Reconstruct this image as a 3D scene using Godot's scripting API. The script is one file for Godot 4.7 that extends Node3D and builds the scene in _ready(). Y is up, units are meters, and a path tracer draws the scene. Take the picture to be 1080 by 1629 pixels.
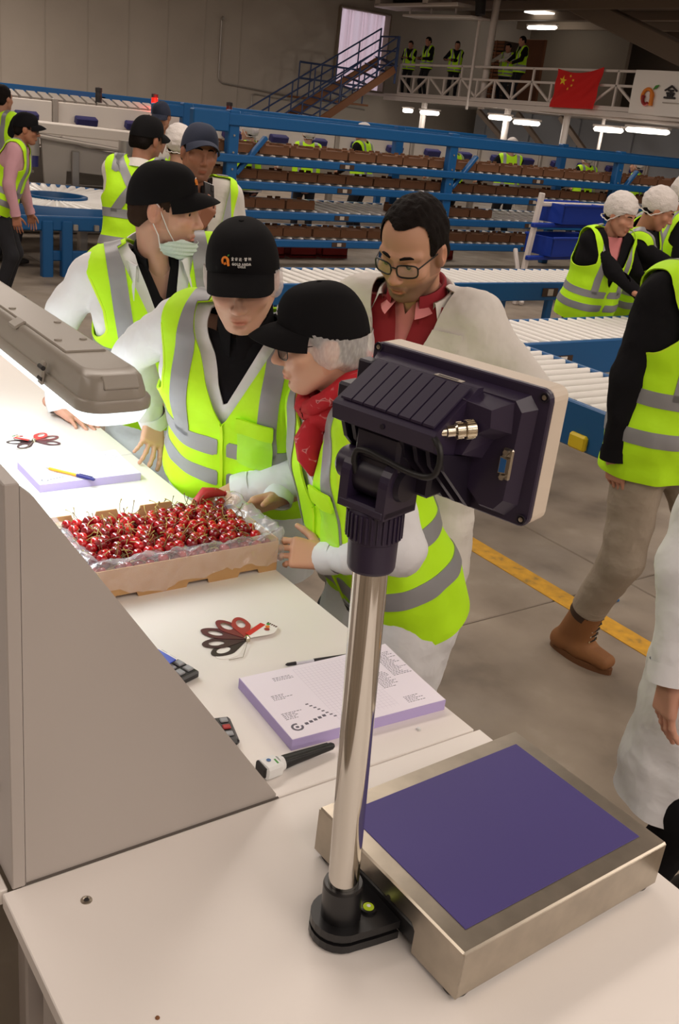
extends Node3D
# A fruit packing hall: inspection table with cherries, a platform scale in front, people in vests round the table, racks and a gallery behind.

var MT := {}
var taken := {}
var lamp_count := 0
var rng := RandomNumberGenerator.new()
var wrinkle: NoiseTexture2D
var fine_weave: NoiseTexture2D
var clouds: NoiseTexture2D
var fold_noise := FastNoiseLite.new()
var crumple := FastNoiseLite.new()

func _ready() -> void:
	rng.seed = 11
	# ---- camera
	var cam := Camera3D.new()
	cam.name = "camera"
	add_child(cam)
	cam.fov = 54.93
	cam.near = 0.05; cam.far = 200.0
	cam.transform = Transform3D(Basis(Vector3(0.8202, 0.1082, 0.5617), Vector3(0.133, 0.919, -0.3711), Vector3(-0.5564, 0.3791, 0.7394)).orthonormalized(), Vector3(0, 1.9, 0))
	cam.current = true
	# ---- environment and exposure
	var we := WorldEnvironment.new()
	we.name = "world"
	var env := Environment.new()
	env.background_mode = Environment.BG_COLOR
	env.background_color = Color(0.75, 0.78, 0.85)
	env.background_energy_multiplier = 3.0                      # daylight outside the curtained opening
	env.tonemap_mode = Environment.TONE_MAPPER_LINEAR
	env.tonemap_exposure = 1.0
	env.sdfgi_enabled = true; env.ssao_enabled = true; env.ssil_enabled = true
	we.environment = env
	add_child(we)
	# ---- the hall's own lamps: long light panels under the roof
	materials()
	# x, z, length along x, width, brightness
	for l in [[1.0, 2.6, 6.0, 2.4, 0.75], [-1.5, 8.2, 9.0, 2.0, 2.6], [11.0, 5.5, 7.0, 2.0, 2.2], [1.2, -5.0, 6.0, 1.2, 1.0], [6.5, 0.6, 2.4, 6.0, 0.9], [8.0, -7.5, 6.0, 1.2, 0.9], [3.0, -13.5, 6.0, 1.2, 1.2], [12.0, -14.5, 6.0, 1.2, 1.1], [4.5, -23.0, 6.0, 1.2, 3.4], [12.0, -21.0, 6.0, 1.2, 0.9], [26.3, -17.0, 1.0, 6.0, 0.35], [-4.5, -4.5, 1.2, 6.0, 0.9], [14.5, -4.0, 1.2, 6.0, 0.7]]:
		roof_lamp(Vector3(l[0], 5.12, l[1]), l[2], l[3], l[4])
	noises()
	hall()
	far_machines()
	gallery()
	conveyors()
	tables()
	scale_stand()
	table_things()
	inspection_lamp()
	fruit_box()
	crowd()

# ---------------------------------------------------------------- naming
func numbered(s: String) -> String:
	taken[s] = taken.get(s, -1) + 1
	return s if taken[s] == 0 else "%s_%03d" % [s, taken[s]]

func thing(called: String, label: String, category: String, at := Vector3.ZERO, turn := 0.0, group := "") -> Node3D:
	var o := Node3D.new()
	o.name = numbered(called)
	add_child(o)
	o.position = at; o.rotation.y = turn
	tag(o, label, category, group)
	return o

func tag(o: Node3D, label: String, category: String, group := "") -> void:
	o.set_meta("label", label); o.set_meta("category", category)
	if group: o.set_meta("group", group)

func part(parent: Node3D, called: String, g: Geo, m: String, label := "") -> MeshInstance3D:
	return part_mesh(parent, called, g.mesh(MT[m]), label)

func part_mesh(parent: Node3D, called: String, mesh: Mesh, label := "") -> MeshInstance3D:
	var o := MeshInstance3D.new()
	o.name = called
	o.mesh = mesh
	parent.add_child(o, true)
	if label: o.set_meta("label", label)
	return o

func single(called: String, label: String, category: String, g: Geo, m: String, at := Vector3.ZERO, turn := 0.0, group := "") -> MeshInstance3D:
	var o := part(self, numbered(called), g, m)
	o.position = at; o.rotation.y = turn
	tag(o, label, category, group)
	return o

func struct(called: String, g: Geo, m: String) -> MeshInstance3D:
	var o := part(self, numbered(called), g, m)
	o.set_meta("kind", "structure")
	return o

func struct_root(called: String) -> Node3D:
	var o := Node3D.new()
	o.name = numbered(called)
	add_child(o)
	o.set_meta("kind", "structure")
	return o

func copy_of(o: Node3D, at: Vector3, label := "") -> Node3D:
	var c: Node3D = o.duplicate()
	c.name = numbered(String(o.name).rstrip("0123456789").rstrip("_"))
	add_child(c)
	c.position = at
	if label: c.set_meta("label", label)
	return c

# ---------------------------------------------------------------- materials
func pm(key: String, col: Color, rough := 0.6, metal := 0.0) -> StandardMaterial3D:
	var m := StandardMaterial3D.new()
	m.resource_name = key
	m.albedo_color = col; m.roughness = rough; m.metallic = metal
	MT[key] = m
	return m

func rgb(r: int, g: int, b: int) -> Color:
	return Color(r / 255.0, g / 255.0, b / 255.0)

func noise_tex(size: int, freq: float, seed_: int, kind := FastNoiseLite.TYPE_SIMPLEX_SMOOTH, fr := FastNoiseLite.FRACTAL_FBM, oct := 4) -> NoiseTexture2D:
	var n := FastNoiseLite.new()
	n.seed = seed_; n.frequency = freq; n.noise_type = kind; n.fractal_type = fr; n.fractal_octaves = oct
	var t := NoiseTexture2D.new()
	t.width = size; t.height = size; t.seamless = true; t.noise = n
	return t

func ramp(stops: Array) -> Gradient:
	var g := Gradient.new()
	var o := PackedFloat32Array()
	var c := PackedColorArray()
	for s in stops: o.append(s[0]); c.append(s[1])
	g.offsets = o; g.colors = c
	return g

func tri_bump(m: StandardMaterial3D, t: Texture2D, scale_cm: float, rep: float, world := false) -> void:
	m.heightmap_enabled = true; m.heightmap_texture = t; m.heightmap_scale = scale_cm
	m.uv1_triplanar = true; m.uv1_world_triplanar = world; m.uv1_scale = Vector3.ONE * rep

func tri_color(m: StandardMaterial3D, t: Texture2D, rep: float, world := true) -> void:
	m.albedo_texture = t
	m.uv1_triplanar = true; m.uv1_world_triplanar = world; m.uv1_scale = Vector3.ONE * rep

func materials() -> void:
	wrinkle = noise_tex(512, 0.012, 5, FastNoiseLite.TYPE_SIMPLEX_SMOOTH, FastNoiseLite.FRACTAL_RIDGED, 3)
	fine_weave = noise_tex(256, 0.25, 7, FastNoiseLite.TYPE_SIMPLEX, FastNoiseLite.FRACTAL_FBM, 2)
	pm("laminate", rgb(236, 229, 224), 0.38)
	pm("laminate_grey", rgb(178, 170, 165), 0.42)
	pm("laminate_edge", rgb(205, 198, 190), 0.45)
	pm("crack", rgb(95, 88, 82), 0.9)
	pm("steel", rgb(196, 190, 182), 0.32, 1.0)
	var br := noise_tex(256, 0.02, 21)
	br.color_ramp = ramp([[0.0, rgb(180, 174, 165)], [1.0, rgb(200, 194, 184)]])
	tri_color(MT["steel"], br, 3.0, false)
	MT["steel"].albedo_color = Color(0.95, 0.93, 0.9)
	pm("chrome", rgb(205, 200, 192), 0.09, 1.0)
	pm("brass_steel", rgb(205, 195, 175), 0.2, 1.0)
	pm("blue_mat", rgb(62, 50, 118), 0.5)
	pm("indigo", rgb(44, 34, 58), 0.38)
	pm("indigo_dark", rgb(30, 24, 40), 0.42)
	pm("black_plastic", rgb(24, 23, 25), 0.32)
	pm("rubber", rgb(22, 21, 23), 0.5)
	pm("cream", rgb(208, 194, 178), 0.5)
	pm("sticker", rgb(176, 166, 156), 0.5)
	pm("print", rgb(50, 46, 48), 0.6)
	pm("port_blue", rgb(30, 90, 150), 0.4)
	pm("level_green", rgb(180, 205, 40), 0.15)
	pm("cardboard", rgb(188, 146, 98), 0.85)
	pm("cardboard_dark", rgb(128, 84, 52), 0.9)
	pm("stem", rgb(172, 150, 84), 0.6)
	pm("strut_brown", rgb(98, 82, 70), 0.7)
	pm("tray_brown", rgb(112, 74, 48), 0.9)
	pm("stem_brown", rgb(110, 80, 45), 0.7)
	for k in 3:
		var ch := pm("cherry%d" % k, [rgb(150, 10, 20), rgb(120, 6, 16), rgb(176, 20, 26)][k], 0.16)
		ch.clearcoat_enabled = true; ch.clearcoat = 0.6; ch.clearcoat_roughness = 0.08
	var film := pm("film", Color(0.95, 0.92, 0.95, 0.2), 0.18)
	film.transparency = BaseMaterial3D.TRANSPARENCY_ALPHA
	film.cull_mode = BaseMaterial3D.CULL_DISABLED
	pm("lamp_shell", rgb(148, 140, 130), 0.3)
	var df := pm("diffuser", Color(0.95, 1.0, 1.0), 0.3)
	df.emission_enabled = true; df.emission = Color(0.92, 0.98, 1.0); df.emission_energy_multiplier = 1.1
	var gl := pm("lamp_glow", Color(1, 1, 1), 0.5)
	gl.emission_enabled = true; gl.emission = Color(1.0, 0.97, 0.92); gl.emission_energy_multiplier = 1.6
	var rf := pm("roof_glow", Color(1, 1, 1), 0.5)
	rf.emission_enabled = true; rf.emission = Color(1.0, 0.95, 0.9); rf.emission_energy_multiplier = 1.0
	pm("paper", rgb(236, 228, 240), 0.7)
	pm("paper_edge", rgb(186, 170, 220), 0.8)
	pm("white_plastic", rgb(225, 225, 225), 0.4)
	pm("white_card", rgb(238, 232, 226), 0.5)
	pm("blue_plastic", rgb(24, 60, 190), 0.4)
	pm("navy_cap", rgb(34, 30, 110), 0.35)
	pm("yellow_pen", rgb(226, 160, 20), 0.35)
	pm("key_grey", rgb(150, 150, 155), 0.5)
	pm("key_red", rgb(170, 40, 40), 0.5)
	for k in 6: pm("swatch%d" % k, [rgb(205, 30, 30), rgb(160, 45, 42), rgb(118, 36, 42), rgb(84, 28, 40), rgb(60, 26, 34), rgb(42, 22, 28)][k], 0.4)
	# the hall
	var wl := pm("wall_panel", rgb(196, 186, 174), 0.75)
	var wt := noise_tex(512, 0.004, 31)
	wt.color_ramp = ramp([[0.0, rgb(168, 158, 147)], [1.0, rgb(182, 172, 161)]])
	tri_color(wl, wt, 0.12); wl.albedo_color = Color.WHITE
	pm("wall_seam", rgb(166, 157, 146), 0.8)
	pm("wall_dim", rgb(138, 126, 112), 0.8)
	pm("wall_blue", rgb(150, 152, 158), 0.8)
	pm("roof", rgb(120, 106, 92), 0.8)
	pm("beam", rgb(150, 134, 118), 0.8)
	var fl := pm("concrete", Color.WHITE, 0.55)
	var ft := noise_tex(1024, 0.006, 41, FastNoiseLite.TYPE_SIMPLEX_SMOOTH, FastNoiseLite.FRACTAL_FBM, 6)
	ft.color_ramp = ramp([[0.0, rgb(112, 100, 88)], [0.3, rgb(134, 121, 107)], [0.5, rgb(142, 129, 115)], [0.75, rgb(149, 136, 121)], [1.0, rgb(164, 152, 138)]])
	tri_color(fl, ft, 0.3)
	var fr := noise_tex(512, 0.01, 43)
	fr.color_ramp = ramp([[0.0, Color(0.4, 0.4, 0.4)], [1.0, Color(0.75, 0.75, 0.75)]])
	fl.roughness_texture = fr
	fl.roughness = 1.0
	pm("joint", rgb(62, 54, 47), 0.9)
	var yl := pm("yellow_line", Color.WHITE, 0.6)
	var yt := noise_tex(512, 0.02, 45, FastNoiseLite.TYPE_SIMPLEX_SMOOTH, FastNoiseLite.FRACTAL_FBM, 5)
	yt.color_ramp = ramp([[0.0, rgb(140, 112, 62)], [0.3, rgb(196, 146, 38)], [1.0, rgb(224, 166, 36)]])
	tri_color(yl, yt, 1.2)
	pm("rack_blue", rgb(14, 84, 140), 0.4)
	pm("deep_blue", rgb(16, 52, 150), 0.45)
	pm("bin_blue", rgb(34, 34, 92), 0.5)
	pm("roller", rgb(226, 222, 218), 0.35)
	pm("machine_white", rgb(216, 208, 200), 0.45)
	pm("machine_grey", rgb(158, 150, 142), 0.45)
	pm("galv", rgb(170, 164, 158), 0.35, 0.6)
	pm("dark", rgb(40, 36, 36), 0.7)
	pm("white_paint", rgb(214, 204, 198), 0.5)
	pm("rust_brown", rgb(124, 78, 46), 0.7)
	pm("stair_blue", rgb(48, 66, 108), 0.5)
	pm("red_paint", rgb(150, 28, 26), 0.5)
	pm("warning_yellow", rgb(220, 190, 30), 0.5)
	var tr := pm("red_lens", rgb(220, 40, 30), 0.3)
	tr.emission_enabled = true; tr.emission = Color(1.0, 0.12, 0.06); tr.emission_energy_multiplier = 1.2
	pm("red_lens_off", rgb(90, 24, 22), 0.3)
	var cu := pm("curtain", rgb(228, 205, 205), 0.7)
	cu.backlight_enabled = true; cu.backlight = Color(0.8, 0.7, 0.7)
	cu.cull_mode = BaseMaterial3D.CULL_DISABLED
	# people
	var cw := pm("coat", rgb(226, 226, 230), 0.85)
	tri_bump(cw, wrinkle, 0.4, 1.1)
	var cg := pm("coat_cream", rgb(218, 212, 206), 0.85)
	tri_bump(cg, wrinkle, 0.4, 1.1)
	var vy := pm("vest", rgb(196, 255, 16), 0.7)
	tri_bump(vy, wrinkle, 0.25, 1.1)
	pm("vest_trim", rgb(206, 250, 30), 0.6)
	var st := pm("stripe", rgb(150, 150, 154), 0.42)
	st.metallic = 0.15
	pm("pocket_film", Color(0.72, 1.0, 0.25), 0.25)
	pm("black_cloth", rgb(24, 23, 26), 0.9)
	tri_bump(MT["black_cloth"], wrinkle, 0.3, 1.1)
	pm("cap_black", rgb(20, 19, 21), 0.85)
	tri_bump(MT["cap_black"], fine_weave, 0.05, 20.0)
	pm("cap_navy", rgb(36, 42, 62), 0.85)
	pm("red_jacket", rgb(138, 16, 32), 0.8)
	pm("pink_shirt", rgb(214, 130, 132), 0.8)
	pm("pink_check", rgb(200, 150, 160), 0.85)
	pm("beige_trousers", rgb(160, 147, 132), 0.9)
	tri_bump(MT["beige_trousers"], wrinkle, 0.4, 1.3)
	pm("grey_trousers", rgb(165, 160, 162), 0.9)
	pm("jeans", rgb(84, 94, 98), 0.9)
	tri_bump(MT["jeans"], wrinkle, 0.4, 1.3)
	pm("dark_trousers", rgb(30, 30, 36), 0.9)
	pm("leather", rgb(142, 94, 54), 0.7)
	tri_bump(MT["leather"], fine_weave, 0.08, 8.0)
	pm("leather_dark", rgb(62, 42, 30), 0.7)
	pm("sole", rgb(110, 70, 40), 0.8)
	pm("shoe", rgb(40, 36, 36), 0.6)
	pm("lace", rgb(40, 30, 24), 0.8)
	pm("hair_dark", rgb(21, 15, 13), 0.75)
	tri_bump(MT["hair_dark"], noise_tex(256, 0.08, 61), 0.12, 9.0)
	pm("hair_brown", rgb(50, 35, 27), 0.75)
	for k in ["hair_dark", "hair_brown", "cap_black", "black_cloth"]: MT[k].metallic_specular = 0.25
	pm("grey_hair", rgb(110, 100, 94), 0.6)
	pm("glasses", rgb(20, 20, 26), 0.3)
	var le := pm("lens", Color(0.9, 0.95, 0.9, 0.08), 0.05)
	le.transparency = BaseMaterial3D.TRANSPARENCY_ALPHA
	pm("eye_white", rgb(215, 208, 202), 0.25)
	pm("iris", rgb(38, 26, 20), 0.15)
	pm("mask", rgb(206, 220, 216), 0.85)
	pm("ear_loop", rgb(225, 225, 225), 0.8)
	pm("net_white", rgb(220, 212, 208), 0.85)
	tri_bump(MT["net_white"], wrinkle, 0.25, 7.0)
	var nt := pm("net_sheer", Color.WHITE, 0.8)
	var ni := noise_tex(512, 0.035, 63, FastNoiseLite.TYPE_CELLULAR, FastNoiseLite.FRACTAL_RIDGED, 2)
	ni.color_ramp = ramp([[0.0, Color(0.9, 0.88, 0.88, 0.62)], [0.5, Color(0.93, 0.91, 0.91, 0.42)], [1.0, Color(0.97, 0.95, 0.95, 0.3)]])
	nt.albedo_texture = ni
	nt.uv1_triplanar = true; nt.uv1_scale = Vector3(9.0, 3.0, 9.0)
	nt.transparency = BaseMaterial3D.TRANSPARENCY_ALPHA
	nt.cull_mode = BaseMaterial3D.CULL_DISABLED
	var sc := pm("scarf", Color.WHITE, 0.8)
	var si := noise_tex(256, 0.03, 65, FastNoiseLite.TYPE_CELLULAR, FastNoiseLite.FRACTAL_NONE, 1)
	si.color_ramp = ramp([[0.0, rgb(180, 24, 36)], [0.72, rgb(190, 26, 40)], [0.8, rgb(225, 190, 185)], [0.88, rgb(120, 20, 30)], [1.0, rgb(190, 30, 40)]])
	tri_color(sc, si, 5.0, false)
	for k in 2:
		var sk := pm("skin" if k == 0 else "skin_flat", Color.WHITE, 0.55)
		sk.vertex_color_use_as_albedo = true
		sk.subsurf_scatter_enabled = true; sk.subsurf_scatter_strength = 0.06
	var lg := pm("logo_orange", rgb(232, 132, 36), 0.6)
	pm("logo_white", rgb(225, 222, 218), 0.6)
	pm("logo_green", rgb(70, 150, 60), 0.6)
	pm("phone", rgb(26, 20, 20), 0.15)

func noises() -> void:
	fold_noise.seed = 3; fold_noise.frequency = 5.5; fold_noise.fractal_octaves = 2
	crumple.seed = 9; crumple.frequency = 14.0; crumple.fractal_octaves = 3

func roof_lamp(at: Vector3, lx: float, lz: float, e: float) -> void:
	var over: String = ["over the cream table", "over the front left wall", "over the right front corner", "over the far white table", "over the walking man", "over the roller conveyors", "over the curved conveyor", "over the right part of the flow rack", "before the back wall", "before the staircase", "deep over the gallery", "over the left aisle", "over the hair net workers"][lamp_count % 13]
	lamp_count += 1
	var t := thing("roof_light", "long glowing light panel under the roof, " + over, "light", at, 0.0, "light panels under the roof")
	part(t, "frame", Geo.new().box(Vector3(0, 0.03, 0), Vector3(lx + 0.1, 0.06, lz + 0.1), Basis(), 0.01), "white_paint")
	part(t, "diffuser", Geo.new().box(Vector3(0, -0.005, 0), Vector3(lx, 0.02, lz)), "roof_glow")
	var a := AreaLight3D.new()
	a.name = "panel_lamp"
	a.area_size = Vector2(lx, lz)
	a.light_color = Color(1.0, 0.945, 0.895)
	a.light_energy = e * LAMP_E
	a.shadow_enabled = true
	a.area_range = 60.0
	t.add_child(a)
	a.position = Vector3(0, -0.03, 0)
	a.rotation_degrees.x = -90.0

const LAMP_E := 15.0

# ---------------------------------------------------------------- geometry collector
class Geo:
	var v := PackedVector3Array()
	var n := PackedVector3Array()
	var c := PackedColorArray()
	var uv := PackedVector2Array()
	var i := PackedInt32Array()
	var use_uv := false
	func vert(p: Vector3, nn: Vector3, t := Vector2.ZERO) -> int:
		v.append(p); n.append(nn); uv.append(t)
		return v.size() - 1
	func tri(a: int, b: int, cc: int) -> void:
		var f := (v[cc] - v[a]).cross(v[b] - v[a])
		if f.dot(n[a] + n[b] + n[cc]) < 0.0:
			i.append(a); i.append(cc); i.append(b)
		else:
			i.append(a); i.append(b); i.append(cc)
	func poly(pts: Array, nn: Vector3) -> Geo:                # flat convex polygon
		var k := v.size()
		for p in pts: vert(p, nn)
		for j in range(1, pts.size() - 1): tri(k, k + j, k + j + 1)
		return self
	func quad(a: Vector3, b: Vector3, cc: Vector3, d: Vector3) -> Geo:
		var nn := (cc - a).cross(b - a)
		if nn.length_squared() < 1e-16: nn = (d - a).cross(cc - a)
		nn = nn.normalized()
		var k := v.size()
		vert(a, nn, Vector2(0, 0)); vert(b, nn, Vector2(1, 0)); vert(cc, nn, Vector2(1, 1)); vert(d, nn, Vector2(0, 1))
		i.append_array(PackedInt32Array([k, k + 1, k + 2, k, k + 2, k + 3]))
		return self
	# chamfered box at a transform
	func box(at: Vector3, s: Vector3, b := Basis(), ch := 0.0) -> Geo:
		var h := s * 0.5
		ch = minf(ch, minf(h.x, minf(h.y, h.z)) * 0.9)
		for ax in 3:
			for sg: float in [-1.0, 1.0]:
				var nn := Vector3.ZERO; nn[ax] = sg
				var u := (ax + 1) % 3
				var w := (ax + 2) % 3
				var pts := []
				for q: Vector2 in [Vector2(-1, -1), Vector2(1, -1), Vector2(1, 1), Vector2(-1, 1)]:
					var p := Vector3.ZERO
					p[ax] = sg * h[ax]; p[u] = q.x * (h[u] - ch); p[w] = q.y * (h[w] - ch)
					pts.append(at + b * p)
				poly(pts, (b * nn).normalized())
		if ch > 0.0:
			for ax in 3:
				var u := (ax + 1) % 3
				var w := (ax + 2) % 3
				for su: float in [-1.0, 1.0]:
					for sw: float in [-1.0, 1.0]:
						var p := []
						for e: float in [-1.0, 1.0]:
							var a := Vector3.ZERO; a[ax] = e * (h[ax] - ch); a[u] = su * h[u]; a[w] = sw * (h[w] - ch)
							var d := Vector3.ZERO; d[ax] = e * (h[ax] - ch); d[u] = su * (h[u] - ch); d[w] = sw * h[w]
							p.append(at + b * a); p.append(at + b * d)
						var nn := Vector3.ZERO; nn[u] = su; nn[w] = sw
						poly([p[0], p[1], p[3], p[2]], (b * nn).normalized())
			for sx: float in [-1.0, 1.0]:
				for sy: float in [-1.0, 1.0]:
					for sz: float in [-1.0, 1.0]:
						var sv := Vector3(sx, sy, sz)
						var pts := []
						for ax in 3:
							var p := sv * (h - Vector3.ONE * ch); p[ax] = sv[ax] * h[ax]
							pts.append(at + b * p)
						poly(pts, (b * sv).normalized())
		return self
	# box between two points: a bar of rectangular section
	func bar(a: Vector3, b: Vector3, w: float, h: float, up := Vector3.UP, ch := 0.0) -> Geo:
		var z := (b - a).normalized()
		if absf(z.dot(up)) > 0.98: up = Vector3.RIGHT
		var x := up.cross(z).normalized()
		var y := z.cross(x)
		return box((a + b) * 0.5, Vector3(w, h, a.distance_to(b)), Basis(x, y, z), ch)
	func cyl(a: Vector3, b: Vector3, ra: float, rb: float, m := 12, caps := true) -> Geo:
		return sweep([a, b], [ra, rb], m, caps)
	# tube along a path with radii
	func sweep(path: Array, rad: Array, m := 10, caps := true, fl := 1.0) -> Geo:
		var k := v.size()
		var cnt := path.size()
		var t0: Vector3 = (path[1] - path[0]).normalized()
		var x := t0.cross(Vector3.UP if absf(t0.y) < 0.95 else Vector3.RIGHT).normalized()
		for j in cnt:
			var t: Vector3 = (path[mini(j + 1, cnt - 1)] - path[maxi(j - 1, 0)]).normalized()
			x = (x - t * x.dot(t)).normalized()
			var y := t.cross(x)
			var r: float = rad[mini(j, rad.size() - 1)]
			for q in m:
				var a := TAU * q / m
				var d := x * cos(a) + y * sin(a) * fl
				vert(path[j] + d * r, (x * cos(a) * fl + y * sin(a)).normalized(), Vector2(float(q) / m, float(j) / (cnt - 1)))
		for j in cnt - 1:
			for q in m:
				var q2 := (q + 1) % m
				tri(k + j * m + q, k + j * m + q2, k + (j + 1) * m + q)
				tri(k + j * m + q2, k + (j + 1) * m + q2, k + (j + 1) * m + q)
		if caps:
			for e in 2:
				var row := k + (cnt - 1) * m * e
				var nn: Vector3 = (path[cnt - 1] - path[cnt - 2]).normalized() if e else (path[0] - path[1]).normalized()
				var pts := []
				for q in m: pts.append(v[row + q])
				poly(pts, nn)
		return self
	# surface of revolution: profile of Vector2(r, h), hard edges where the profile turns sharply
	func lathe(prof: Array, at := Vector3.ZERO, axis := Vector3.UP, m := 24) -> Geo:
		var x := axis.cross(Vector3.RIGHT if absf(axis.x) < 0.9 else Vector3.FORWARD).normalized()
		var z := x.cross(axis).normalized()
		for j in prof.size() - 1:
			var p: Vector2 = prof[j]
			var q: Vector2 = prof[j + 1]
			var d := (q - p).normalized()
			var k := v.size()
			for s in m + 1:
				var a := TAU * s / m
				var dir := x * cos(a) + z * sin(a)
				var nn := (dir * d.y - axis * d.x).normalized()
				vert(at + dir * p.x + axis * p.y, nn, Vector2(float(s) / m, 0)); vert(at + dir * q.x + axis * q.y, nn, Vector2(float(s) / m, 1))
			for s in m:
				if p.x > 1e-6: tri(k + s * 2, k + s * 2 + 2, k + s * 2 + 1)
				if q.x > 1e-6: tri(k + s * 2 + 2, k + s * 2 + 3, k + s * 2 + 1)
		return self
	# extrude a polygon (may be concave, holes bridged by the caller) given in the xy plane of t, from z0 to z1
	func prism(poly2: PackedVector2Array, z0: float, z1: float, t := Transform3D()) -> Geo:
		var ts := Geometry2D.triangulate_polygon(poly2)
		for e in 2:
			var k := v.size()
			var nn := (t.basis.z * (1.0 if e else -1.0)).normalized()
			for p in poly2: vert(t * Vector3(p.x, p.y, z1 if e else z0), nn, p)
			for j in range(0, ts.size(), 3): tri(k + ts[j], k + ts[j + 1], k + ts[j + 2])
		var area := 0.0
		var m := poly2.size()
		for j in m: area += poly2[j].cross(poly2[(j + 1) % m])
		for j in m:
			var a := poly2[j]
			var b := poly2[(j + 1) % m]
			var d := (b - a).normalized()
			var nn := (t.basis * Vector3(d.y, -d.x, 0) * signf(area)).normalized()
			var k := v.size()
			vert(t * Vector3(a.x, a.y, z0), nn); vert(t * Vector3(b.x, b.y, z0), nn); vert(t * Vector3(b.x, b.y, z1), nn); vert(t * Vector3(a.x, a.y, z1), nn)
			tri(k, k + 1, k + 2); tri(k, k + 2, k + 3)
		return self
	# grid of points rows x cols, smooth
	func grid(rows: Array, closed := false, flip := false) -> Geo:
		var k := v.size()
		var nr := rows.size()
		var nc: int = rows[0].size()
		for r in nr:
			for q in nc:
				var q0 := (q - 1 + nc) % nc if closed else maxi(q - 1, 0)
				var q1 := (q + 1) % nc if closed else mini(q + 1, nc - 1)
				var du: Vector3 = rows[r][q1] - rows[r][q0]
				var dv: Vector3 = rows[mini(r + 1, nr - 1)][q] - rows[maxi(r - 1, 0)][q]
				var nn := du.cross(dv).normalized() * (-1.0 if flip else 1.0)
				if nn == Vector3.ZERO: nn = Vector3.UP
				vert(rows[r][q], nn, Vector2(float(q) / maxf(1, nc - 1), float(r) / (nr - 1)))
		for r in nr - 1:
			for q in (nc if closed else nc - 1):
				var q2 := (q + 1) % nc
				tri(k + r * nc + q, k + r * nc + q2, k + (r + 1) * nc + q)
				tri(k + r * nc + q2, k + (r + 1) * nc + q2, k + (r + 1) * nc + q)
		return self
	# a sheet made solid: the grid, its back at -th along the normal, and the rim
	func sheet(rows: Array, th: float) -> Geo:
		var g := Geo.new().grid(rows)
		add(Geo.solid(g, th))
		return self
	static func solid(g: Geo, th: float) -> Geo:
		var o := Geo.new()
		o.add(g)
		var k := g.v.size()
		for j in k: o.vert(g.v[j] - g.n[j] * th, -g.n[j], g.uv[j])
		if g.c.size(): o.c.append_array(g.c)
		var ed := {}
		for j in range(0, g.i.size(), 3):
			var t := [g.i[j], g.i[j + 1], g.i[j + 2]]
			o.i.append_array(PackedInt32Array([t[0] + k, t[2] + k, t[1] + k]))
			for e in 3:
				var a: int = t[e]
				var b: int = t[(e + 1) % 3]
				var key := mini(a, b) * 1000000 + maxi(a, b)
				ed[key] = ed.get(key, 0) + 1
		for j in range(0, g.i.size(), 3):
			for e in 3:
				var a := g.i[j + e]
				var b := g.i[j + (e + 1) % 3]
				if ed[mini(a, b) * 1000000 + maxi(a, b)] == 1:
					var q := o.v.size()
					var pa := g.v[a]
					var pb := g.v[b]
					var nn := (pb - pa).cross(g.n[a]).normalized()
					o.vert(pa, nn); o.vert(pb, nn); o.vert(pb - g.n[b] * th, nn); o.vert(pa - g.n[a] * th, nn)
					if o.c.size():
						for z in 2: o.c.append(g.c[a]); o.c.append(g.c[b])
					o.tri(q, q + 1, q + 2); o.tri(q, q + 2, q + 3)
		return o
	func add(g: Geo, t := Transform3D()) -> Geo:
		var k := v.size()
		if t == Transform3D():
			v.append_array(g.v); n.append_array(g.n)
		else:
			for p in g.v: v.append(t * p)
			for q in g.n: n.append((t.basis * q).normalized())
		uv.append_array(g.uv)
		if g.c.size():
			while c.size() < k: c.append(Color.WHITE)
			c.append_array(g.c)
		for q in g.i: i.append(q + k)
		return self
	func moved(t: Transform3D) -> Geo:
		return Geo.new().add(self, t)
	func smooth() -> Geo:
		var s := PackedVector3Array(); s.resize(v.size())
		for j in range(0, i.size(), 3):
			var f := (v[i[j + 2]] - v[i[j]]).cross(v[i[j + 1]] - v[i[j]])
			s[i[j]] += f; s[i[j + 1]] += f; s[i[j + 2]] += f
		for j in s.size():
			if s[j].length_squared() > 0.0: n[j] = s[j].normalized()
		return self
	# push the vertices along their normals by noise
	func ruffle(ns: FastNoiseLite, amp: float, sc := Vector3.ONE) -> Geo:
		for j in v.size():
			var p := v[j] * sc
			v[j] += n[j] * ns.get_noise_3dv(p) * amp
		return smooth()
	func paint(f: Callable) -> Geo:
		c.resize(v.size())
		for j in v.size(): c[j] = f.call(v[j], n[j])
		return self
	# keep what lies where f > 0, cutting the triangles
	func clip(f: Callable) -> Geo:
		var o := Geo.new()
		var val := PackedFloat32Array(); val.resize(v.size())
		for j in v.size(): val[j] = f.call(v[j])
		var map := PackedInt32Array(); map.resize(v.size()); map.fill(-1)
		var col := c.size() > 0
		var cut := {}
		for j in range(0, i.size(), 3):
			var out := []
			for e in 3:
				var a := i[j + e]
				var b := i[j + (e + 1) % 3]
				if val[a] > 0.0:
					if map[a] < 0:
						map[a] = o.vert(v[a], n[a], uv[a])
						if col: o.c.append(c[a])
					out.append(map[a])
				if (val[a] > 0.0) != (val[b] > 0.0):
					var key := mini(a, b) * 1000000 + maxi(a, b)
					if not cut.has(key):
						var t := val[a] / (val[a] - val[b])
						cut[key] = o.vert(v[a].lerp(v[b], t), n[a].lerp(n[b], t).normalized(), uv[a].lerp(uv[b], t))
						if col: o.c.append(c[a].lerp(c[b], t))
					out.append(cut[key])
			for e in range(1, out.size() - 1):
				o.i.append(out[0]); o.i.append(out[e]); o.i.append(out[e + 1])
		return o
	func puff(d: float) -> Geo:                              # moved outward along the normals
		var o := Geo.new().add(self)
		for j in o.v.size(): o.v[j] += o.n[j] * d
		return o
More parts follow.
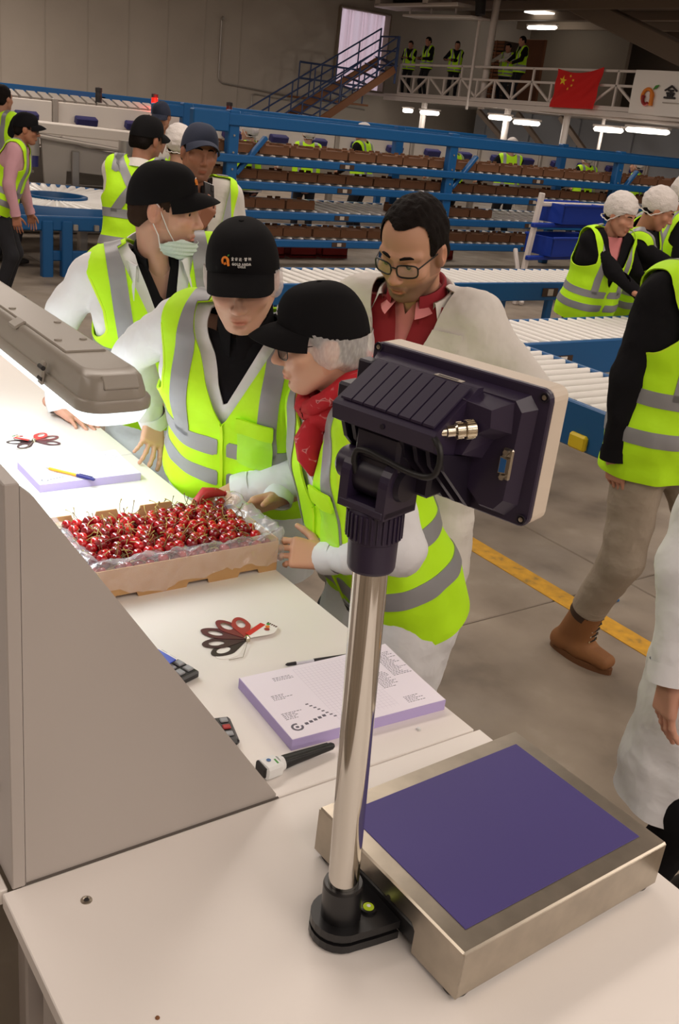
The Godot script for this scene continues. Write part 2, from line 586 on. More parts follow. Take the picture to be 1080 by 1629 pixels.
	func mesh(m: Material) -> ArrayMesh:
		var a := []
		a.resize(Mesh.ARRAY_MAX)
		a[Mesh.ARRAY_VERTEX] = v; a[Mesh.ARRAY_NORMAL] = n; a[Mesh.ARRAY_INDEX] = i
		if c.size() == v.size() and c.size() > 0: a[Mesh.ARRAY_COLOR] = c
		if uv.size() == v.size(): a[Mesh.ARRAY_TEX_UV] = uv
		var r := ArrayMesh.new()
		r.add_surface_from_arrays(Mesh.PRIMITIVE_TRIANGLES, a)
		r.surface_set_material(0, m)
		return r

# ---------------------------------------------------------------- distance fields, meshed as surface nets
class Field:
	var bones: Array = []            # [a, b, ra, rb, half width at a, at b, side axis, k, cut away?]  or ellipsoids
	func cap(a: Vector3, b: Vector3, ra: float, rb: float, k := 0.02) -> Field:
		bones.append([0, a, b, ra, rb, 0.0, 0.0, Vector3.RIGHT, k, false]); return self
	func slab(a: Vector3, b: Vector3, ra: float, rb: float, wa: float, wb: float, side: Vector3, k := 0.04) -> Field:
		bones.append([1, a, b, ra, rb, wa, wb, side, k, false]); return self
	func ball(a: Vector3, r: Vector3, k := 0.02, cut := false) -> Field:
		bones.append([2, a, r, maxf(r.x, maxf(r.y, r.z)), 0.0, 0.0, 0.0, Vector3.RIGHT, k, cut]); return self
	func net(cell: float) -> Geo:
		var lo := Vector3.INF
		var hi := -Vector3.INF
		for bn in bones:
			if bn[9]: continue
			var bb := bounds(bn, 0.0)
			lo = lo.min(bb[0]); hi = hi.max(bb[1])
		lo -= Vector3.ONE * cell * 2.0; hi += Vector3.ONE * cell * 2.0
		var nx := int((hi.x - lo.x) / cell) + 2
		var ny := int((hi.y - lo.y) / cell) + 2
		var nz := int((hi.z - lo.z) / cell) + 2
		var F := PackedFloat32Array()
		F.resize(nx * ny * nz); F.fill(1.0)
		for bn in bones:
			var kind: int = bn[0]
			var a: Vector3 = bn[1]
			var k: float = bn[8]
			var ik := 0.25 / maxf(k, 1e-6)
			var cut: bool = bn[9]
			var bb := bounds(bn, k + cell * 2.0)
			var i0 := maxi(0, int((bb[0].x - lo.x) / cell)); var i1 := mini(nx - 1, int((bb[1].x - lo.x) / cell) + 1)
			var j0 := maxi(0, int((bb[0].y - lo.y) / cell)); var j1 := mini(ny - 1, int((bb[1].y - lo.y) / cell) + 1)
			var k0 := maxi(0, int((bb[0].z - lo.z) / cell)); var k1 := mini(nz - 1, int((bb[1].z - lo.z) / cell) + 1)
			var b: Vector3 = bn[2]
			var ba := b - a
			var inv := 1.0 / maxf(ba.length_squared(), 1e-9)
			var ra: float = bn[3]
			var dr: float = bn[4] - bn[3]
			var wa: float = bn[5]
			var dw: float = bn[6] - bn[5]
			var side: Vector3 = bn[7]
			var ir := Vector3(1.0 / b.x, 1.0 / b.y, 1.0 / b.z) if kind == 2 else Vector3.ZERO
			var ir2 := ir * ir
			for z in range(k0, k1 + 1):
				for y in range(j0, j1 + 1):
					var at := (z * ny + y) * nx
					var p := Vector3(lo.x + i0 * cell, lo.y + y * cell, lo.z + z * cell) - a
					for x in range(i0, i1 + 1):
						var d: float
						if kind == 2:
							var q := p * ir
							var l := q.length()
							d = l * (l - 1.0) / maxf((p * ir2).length(), 1e-6)
						else:
							var t := clampf(p.dot(ba) * inv, 0.0, 1.0)
							var q := p - ba * t
							if kind == 1:
								var s := q.dot(side)
								var w := wa + dw * t
								q -= side * clampf(s, -w, w)
							d = q.length() - ra - dr * t
						var f := F[at + x]
						if cut:
							d = -d
							var h := maxf(k - absf(f - d), 0.0)
							F[at + x] = maxf(f, d) + h * h * ik
						else:
							var h := maxf(k - absf(f - d), 0.0)
							F[at + x] = minf(f, d) - h * h * ik
						p.x += cell
		var g := Geo.new()
		var vid := PackedInt32Array(); vid.resize(nx * ny * nz); vid.fill(-1)
		var sy := nx
		var sz := nx * ny
		var offs := PackedInt32Array([0, 1, sy, sy + 1, sz, sz + 1, sz + sy, sz + sy + 1])
		var far := cell * 1.8
		for z in nz - 1:
			for y in ny - 1:
				var at := z * sz + y * sy
				for x in nx - 1:
					var f0 := F[at + x]
					if f0 > far or f0 < -far: continue
					var o := at + x
					var f1 := F[o + 1]; var f2 := F[o + sy]; var f3 := F[o + sy + 1]
					var f4 := F[o + sz]; var f5 := F[o + sz + 1]; var f6 := F[o + sz + sy]; var f7 := F[o + sz + sy + 1]
					var m := int(f0 < 0) + int(f1 < 0) + int(f2 < 0) + int(f3 < 0) + int(f4 < 0) + int(f5 < 0) + int(f6 < 0) + int(f7 < 0)
					if m == 0 or m == 8: continue
					var s := Vector3.ZERO
					var cn := 0
					if (f0 < 0) != (f1 < 0): s += Vector3(f0 / (f0 - f1), 0, 0); cn += 1
					if (f2 < 0) != (f3 < 0): s += Vector3(f2 / (f2 - f3), 1, 0); cn += 1
					if (f4 < 0) != (f5 < 0): s += Vector3(f4 / (f4 - f5), 0, 1); cn += 1
					if (f6 < 0) != (f7 < 0): s += Vector3(f6 / (f6 - f7), 1, 1); cn += 1
					if (f0 < 0) != (f2 < 0): s += Vector3(0, f0 / (f0 - f2), 0); cn += 1
					if (f1 < 0) != (f3 < 0): s += Vector3(1, f1 / (f1 - f3), 0); cn += 1
					if (f4 < 0) != (f6 < 0): s += Vector3(0, f4 / (f4 - f6), 1); cn += 1
					if (f5 < 0) != (f7 < 0): s += Vector3(1, f5 / (f5 - f7), 1); cn += 1
					if (f0 < 0) != (f4 < 0): s += Vector3(0, 0, f0 / (f0 - f4)); cn += 1
					if (f1 < 0) != (f5 < 0): s += Vector3(1, 0, f1 / (f1 - f5)); cn += 1
					if (f2 < 0) != (f6 < 0): s += Vector3(0, 1, f2 / (f2 - f6)); cn += 1
					if (f3 < 0) != (f7 < 0): s += Vector3(1, 1, f3 / (f3 - f7)); cn += 1
					var gr := Vector3(f1 + f3 + f5 + f7 - f0 - f2 - f4 - f6, f2 + f3 + f6 + f7 - f0 - f1 - f4 - f5, f4 + f5 + f6 + f7 - f0 - f1 - f2 - f3)
					vid[o] = g.vert(lo + (Vector3(x, y, z) + s / cn) * cell, gr.normalized())
		for z in range(1, nz - 1):
			for y in range(1, ny - 1):
				var at := z * sz + y * sy
				for x in range(1, nx - 1):
					var o := at + x
					if vid[o] < 0: continue
					var neg := F[o] < 0
					# the edge from this corner along each axis
					if neg != (F[o + 1] < 0): Field.face(g, vid[o], vid[o - sy], vid[o - sy - sz], vid[o - sz])
					if neg != (F[o + sy] < 0): Field.face(g, vid[o], vid[o - 1], vid[o - 1 - sz], vid[o - sz])
					if neg != (F[o + sz] < 0): Field.face(g, vid[o], vid[o - 1], vid[o - 1 - sy], vid[o - sy])
		return g
	static func face(g: Geo, a: int, b: int, cc: int, d: int) -> void:
		if a < 0 or b < 0 or cc < 0 or d < 0: return
		g.tri(a, b, cc); g.tri(a, cc, d)
	static func bounds(bn: Array, m: float) -> Array:
		var a: Vector3 = bn[1]
		if bn[0] == 2:
			var e: Vector3 = bn[2] + Vector3.ONE * m
			return [a - e, a + e]
		var b: Vector3 = bn[2]
		var r := maxf(bn[3], bn[4]) + m
		var s: Vector3 = (bn[7] as Vector3).abs() * maxf(bn[5], bn[6]) + Vector3.ONE * r
		return [a.min(b) - s, a.max(b) + s]

# ---------------------------------------------------------------- the hall
func hall() -> void:
	# floor: concrete slabs with recessed joints
	var fl := struct_root("floor")
	part(fl, "joint_filler", Geo.new().box(Vector3(9, -0.16, -10), Vector3(44, 0.3, 44)), "joint")
	var xs := [-13.0, -6.0, 0.2, 3.62, 7.2, 10.8, 14.4, 18.0, 24.5, 31.0]
	var zs := [-32.0, -26.0, -20.0, -14.0, -9.2, -5.6, -2.53, 0.8, 4.4, 12.0]
	for a in xs.size() - 1:
		for b in zs.size() - 1:
			var g := 0.006
			part(fl, "slab", Geo.new().box(Vector3((xs[a] + xs[a + 1]) * 0.5, -0.05, (zs[b] + zs[b + 1]) * 0.5), Vector3(xs[a + 1] - xs[a] - g, 0.1, zs[b + 1] - zs[b] - g), Basis(), 0.004), "concrete")
	var yl := Geo.new()
	yl.box(Vector3(3.19, 0.0015, -2.65), Vector3(0.115, 0.003, 4.2))
	struct("trim_1", yl, "yellow_line")
	# walls and roof, all with thickness
	var x0 := -12.0; var x1 := 29.5; var z0 := -28.5; var z1 := 11.0; var H := 5.3
	var ox0 := 19.15; var ox1 := 21.1; var oy0 := 2.45; var oy1 := 4.75
	var wb := struct_root("wall_back")
	var bw := Geo.new()
	bw.box(Vector3((x0 + ox0) * 0.5, H * 0.5, z0 - 0.1), Vector3(ox0 - x0, H, 0.2))
	bw.box(Vector3((ox0 + ox1) * 0.5, oy0 * 0.5, z0 - 0.1), Vector3(ox1 - ox0, oy0, 0.2))
	bw.box(Vector3((ox0 + ox1) * 0.5, (H + oy1) * 0.5, z0 - 0.1), Vector3(ox1 - ox0, H - oy1, 0.2))
	bw.box(Vector3((ox1 + x1) * 0.5, H * 0.5, z0 - 0.1), Vector3(x1 - ox1, H, 0.2))
	part(wb, "wall_face", bw, "wall_panel")
	for k in 24:                                             # the joints of the wall panels stand a little proud
		var x := x0 + 0.6 + k * 1.18
		if x > ox0 - 0.1: break
		part(wb, "seam_strip", Geo.new().box(Vector3(x, H * 0.5, z0 + 0.006), Vector3(0.035, H, 0.012), Basis(), 0.004), "wall_seam")
	struct("wall_left", Geo.new().box(Vector3(x0 - 0.1, H * 0.5, (z0 + z1) * 0.5), Vector3(0.2, H, z1 - z0)), "wall_panel")
	struct("wall_front", Geo.new().box(Vector3((x0 + x1) * 0.5, H * 0.5, z1 + 0.1), Vector3(x1 - x0, H, 0.2)), "wall_panel")
	var wr := struct_root("wall_right")
	part(wr, "wall_upper", Geo.new().box(Vector3(x1 + 0.1, (H + 2.3) * 0.5, (z0 + z1) * 0.5), Vector3(0.2, H - 2.3, z1 - z0)), "wall_dim")
	part(wr, "wall_lower", Geo.new().box(Vector3(x1 + 0.1, 1.15, (z0 + z1) * 0.5), Vector3(0.2, 2.3, z1 - z0)), "wall_blue")
	var ce := struct_root("ceiling")
	part(ce, "roof_sheet", Geo.new().box(Vector3((x0 + x1) * 0.5, H + 0.1, (z0 + z1) * 0.5), Vector3(x1 - x0 + 0.4, 0.2, z1 - z0 + 0.4)), "roof")
	for k in 5: part(ce, "beam", Geo.new().box(Vector3(20.2 + k * 2.2, H - 0.12, (z0 + z1) * 0.5), Vector3(0.2, 0.24, z1 - z0), Basis(), 0.01), "beam")
	# the sloping concrete beam over the gallery, and a rafter beside it
	part(ce, "rafter", Geo.new().bar(Vector3(23.0, 6.6, -26.4), Vector3(23.0, 1.9, -11.2), 0.5, 0.5, Vector3.UP, 0.03), "beam")
	part(ce, "rafter", Geo.new().bar(Vector3(24.6, 5.9, -21.0), Vector3(24.6, 3.9, -13.0), 0.18, 0.24, Vector3.UP, 0.02), "beam")
	# opening with a daylit curtain in the back wall
	var wn := struct_root("window_1")
	var fr := Geo.new()
	for s: float in [ox0, ox1]: fr.box(Vector3(s, (oy0 + oy1) * 0.5, z0 - 0.02), Vector3(0.06, oy1 - oy0, 0.3), Basis(), 0.008)
	for s: float in [oy0, oy1]: fr.box(Vector3((ox0 + ox1) * 0.5, s, z0 - 0.02), Vector3(ox1 - ox0, 0.06, 0.3), Basis(), 0.008)
	part(wn, "window_frame", fr, "wall_dim")
	var rows := []
	for r in 12:
		var row := []
		for q in 90:
			var u := q / 89.0
			var y := lerpf(oy1, oy0, r / 11.0)
			row.append(Vector3(lerpf(ox0 + 0.02, ox1, u), y, z0 - 0.14 + 0.035 * sin(u * 70.0 + sin(u * 23.0) * 2.0) + 0.02 * sin(u * 31.0 + r * 0.12)))
		rows.append(row)
	part(wn, "curtain", Geo.new().grid(rows), "curtain")
	# conduits on the back wall
	var zc := z0 + 0.05
	var cd := thing("conduit", "long steel conduit bent along the beige back wall", "pipe")
	part(cd, "pipe", Geo.new().sweep([Vector3(15.05, 3.85, zc), Vector3(15.05, 2.3, zc), Vector3(15.08, 2.2, zc), Vector3(15.2, 2.14, zc), Vector3(17.8, 1.99, zc), Vector3(20.5, 1.86, zc)], [0.022], 8), "galv")
	part(cd, "cap", Geo.new().sweep([Vector3(15.05, 3.82, zc), Vector3(15.05, 3.9, zc + 0.04), Vector3(15.05, 3.87, zc + 0.12)], [0.035, 0.03, 0.04], 8), "galv")
	var c2 := thing("conduit", "short steel drop pipe under the bent wall conduit", "pipe")
	part(c2, "pipe", Geo.new().sweep([Vector3(18.0, 1.86, zc), Vector3(16.33, 1.95, zc), Vector3(16.24, 1.92, zc), Vector3(16.22, 1.84, zc), Vector3(16.22, 0.3, zc)], [0.018], 8), "galv")

func tube(a: Vector3, b: Vector3, r: float) -> Geo:
	return Geo.new().cyl(a, b, r, r, 8)

# ---------------------------------------------------------------- gallery at the back right
func gx(s: float, h: float, out := 0.0) -> Vector3:          # a point of the gallery front: s along it, h above its lower edge
	return Vector3(20.25 + out, lerpf(2.24, 2.405, s) + h, lerpf(-26.45, -15.75, s))

func gallery() -> void:
	var ga := struct_root("trim_2")
	var dk := Geo.new()
	dk.bar(gx(-0.06, 0.06), gx(1.6, 0.06), 0.12, 0.12)
	dk.box(Vector3(24.9, 2.36, -19.8), Vector3(9.2, 0.08, 17.2))
	part(ga, "deck", dk, "white_paint")
	part(ga, "deck_edge", Geo.new().bar(gx(-0.06, 0.16, -0.03), gx(1.6, 0.16, -0.03), 0.05, 0.06), "white_paint")
	var rl := thing("gallery_railing", "white welded truss railing along the upper gallery", "railing")
	part(rl, "handrail", Geo.new().bar(gx(0.005, 1.03), gx(1.5, 1.03), 0.06, 0.06, Vector3.UP, 0.01), "white_paint")
	part(rl, "top_chord", Geo.new().bar(gx(0, 0.7), gx(1.5, 0.7), 0.06, 0.06, Vector3.UP, 0.01), "white_paint")
	part(rl, "bottom_chord", Geo.new().bar(gx(0, 0.21), gx(1.5, 0.21), 0.05, 0.05, Vector3.UP, 0.01), "white_paint")
	var n := 22
	for k in n:
		var s0 := k * 0.0675
		if k % 4 == 0: part(rl, "post", Geo.new().bar(gx(s0, 0.2), gx(s0, 1.05), 0.06, 0.06, Vector3.BACK, 0.01), "white_paint")
		else: part(rl, "upright", Geo.new().bar(gx(s0, 0.2), gx(s0, 0.7), 0.065, 0.06, Vector3.BACK, 0.01), "white_paint")
		if k % 2 == 0: part(rl, "brace", Geo.new().bar(gx(s0 + 0.0675, 0.24), gx(s0 + 0.006, 0.68), 0.065, 0.06, Vector3.BACK, 0.008), "white_paint")
		else: part(rl, "brace", Geo.new().bar(gx(s0, 0.24), gx(s0 + 0.06, 0.68), 0.065, 0.06, Vector3.BACK, 0.008), "white_paint")
	# columns
	var cl := thing("roof_column", "tall white round column rising from the gallery past the railing", "column")
	part(cl, "shaft", tube(gx(0.345, -0.05, 0.2), gx(0.345, 2.95, 0.2), 0.1), "white_paint")
	part(cl, "drain_pipe", tube(gx(0.318, -0.1, -0.08), gx(0.318, 2.4, -0.08), 0.04), "white_paint")
	for p in [[0.095, "white column under the left end of the gallery"], [0.65, "white column under the flag on the gallery"], [0.767, "thin white post under the gallery, right of the flag"], [0.44, "white column under the middle of the gallery railing"]]:
		single("gallery_column", p[1], "column", tube(Vector3(gx(p[0], 0, 0.3).x, 0, gx(p[0], 0).z), gx(p[0], 0.0, 0.3), 0.045 if p[0] == 0.767 else 0.09), "white_paint", Vector3.ZERO, 0.0, "columns under the gallery")
	# struts under the deck: rusty diagonals and white V braces
	var i := 0
	for p in [[0.2, 0.42, "strut_brown"], [0.36, 0.55, "strut_brown"], [0.52, 0.7, "strut_brown"], [0.95, 1.0, "white_paint"], [1.09, 1.04, "white_paint"]]:
		var lab: String = ["brown diagonal strut under the gallery, leftmost of three", "brown diagonal strut under the gallery, middle of three", "brown diagonal strut under the gallery, rightmost of three", "white brace under the gallery, left leg of the V", "white brace under the gallery, right leg of the V"][i]
		single("gallery_strut", lab, "strut", Geo.new().bar(gx(p[0], -0.05, 1.5), Vector3(21.75, 0.9 if i < 3 else 1.4, gx(p[1], 0).z), 0.14, 0.12, Vector3.RIGHT, 0.01), p[2], Vector3.ZERO, 0.0, "struts under the gallery")
		i += 1
	# back wall of the gallery
	var gw := struct_root("wall_gallery")
	part(gw, "partition", Geo.new().box(Vector3(27.5, 3.8, -26.2), Vector3(0.15, 2.9, 4.6)), "wall_dim")
	part(gw, "lower_wall", Geo.new().box(Vector3(24.3, 1.16, -18.0), Vector3(0.15, 2.32, 18.3)), "wall_blue")
	for k in 9: part(gw, "pilaster", Geo.new().box(Vector3(24.2, 1.16, -26.6 + k * 2.1), Vector3(0.1, 2.3, 0.12), Basis(), 0.01), "wall_blue")
	part(gw, "brown_door", Geo.new().box(Vector3(24.0, 3.4, -24.75), Vector3(0.12, 2.1, 1.1), Basis(), 0.02), "rust_brown")
	# stack of brown crates by the partition
	for k in 6:
		var cr := thing("crate", "slatted brown crate, number %s from the floor of the gallery stack" % ["one", "two", "three", "four", "five", "six"][k], "crate", Vector3(21.9, 2.42 + k * 0.29, -23.75), 0.0, "crates stacked on the gallery")
		for s in 3: part(cr, "slat", Geo.new().box(Vector3(-0.3, 0.05 + s * 0.09, 0), Vector3(0.02, 0.065, 0.6), Basis(), 0.004), "rust_brown")
		part(cr, "crate_body", Geo.new().box(Vector3(0, 0.14, 0), Vector3(0.56, 0.27, 0.58)), "leather_dark")
		part(cr, "corner_post", Geo.new().box(Vector3(-0.32, 0.14, 0), Vector3(0.02, 0.28, 0.05), Basis(), 0.004), "rust_brown")
	# fluorescent lamps under the deck and over the gallery
	for p in [[0.03, 0.07, -0.26, "tube lamp under the gallery, first from the stair"], [0.108, 0.19, -0.27, "tube lamp under the gallery, second from the stair"], [0.395, 0.48, -0.24, "short tube lamp under the gallery, left of the middle column"], [0.49, 0.583, -0.31, "tube lamp under the gallery, below the crates"], [0.762, 0.849, -0.3, "tube lamp under the gallery, just right of the flag"], [0.857, 0.978, -0.25, "long tube lamp under the gallery, below the white banner"]]:
		hall_lamp(gx(p[0], p[2], 0.06), gx(p[1], p[2], 0.06), p[3])
	hall_lamp(Vector3(25.6, 4.98, -26.8), Vector3(25.6, 4.98, -25.45), "bare tube lamp under the roof over the gallery")
	# skylight plate above that lamp
	single("ceiling_panel", "small pale light panel in the roof above the bare tube lamp", "light", Geo.new().box(Vector3(24.6, 5.24, -25.0), Vector3(1.1, 0.05, 0.9), Basis(), 0.01), "lamp_glow")
	# cooling unit hanging at the top
	var ac := thing("cooling_unit", "pale hanging cooling unit with open dark front above the gallery", "air cooler")
	var p0 := Vector3(20.0, 4.84, -27.2)
	var b := Geo.new()
	b.box(p0 + Vector3(0, -0.02, 1.9), Vector3(0.9, 0.1, 3.9), Basis(), 0.02)
	b.box(p0 + Vector3(0, 0.22, 0.1), Vector3(0.9, 0.5, 0.25), Basis(), 0.02)
	b.box(p0 + Vector3(0, 0.22, 2.4), Vector3(0.9, 0.5, 0.25), Basis(), 0.02)
	part(ac, "casing", b, "white_paint")
	part(ac, "dark_intake", Geo.new().box(p0 + Vector3(0.2, 0.22, 1.25), Vector3(0.3, 0.4, 2.1)), "dark")
	part(ac, "drip_tray", Geo.new().bar(p0 + Vector3(0, -0.28, 1.3), p0 + Vector3(0, -0.32, 4.4), 0.7, 0.06, Vector3.UP, 0.01), "white_paint")
	part(ac, "motor", Geo.new().cyl(p0 + Vector3(-0.1, 0.4, 4.35), p0 + Vector3(-0.1, -0.25, 4.45), 0.16, 0.14, 12), "dark")
	for q: float in [1.2, 2.2, 3.3]: part(ac, "hanger", tube(p0 + Vector3(0, -0.2, q), p0 + Vector3(0, 0.0, q), 0.03), "white_paint")
	flag()
	banner()
	stairs()

func hall_lamp(a: Vector3, b: Vector3, lab: String) -> void:
	var t := thing("tube_lamp", lab, "lamp", (a + b) * 0.5, 0.0, "fluorescent lamps at the gallery")
	var o := (a + b) * 0.5
	part(t, "housing", Geo.new().bar(a - o + Vector3(0, 0.08, 0), b - o + Vector3(0, 0.08, 0), 0.16, 0.05, Vector3.UP, 0.01), "white_paint")
	part(t, "tube", Geo.new().sweep([a - o, a.lerp(b, 0.06) - o, a.lerp(b, 0.94) - o, b - o], [0.03, 0.065, 0.065, 0.03], 10), "lamp_glow")
	var l := OmniLight3D.new()
	l.name = "tube_light"
	l.light_energy = 0.5; l.omni_range = 40.0; l.omni_attenuation = 2.0; l.light_size = 0.1; l.shadow_enabled = true
	l.light_color = Color(1.0, 0.97, 0.92)
	t.add_child(l)
	l.position = Vector3(-0.05, -0.12, 0)

func star(img: Image, cx: float, cy: float, r: float, turn: float, col: Color) -> void:
	var pg := PackedVector2Array()
	for k in 10: pg.append(Vector2(cx, cy) + Vector2.UP.rotated(turn + k * PI / 5.0) * (r if k % 2 == 0 else r * 0.39))
	for y in range(int(cy - r), int(cy + r) + 1):
		for x in range(int(cx - r), int(cx + r) + 1):
			if Geometry2D.is_point_in_polygon(Vector2(x, y), pg): img.set_pixel(x, y, col)

func flag() -> void:
	var img := Image.create(300, 200, false, Image.FORMAT_RGBA8)
	img.fill(rgb(206, 22, 20))
	star(img, 50, 52, 28, 0.0, rgb(240, 205, 40))
	for s in [[100, 20, 0.4], [120, 42, 0.8], [120, 72, 0.0], [100, 92, 0.5]]: star(img, s[0], s[1], 10, s[2], rgb(240, 200, 60))
	var m := pm("flag_cloth", Color.WHITE, 0.8)
	m.albedo_texture = ImageTexture.create_from_image(img)
	m.cull_mode = BaseMaterial3D.CULL_DISABLED
	var rows := []
	var tl := Vector3(20.15, 3.38, -19.73); var tr := Vector3(20.15, 3.47, -18.2)
	var bl := Vector3(20.15, 2.46, -19.76); var brr := Vector3(20.15, 2.5, -18.25)
	for r in 21:
		var row := []
		for q in 31:
			var u := q / 30.0
			var w := r / 20.0
			var p := tl.lerp(tr, u).lerp(bl.lerp(brr, u), w)
			p.y -= 0.12 * sin(u * PI) * (1.0 - w)
			p.x += 0.03 * sin(u * 9.0 + w * 3.0) + 0.02 * sin((u + w) * 12.0) - 0.04 * w
			row.append(p)
		rows.append(row)
	var g := Geo.new().sheet(rows, 0.006)
	single("flag", "red flag with five yellow stars tied to the gallery railing", "flag", g, "flag_cloth")

func ring_path(c: Vector3, u: Vector3, w: Vector3, r: float, a0: float, a1: float, n: int, e := 1.0) -> Array:
	var o := []
	for k in n + 1:
		var a := lerpf(a0, a1, float(k) / n)
		o.append(c + u * cos(a) * r + w * sin(a) * r * e)
	return o

# strokes of a little writing in a unit square, drawn as flat bars between points of a surface
func strokes(list: Array, f: Callable, th: float) -> Geo:
	var g := Geo.new()
	for s in list:
		var a: Vector3 = f.call(s[0], s[1])
		var b: Vector3 = f.call(s[2], s[3])
		if a.distance_to(b) > 1e-5: g.sweep([a, b], [th], 5)
	return g

# 金 安 达 and 智 利, as simple strokes x0,y0,x1,y1
func han(k: int) -> Array:
	match k:
		0: return [[0.5, 1, 0.05, 0.6], [0.5, 1, 0.95, 0.6], [0.3, 0.62, 0.7, 0.62], [0.2, 0.4, 0.8, 0.4], [0.5, 0.62, 0.5, 0.05], [0.28, 0.3, 0.36, 0.14], [0.72, 0.3, 0.64, 0.14], [0.08, 0.03, 0.92, 0.03]]
		1: return [[0.5, 1, 0.5, 0.85], [0.1, 0.82, 0.9, 0.82], [0.1, 0.82, 0.1, 0.68], [0.9, 0.82, 0.9, 0.68], [0.05, 0.45, 0.95, 0.45], [0.45, 0.7, 0.25, 0.28], [0.25, 0.28, 0.8, 0.02], [0.7, 0.45, 0.15, 0.02]]
		2: return [[0.12, 0.95, 0.22, 0.8], [0.1, 0.6, 0.25, 0.6], [0.25, 0.6, 0.2, 0.2], [0.05, 0.1, 0.95, 0.04], [0.4, 0.75, 0.95, 0.75], [0.68, 1, 0.65, 0.6], [0.65, 0.6, 0.4, 0.25], [0.66, 0.6, 0.9, 0.25]]
		3: return [[0.2, 1, 0.1, 0.85], [0.12, 0.86, 0.5, 0.86], [0.05, 0.7, 0.55, 0.7], [0.32, 0.86, 0.1, 0.5], [0.32, 0.7, 0.52, 0.52], [0.62, 0.92, 0.92, 0.92], [0.62, 0.92, 0.62, 0.6], [0.92, 0.92, 0.92, 0.6], [0.62, 0.6, 0.92, 0.6], [0.25, 0.42, 0.75, 0.42], [0.25, 0.42, 0.25, 0.02], [0.75, 0.42, 0.75, 0.02], [0.25, 0.22, 0.75, 0.22], [0.25, 0.03, 0.75, 0.03]]
		_: return [[0.45, 1, 0.15, 0.88], [0.05, 0.68, 0.6, 0.68], [0.32, 0.92, 0.32, 0.02], [0.32, 0.66, 0.08, 0.3], [0.32, 0.66, 0.55, 0.4], [0.72, 0.85, 0.72, 0.3], [0.92, 1, 0.92, 0.05], [0.92, 0.05, 0.82, 0.1]]

func banner() -> void:
	var t := thing("banner", "white banner with an orange fruit shaped letter a on the gallery railing", "banner")
	var f := func(z: float, y: float) -> Vector3: return Vector3(20.11, y, z)
	var rows := []
	for r in 9:
		var row := []
		for q in 25:
			var u := q / 24.0
			row.append(Vector3(20.13 - 0.02 * sin(u * 11.0 + r * 0.5), lerpf(3.44 + 0.01 * sin(u * 6), 2.49, r / 8.0), lerpf(-17.17, -13.4, u)))
		rows.append(row)
	part(t, "cloth", Geo.new().sheet(rows, 0.008), "white_card")
	# the round letter a: an open ring with a stem, in orange and red, and a green leaf
	var o := Geo.new()
	o.sweep(ring_path(Vector3(20.09, 2.88, -16.67), Vector3(0, 0, 1), Vector3.UP, 0.14, -0.2, PI + 0.5, 20, 1.15), [0.04, 0.05, 0.055, 0.05, 0.045, 0.04], 8, true)
	o.sweep([Vector3(20.09, 2.9, -16.53), Vector3(20.09, 2.69, -16.52)], [0.045, 0.05], 8)
	part(t, "orange_letter", o, "logo_orange")
	part(t, "red_stroke", Geo.new().sweep(ring_path(Vector3(20.085, 2.83, -16.68), Vector3(0, 0, 1), Vector3.UP, 0.1, PI * 0.8, PI * 1.75, 12, 1.2), [0.04, 0.05, 0.04], 8), "red_paint")
	part(t, "leaf", Geo.new().sweep([Vector3(20.09, 3.04, -16.53), Vector3(20.09, 3.1, -16.46), Vector3(20.09, 3.14, -16.38)], [0.008, 0.035, 0.005], 8), "logo_green")
	for k in 3:
		var z0 := -16.22 + k * 0.7
		part(t, "written_sign", strokes(han(k), func(x: float, y: float) -> Vector3: return Vector3(20.1, 2.88 + y * 0.26, z0 + x * 0.38), 0.022), "print")
	part(t, "small_print", Geo.new().box(Vector3(20.1, 2.78, -15.2), Vector3(0.01, 0.02, 2.0)), "sticker")

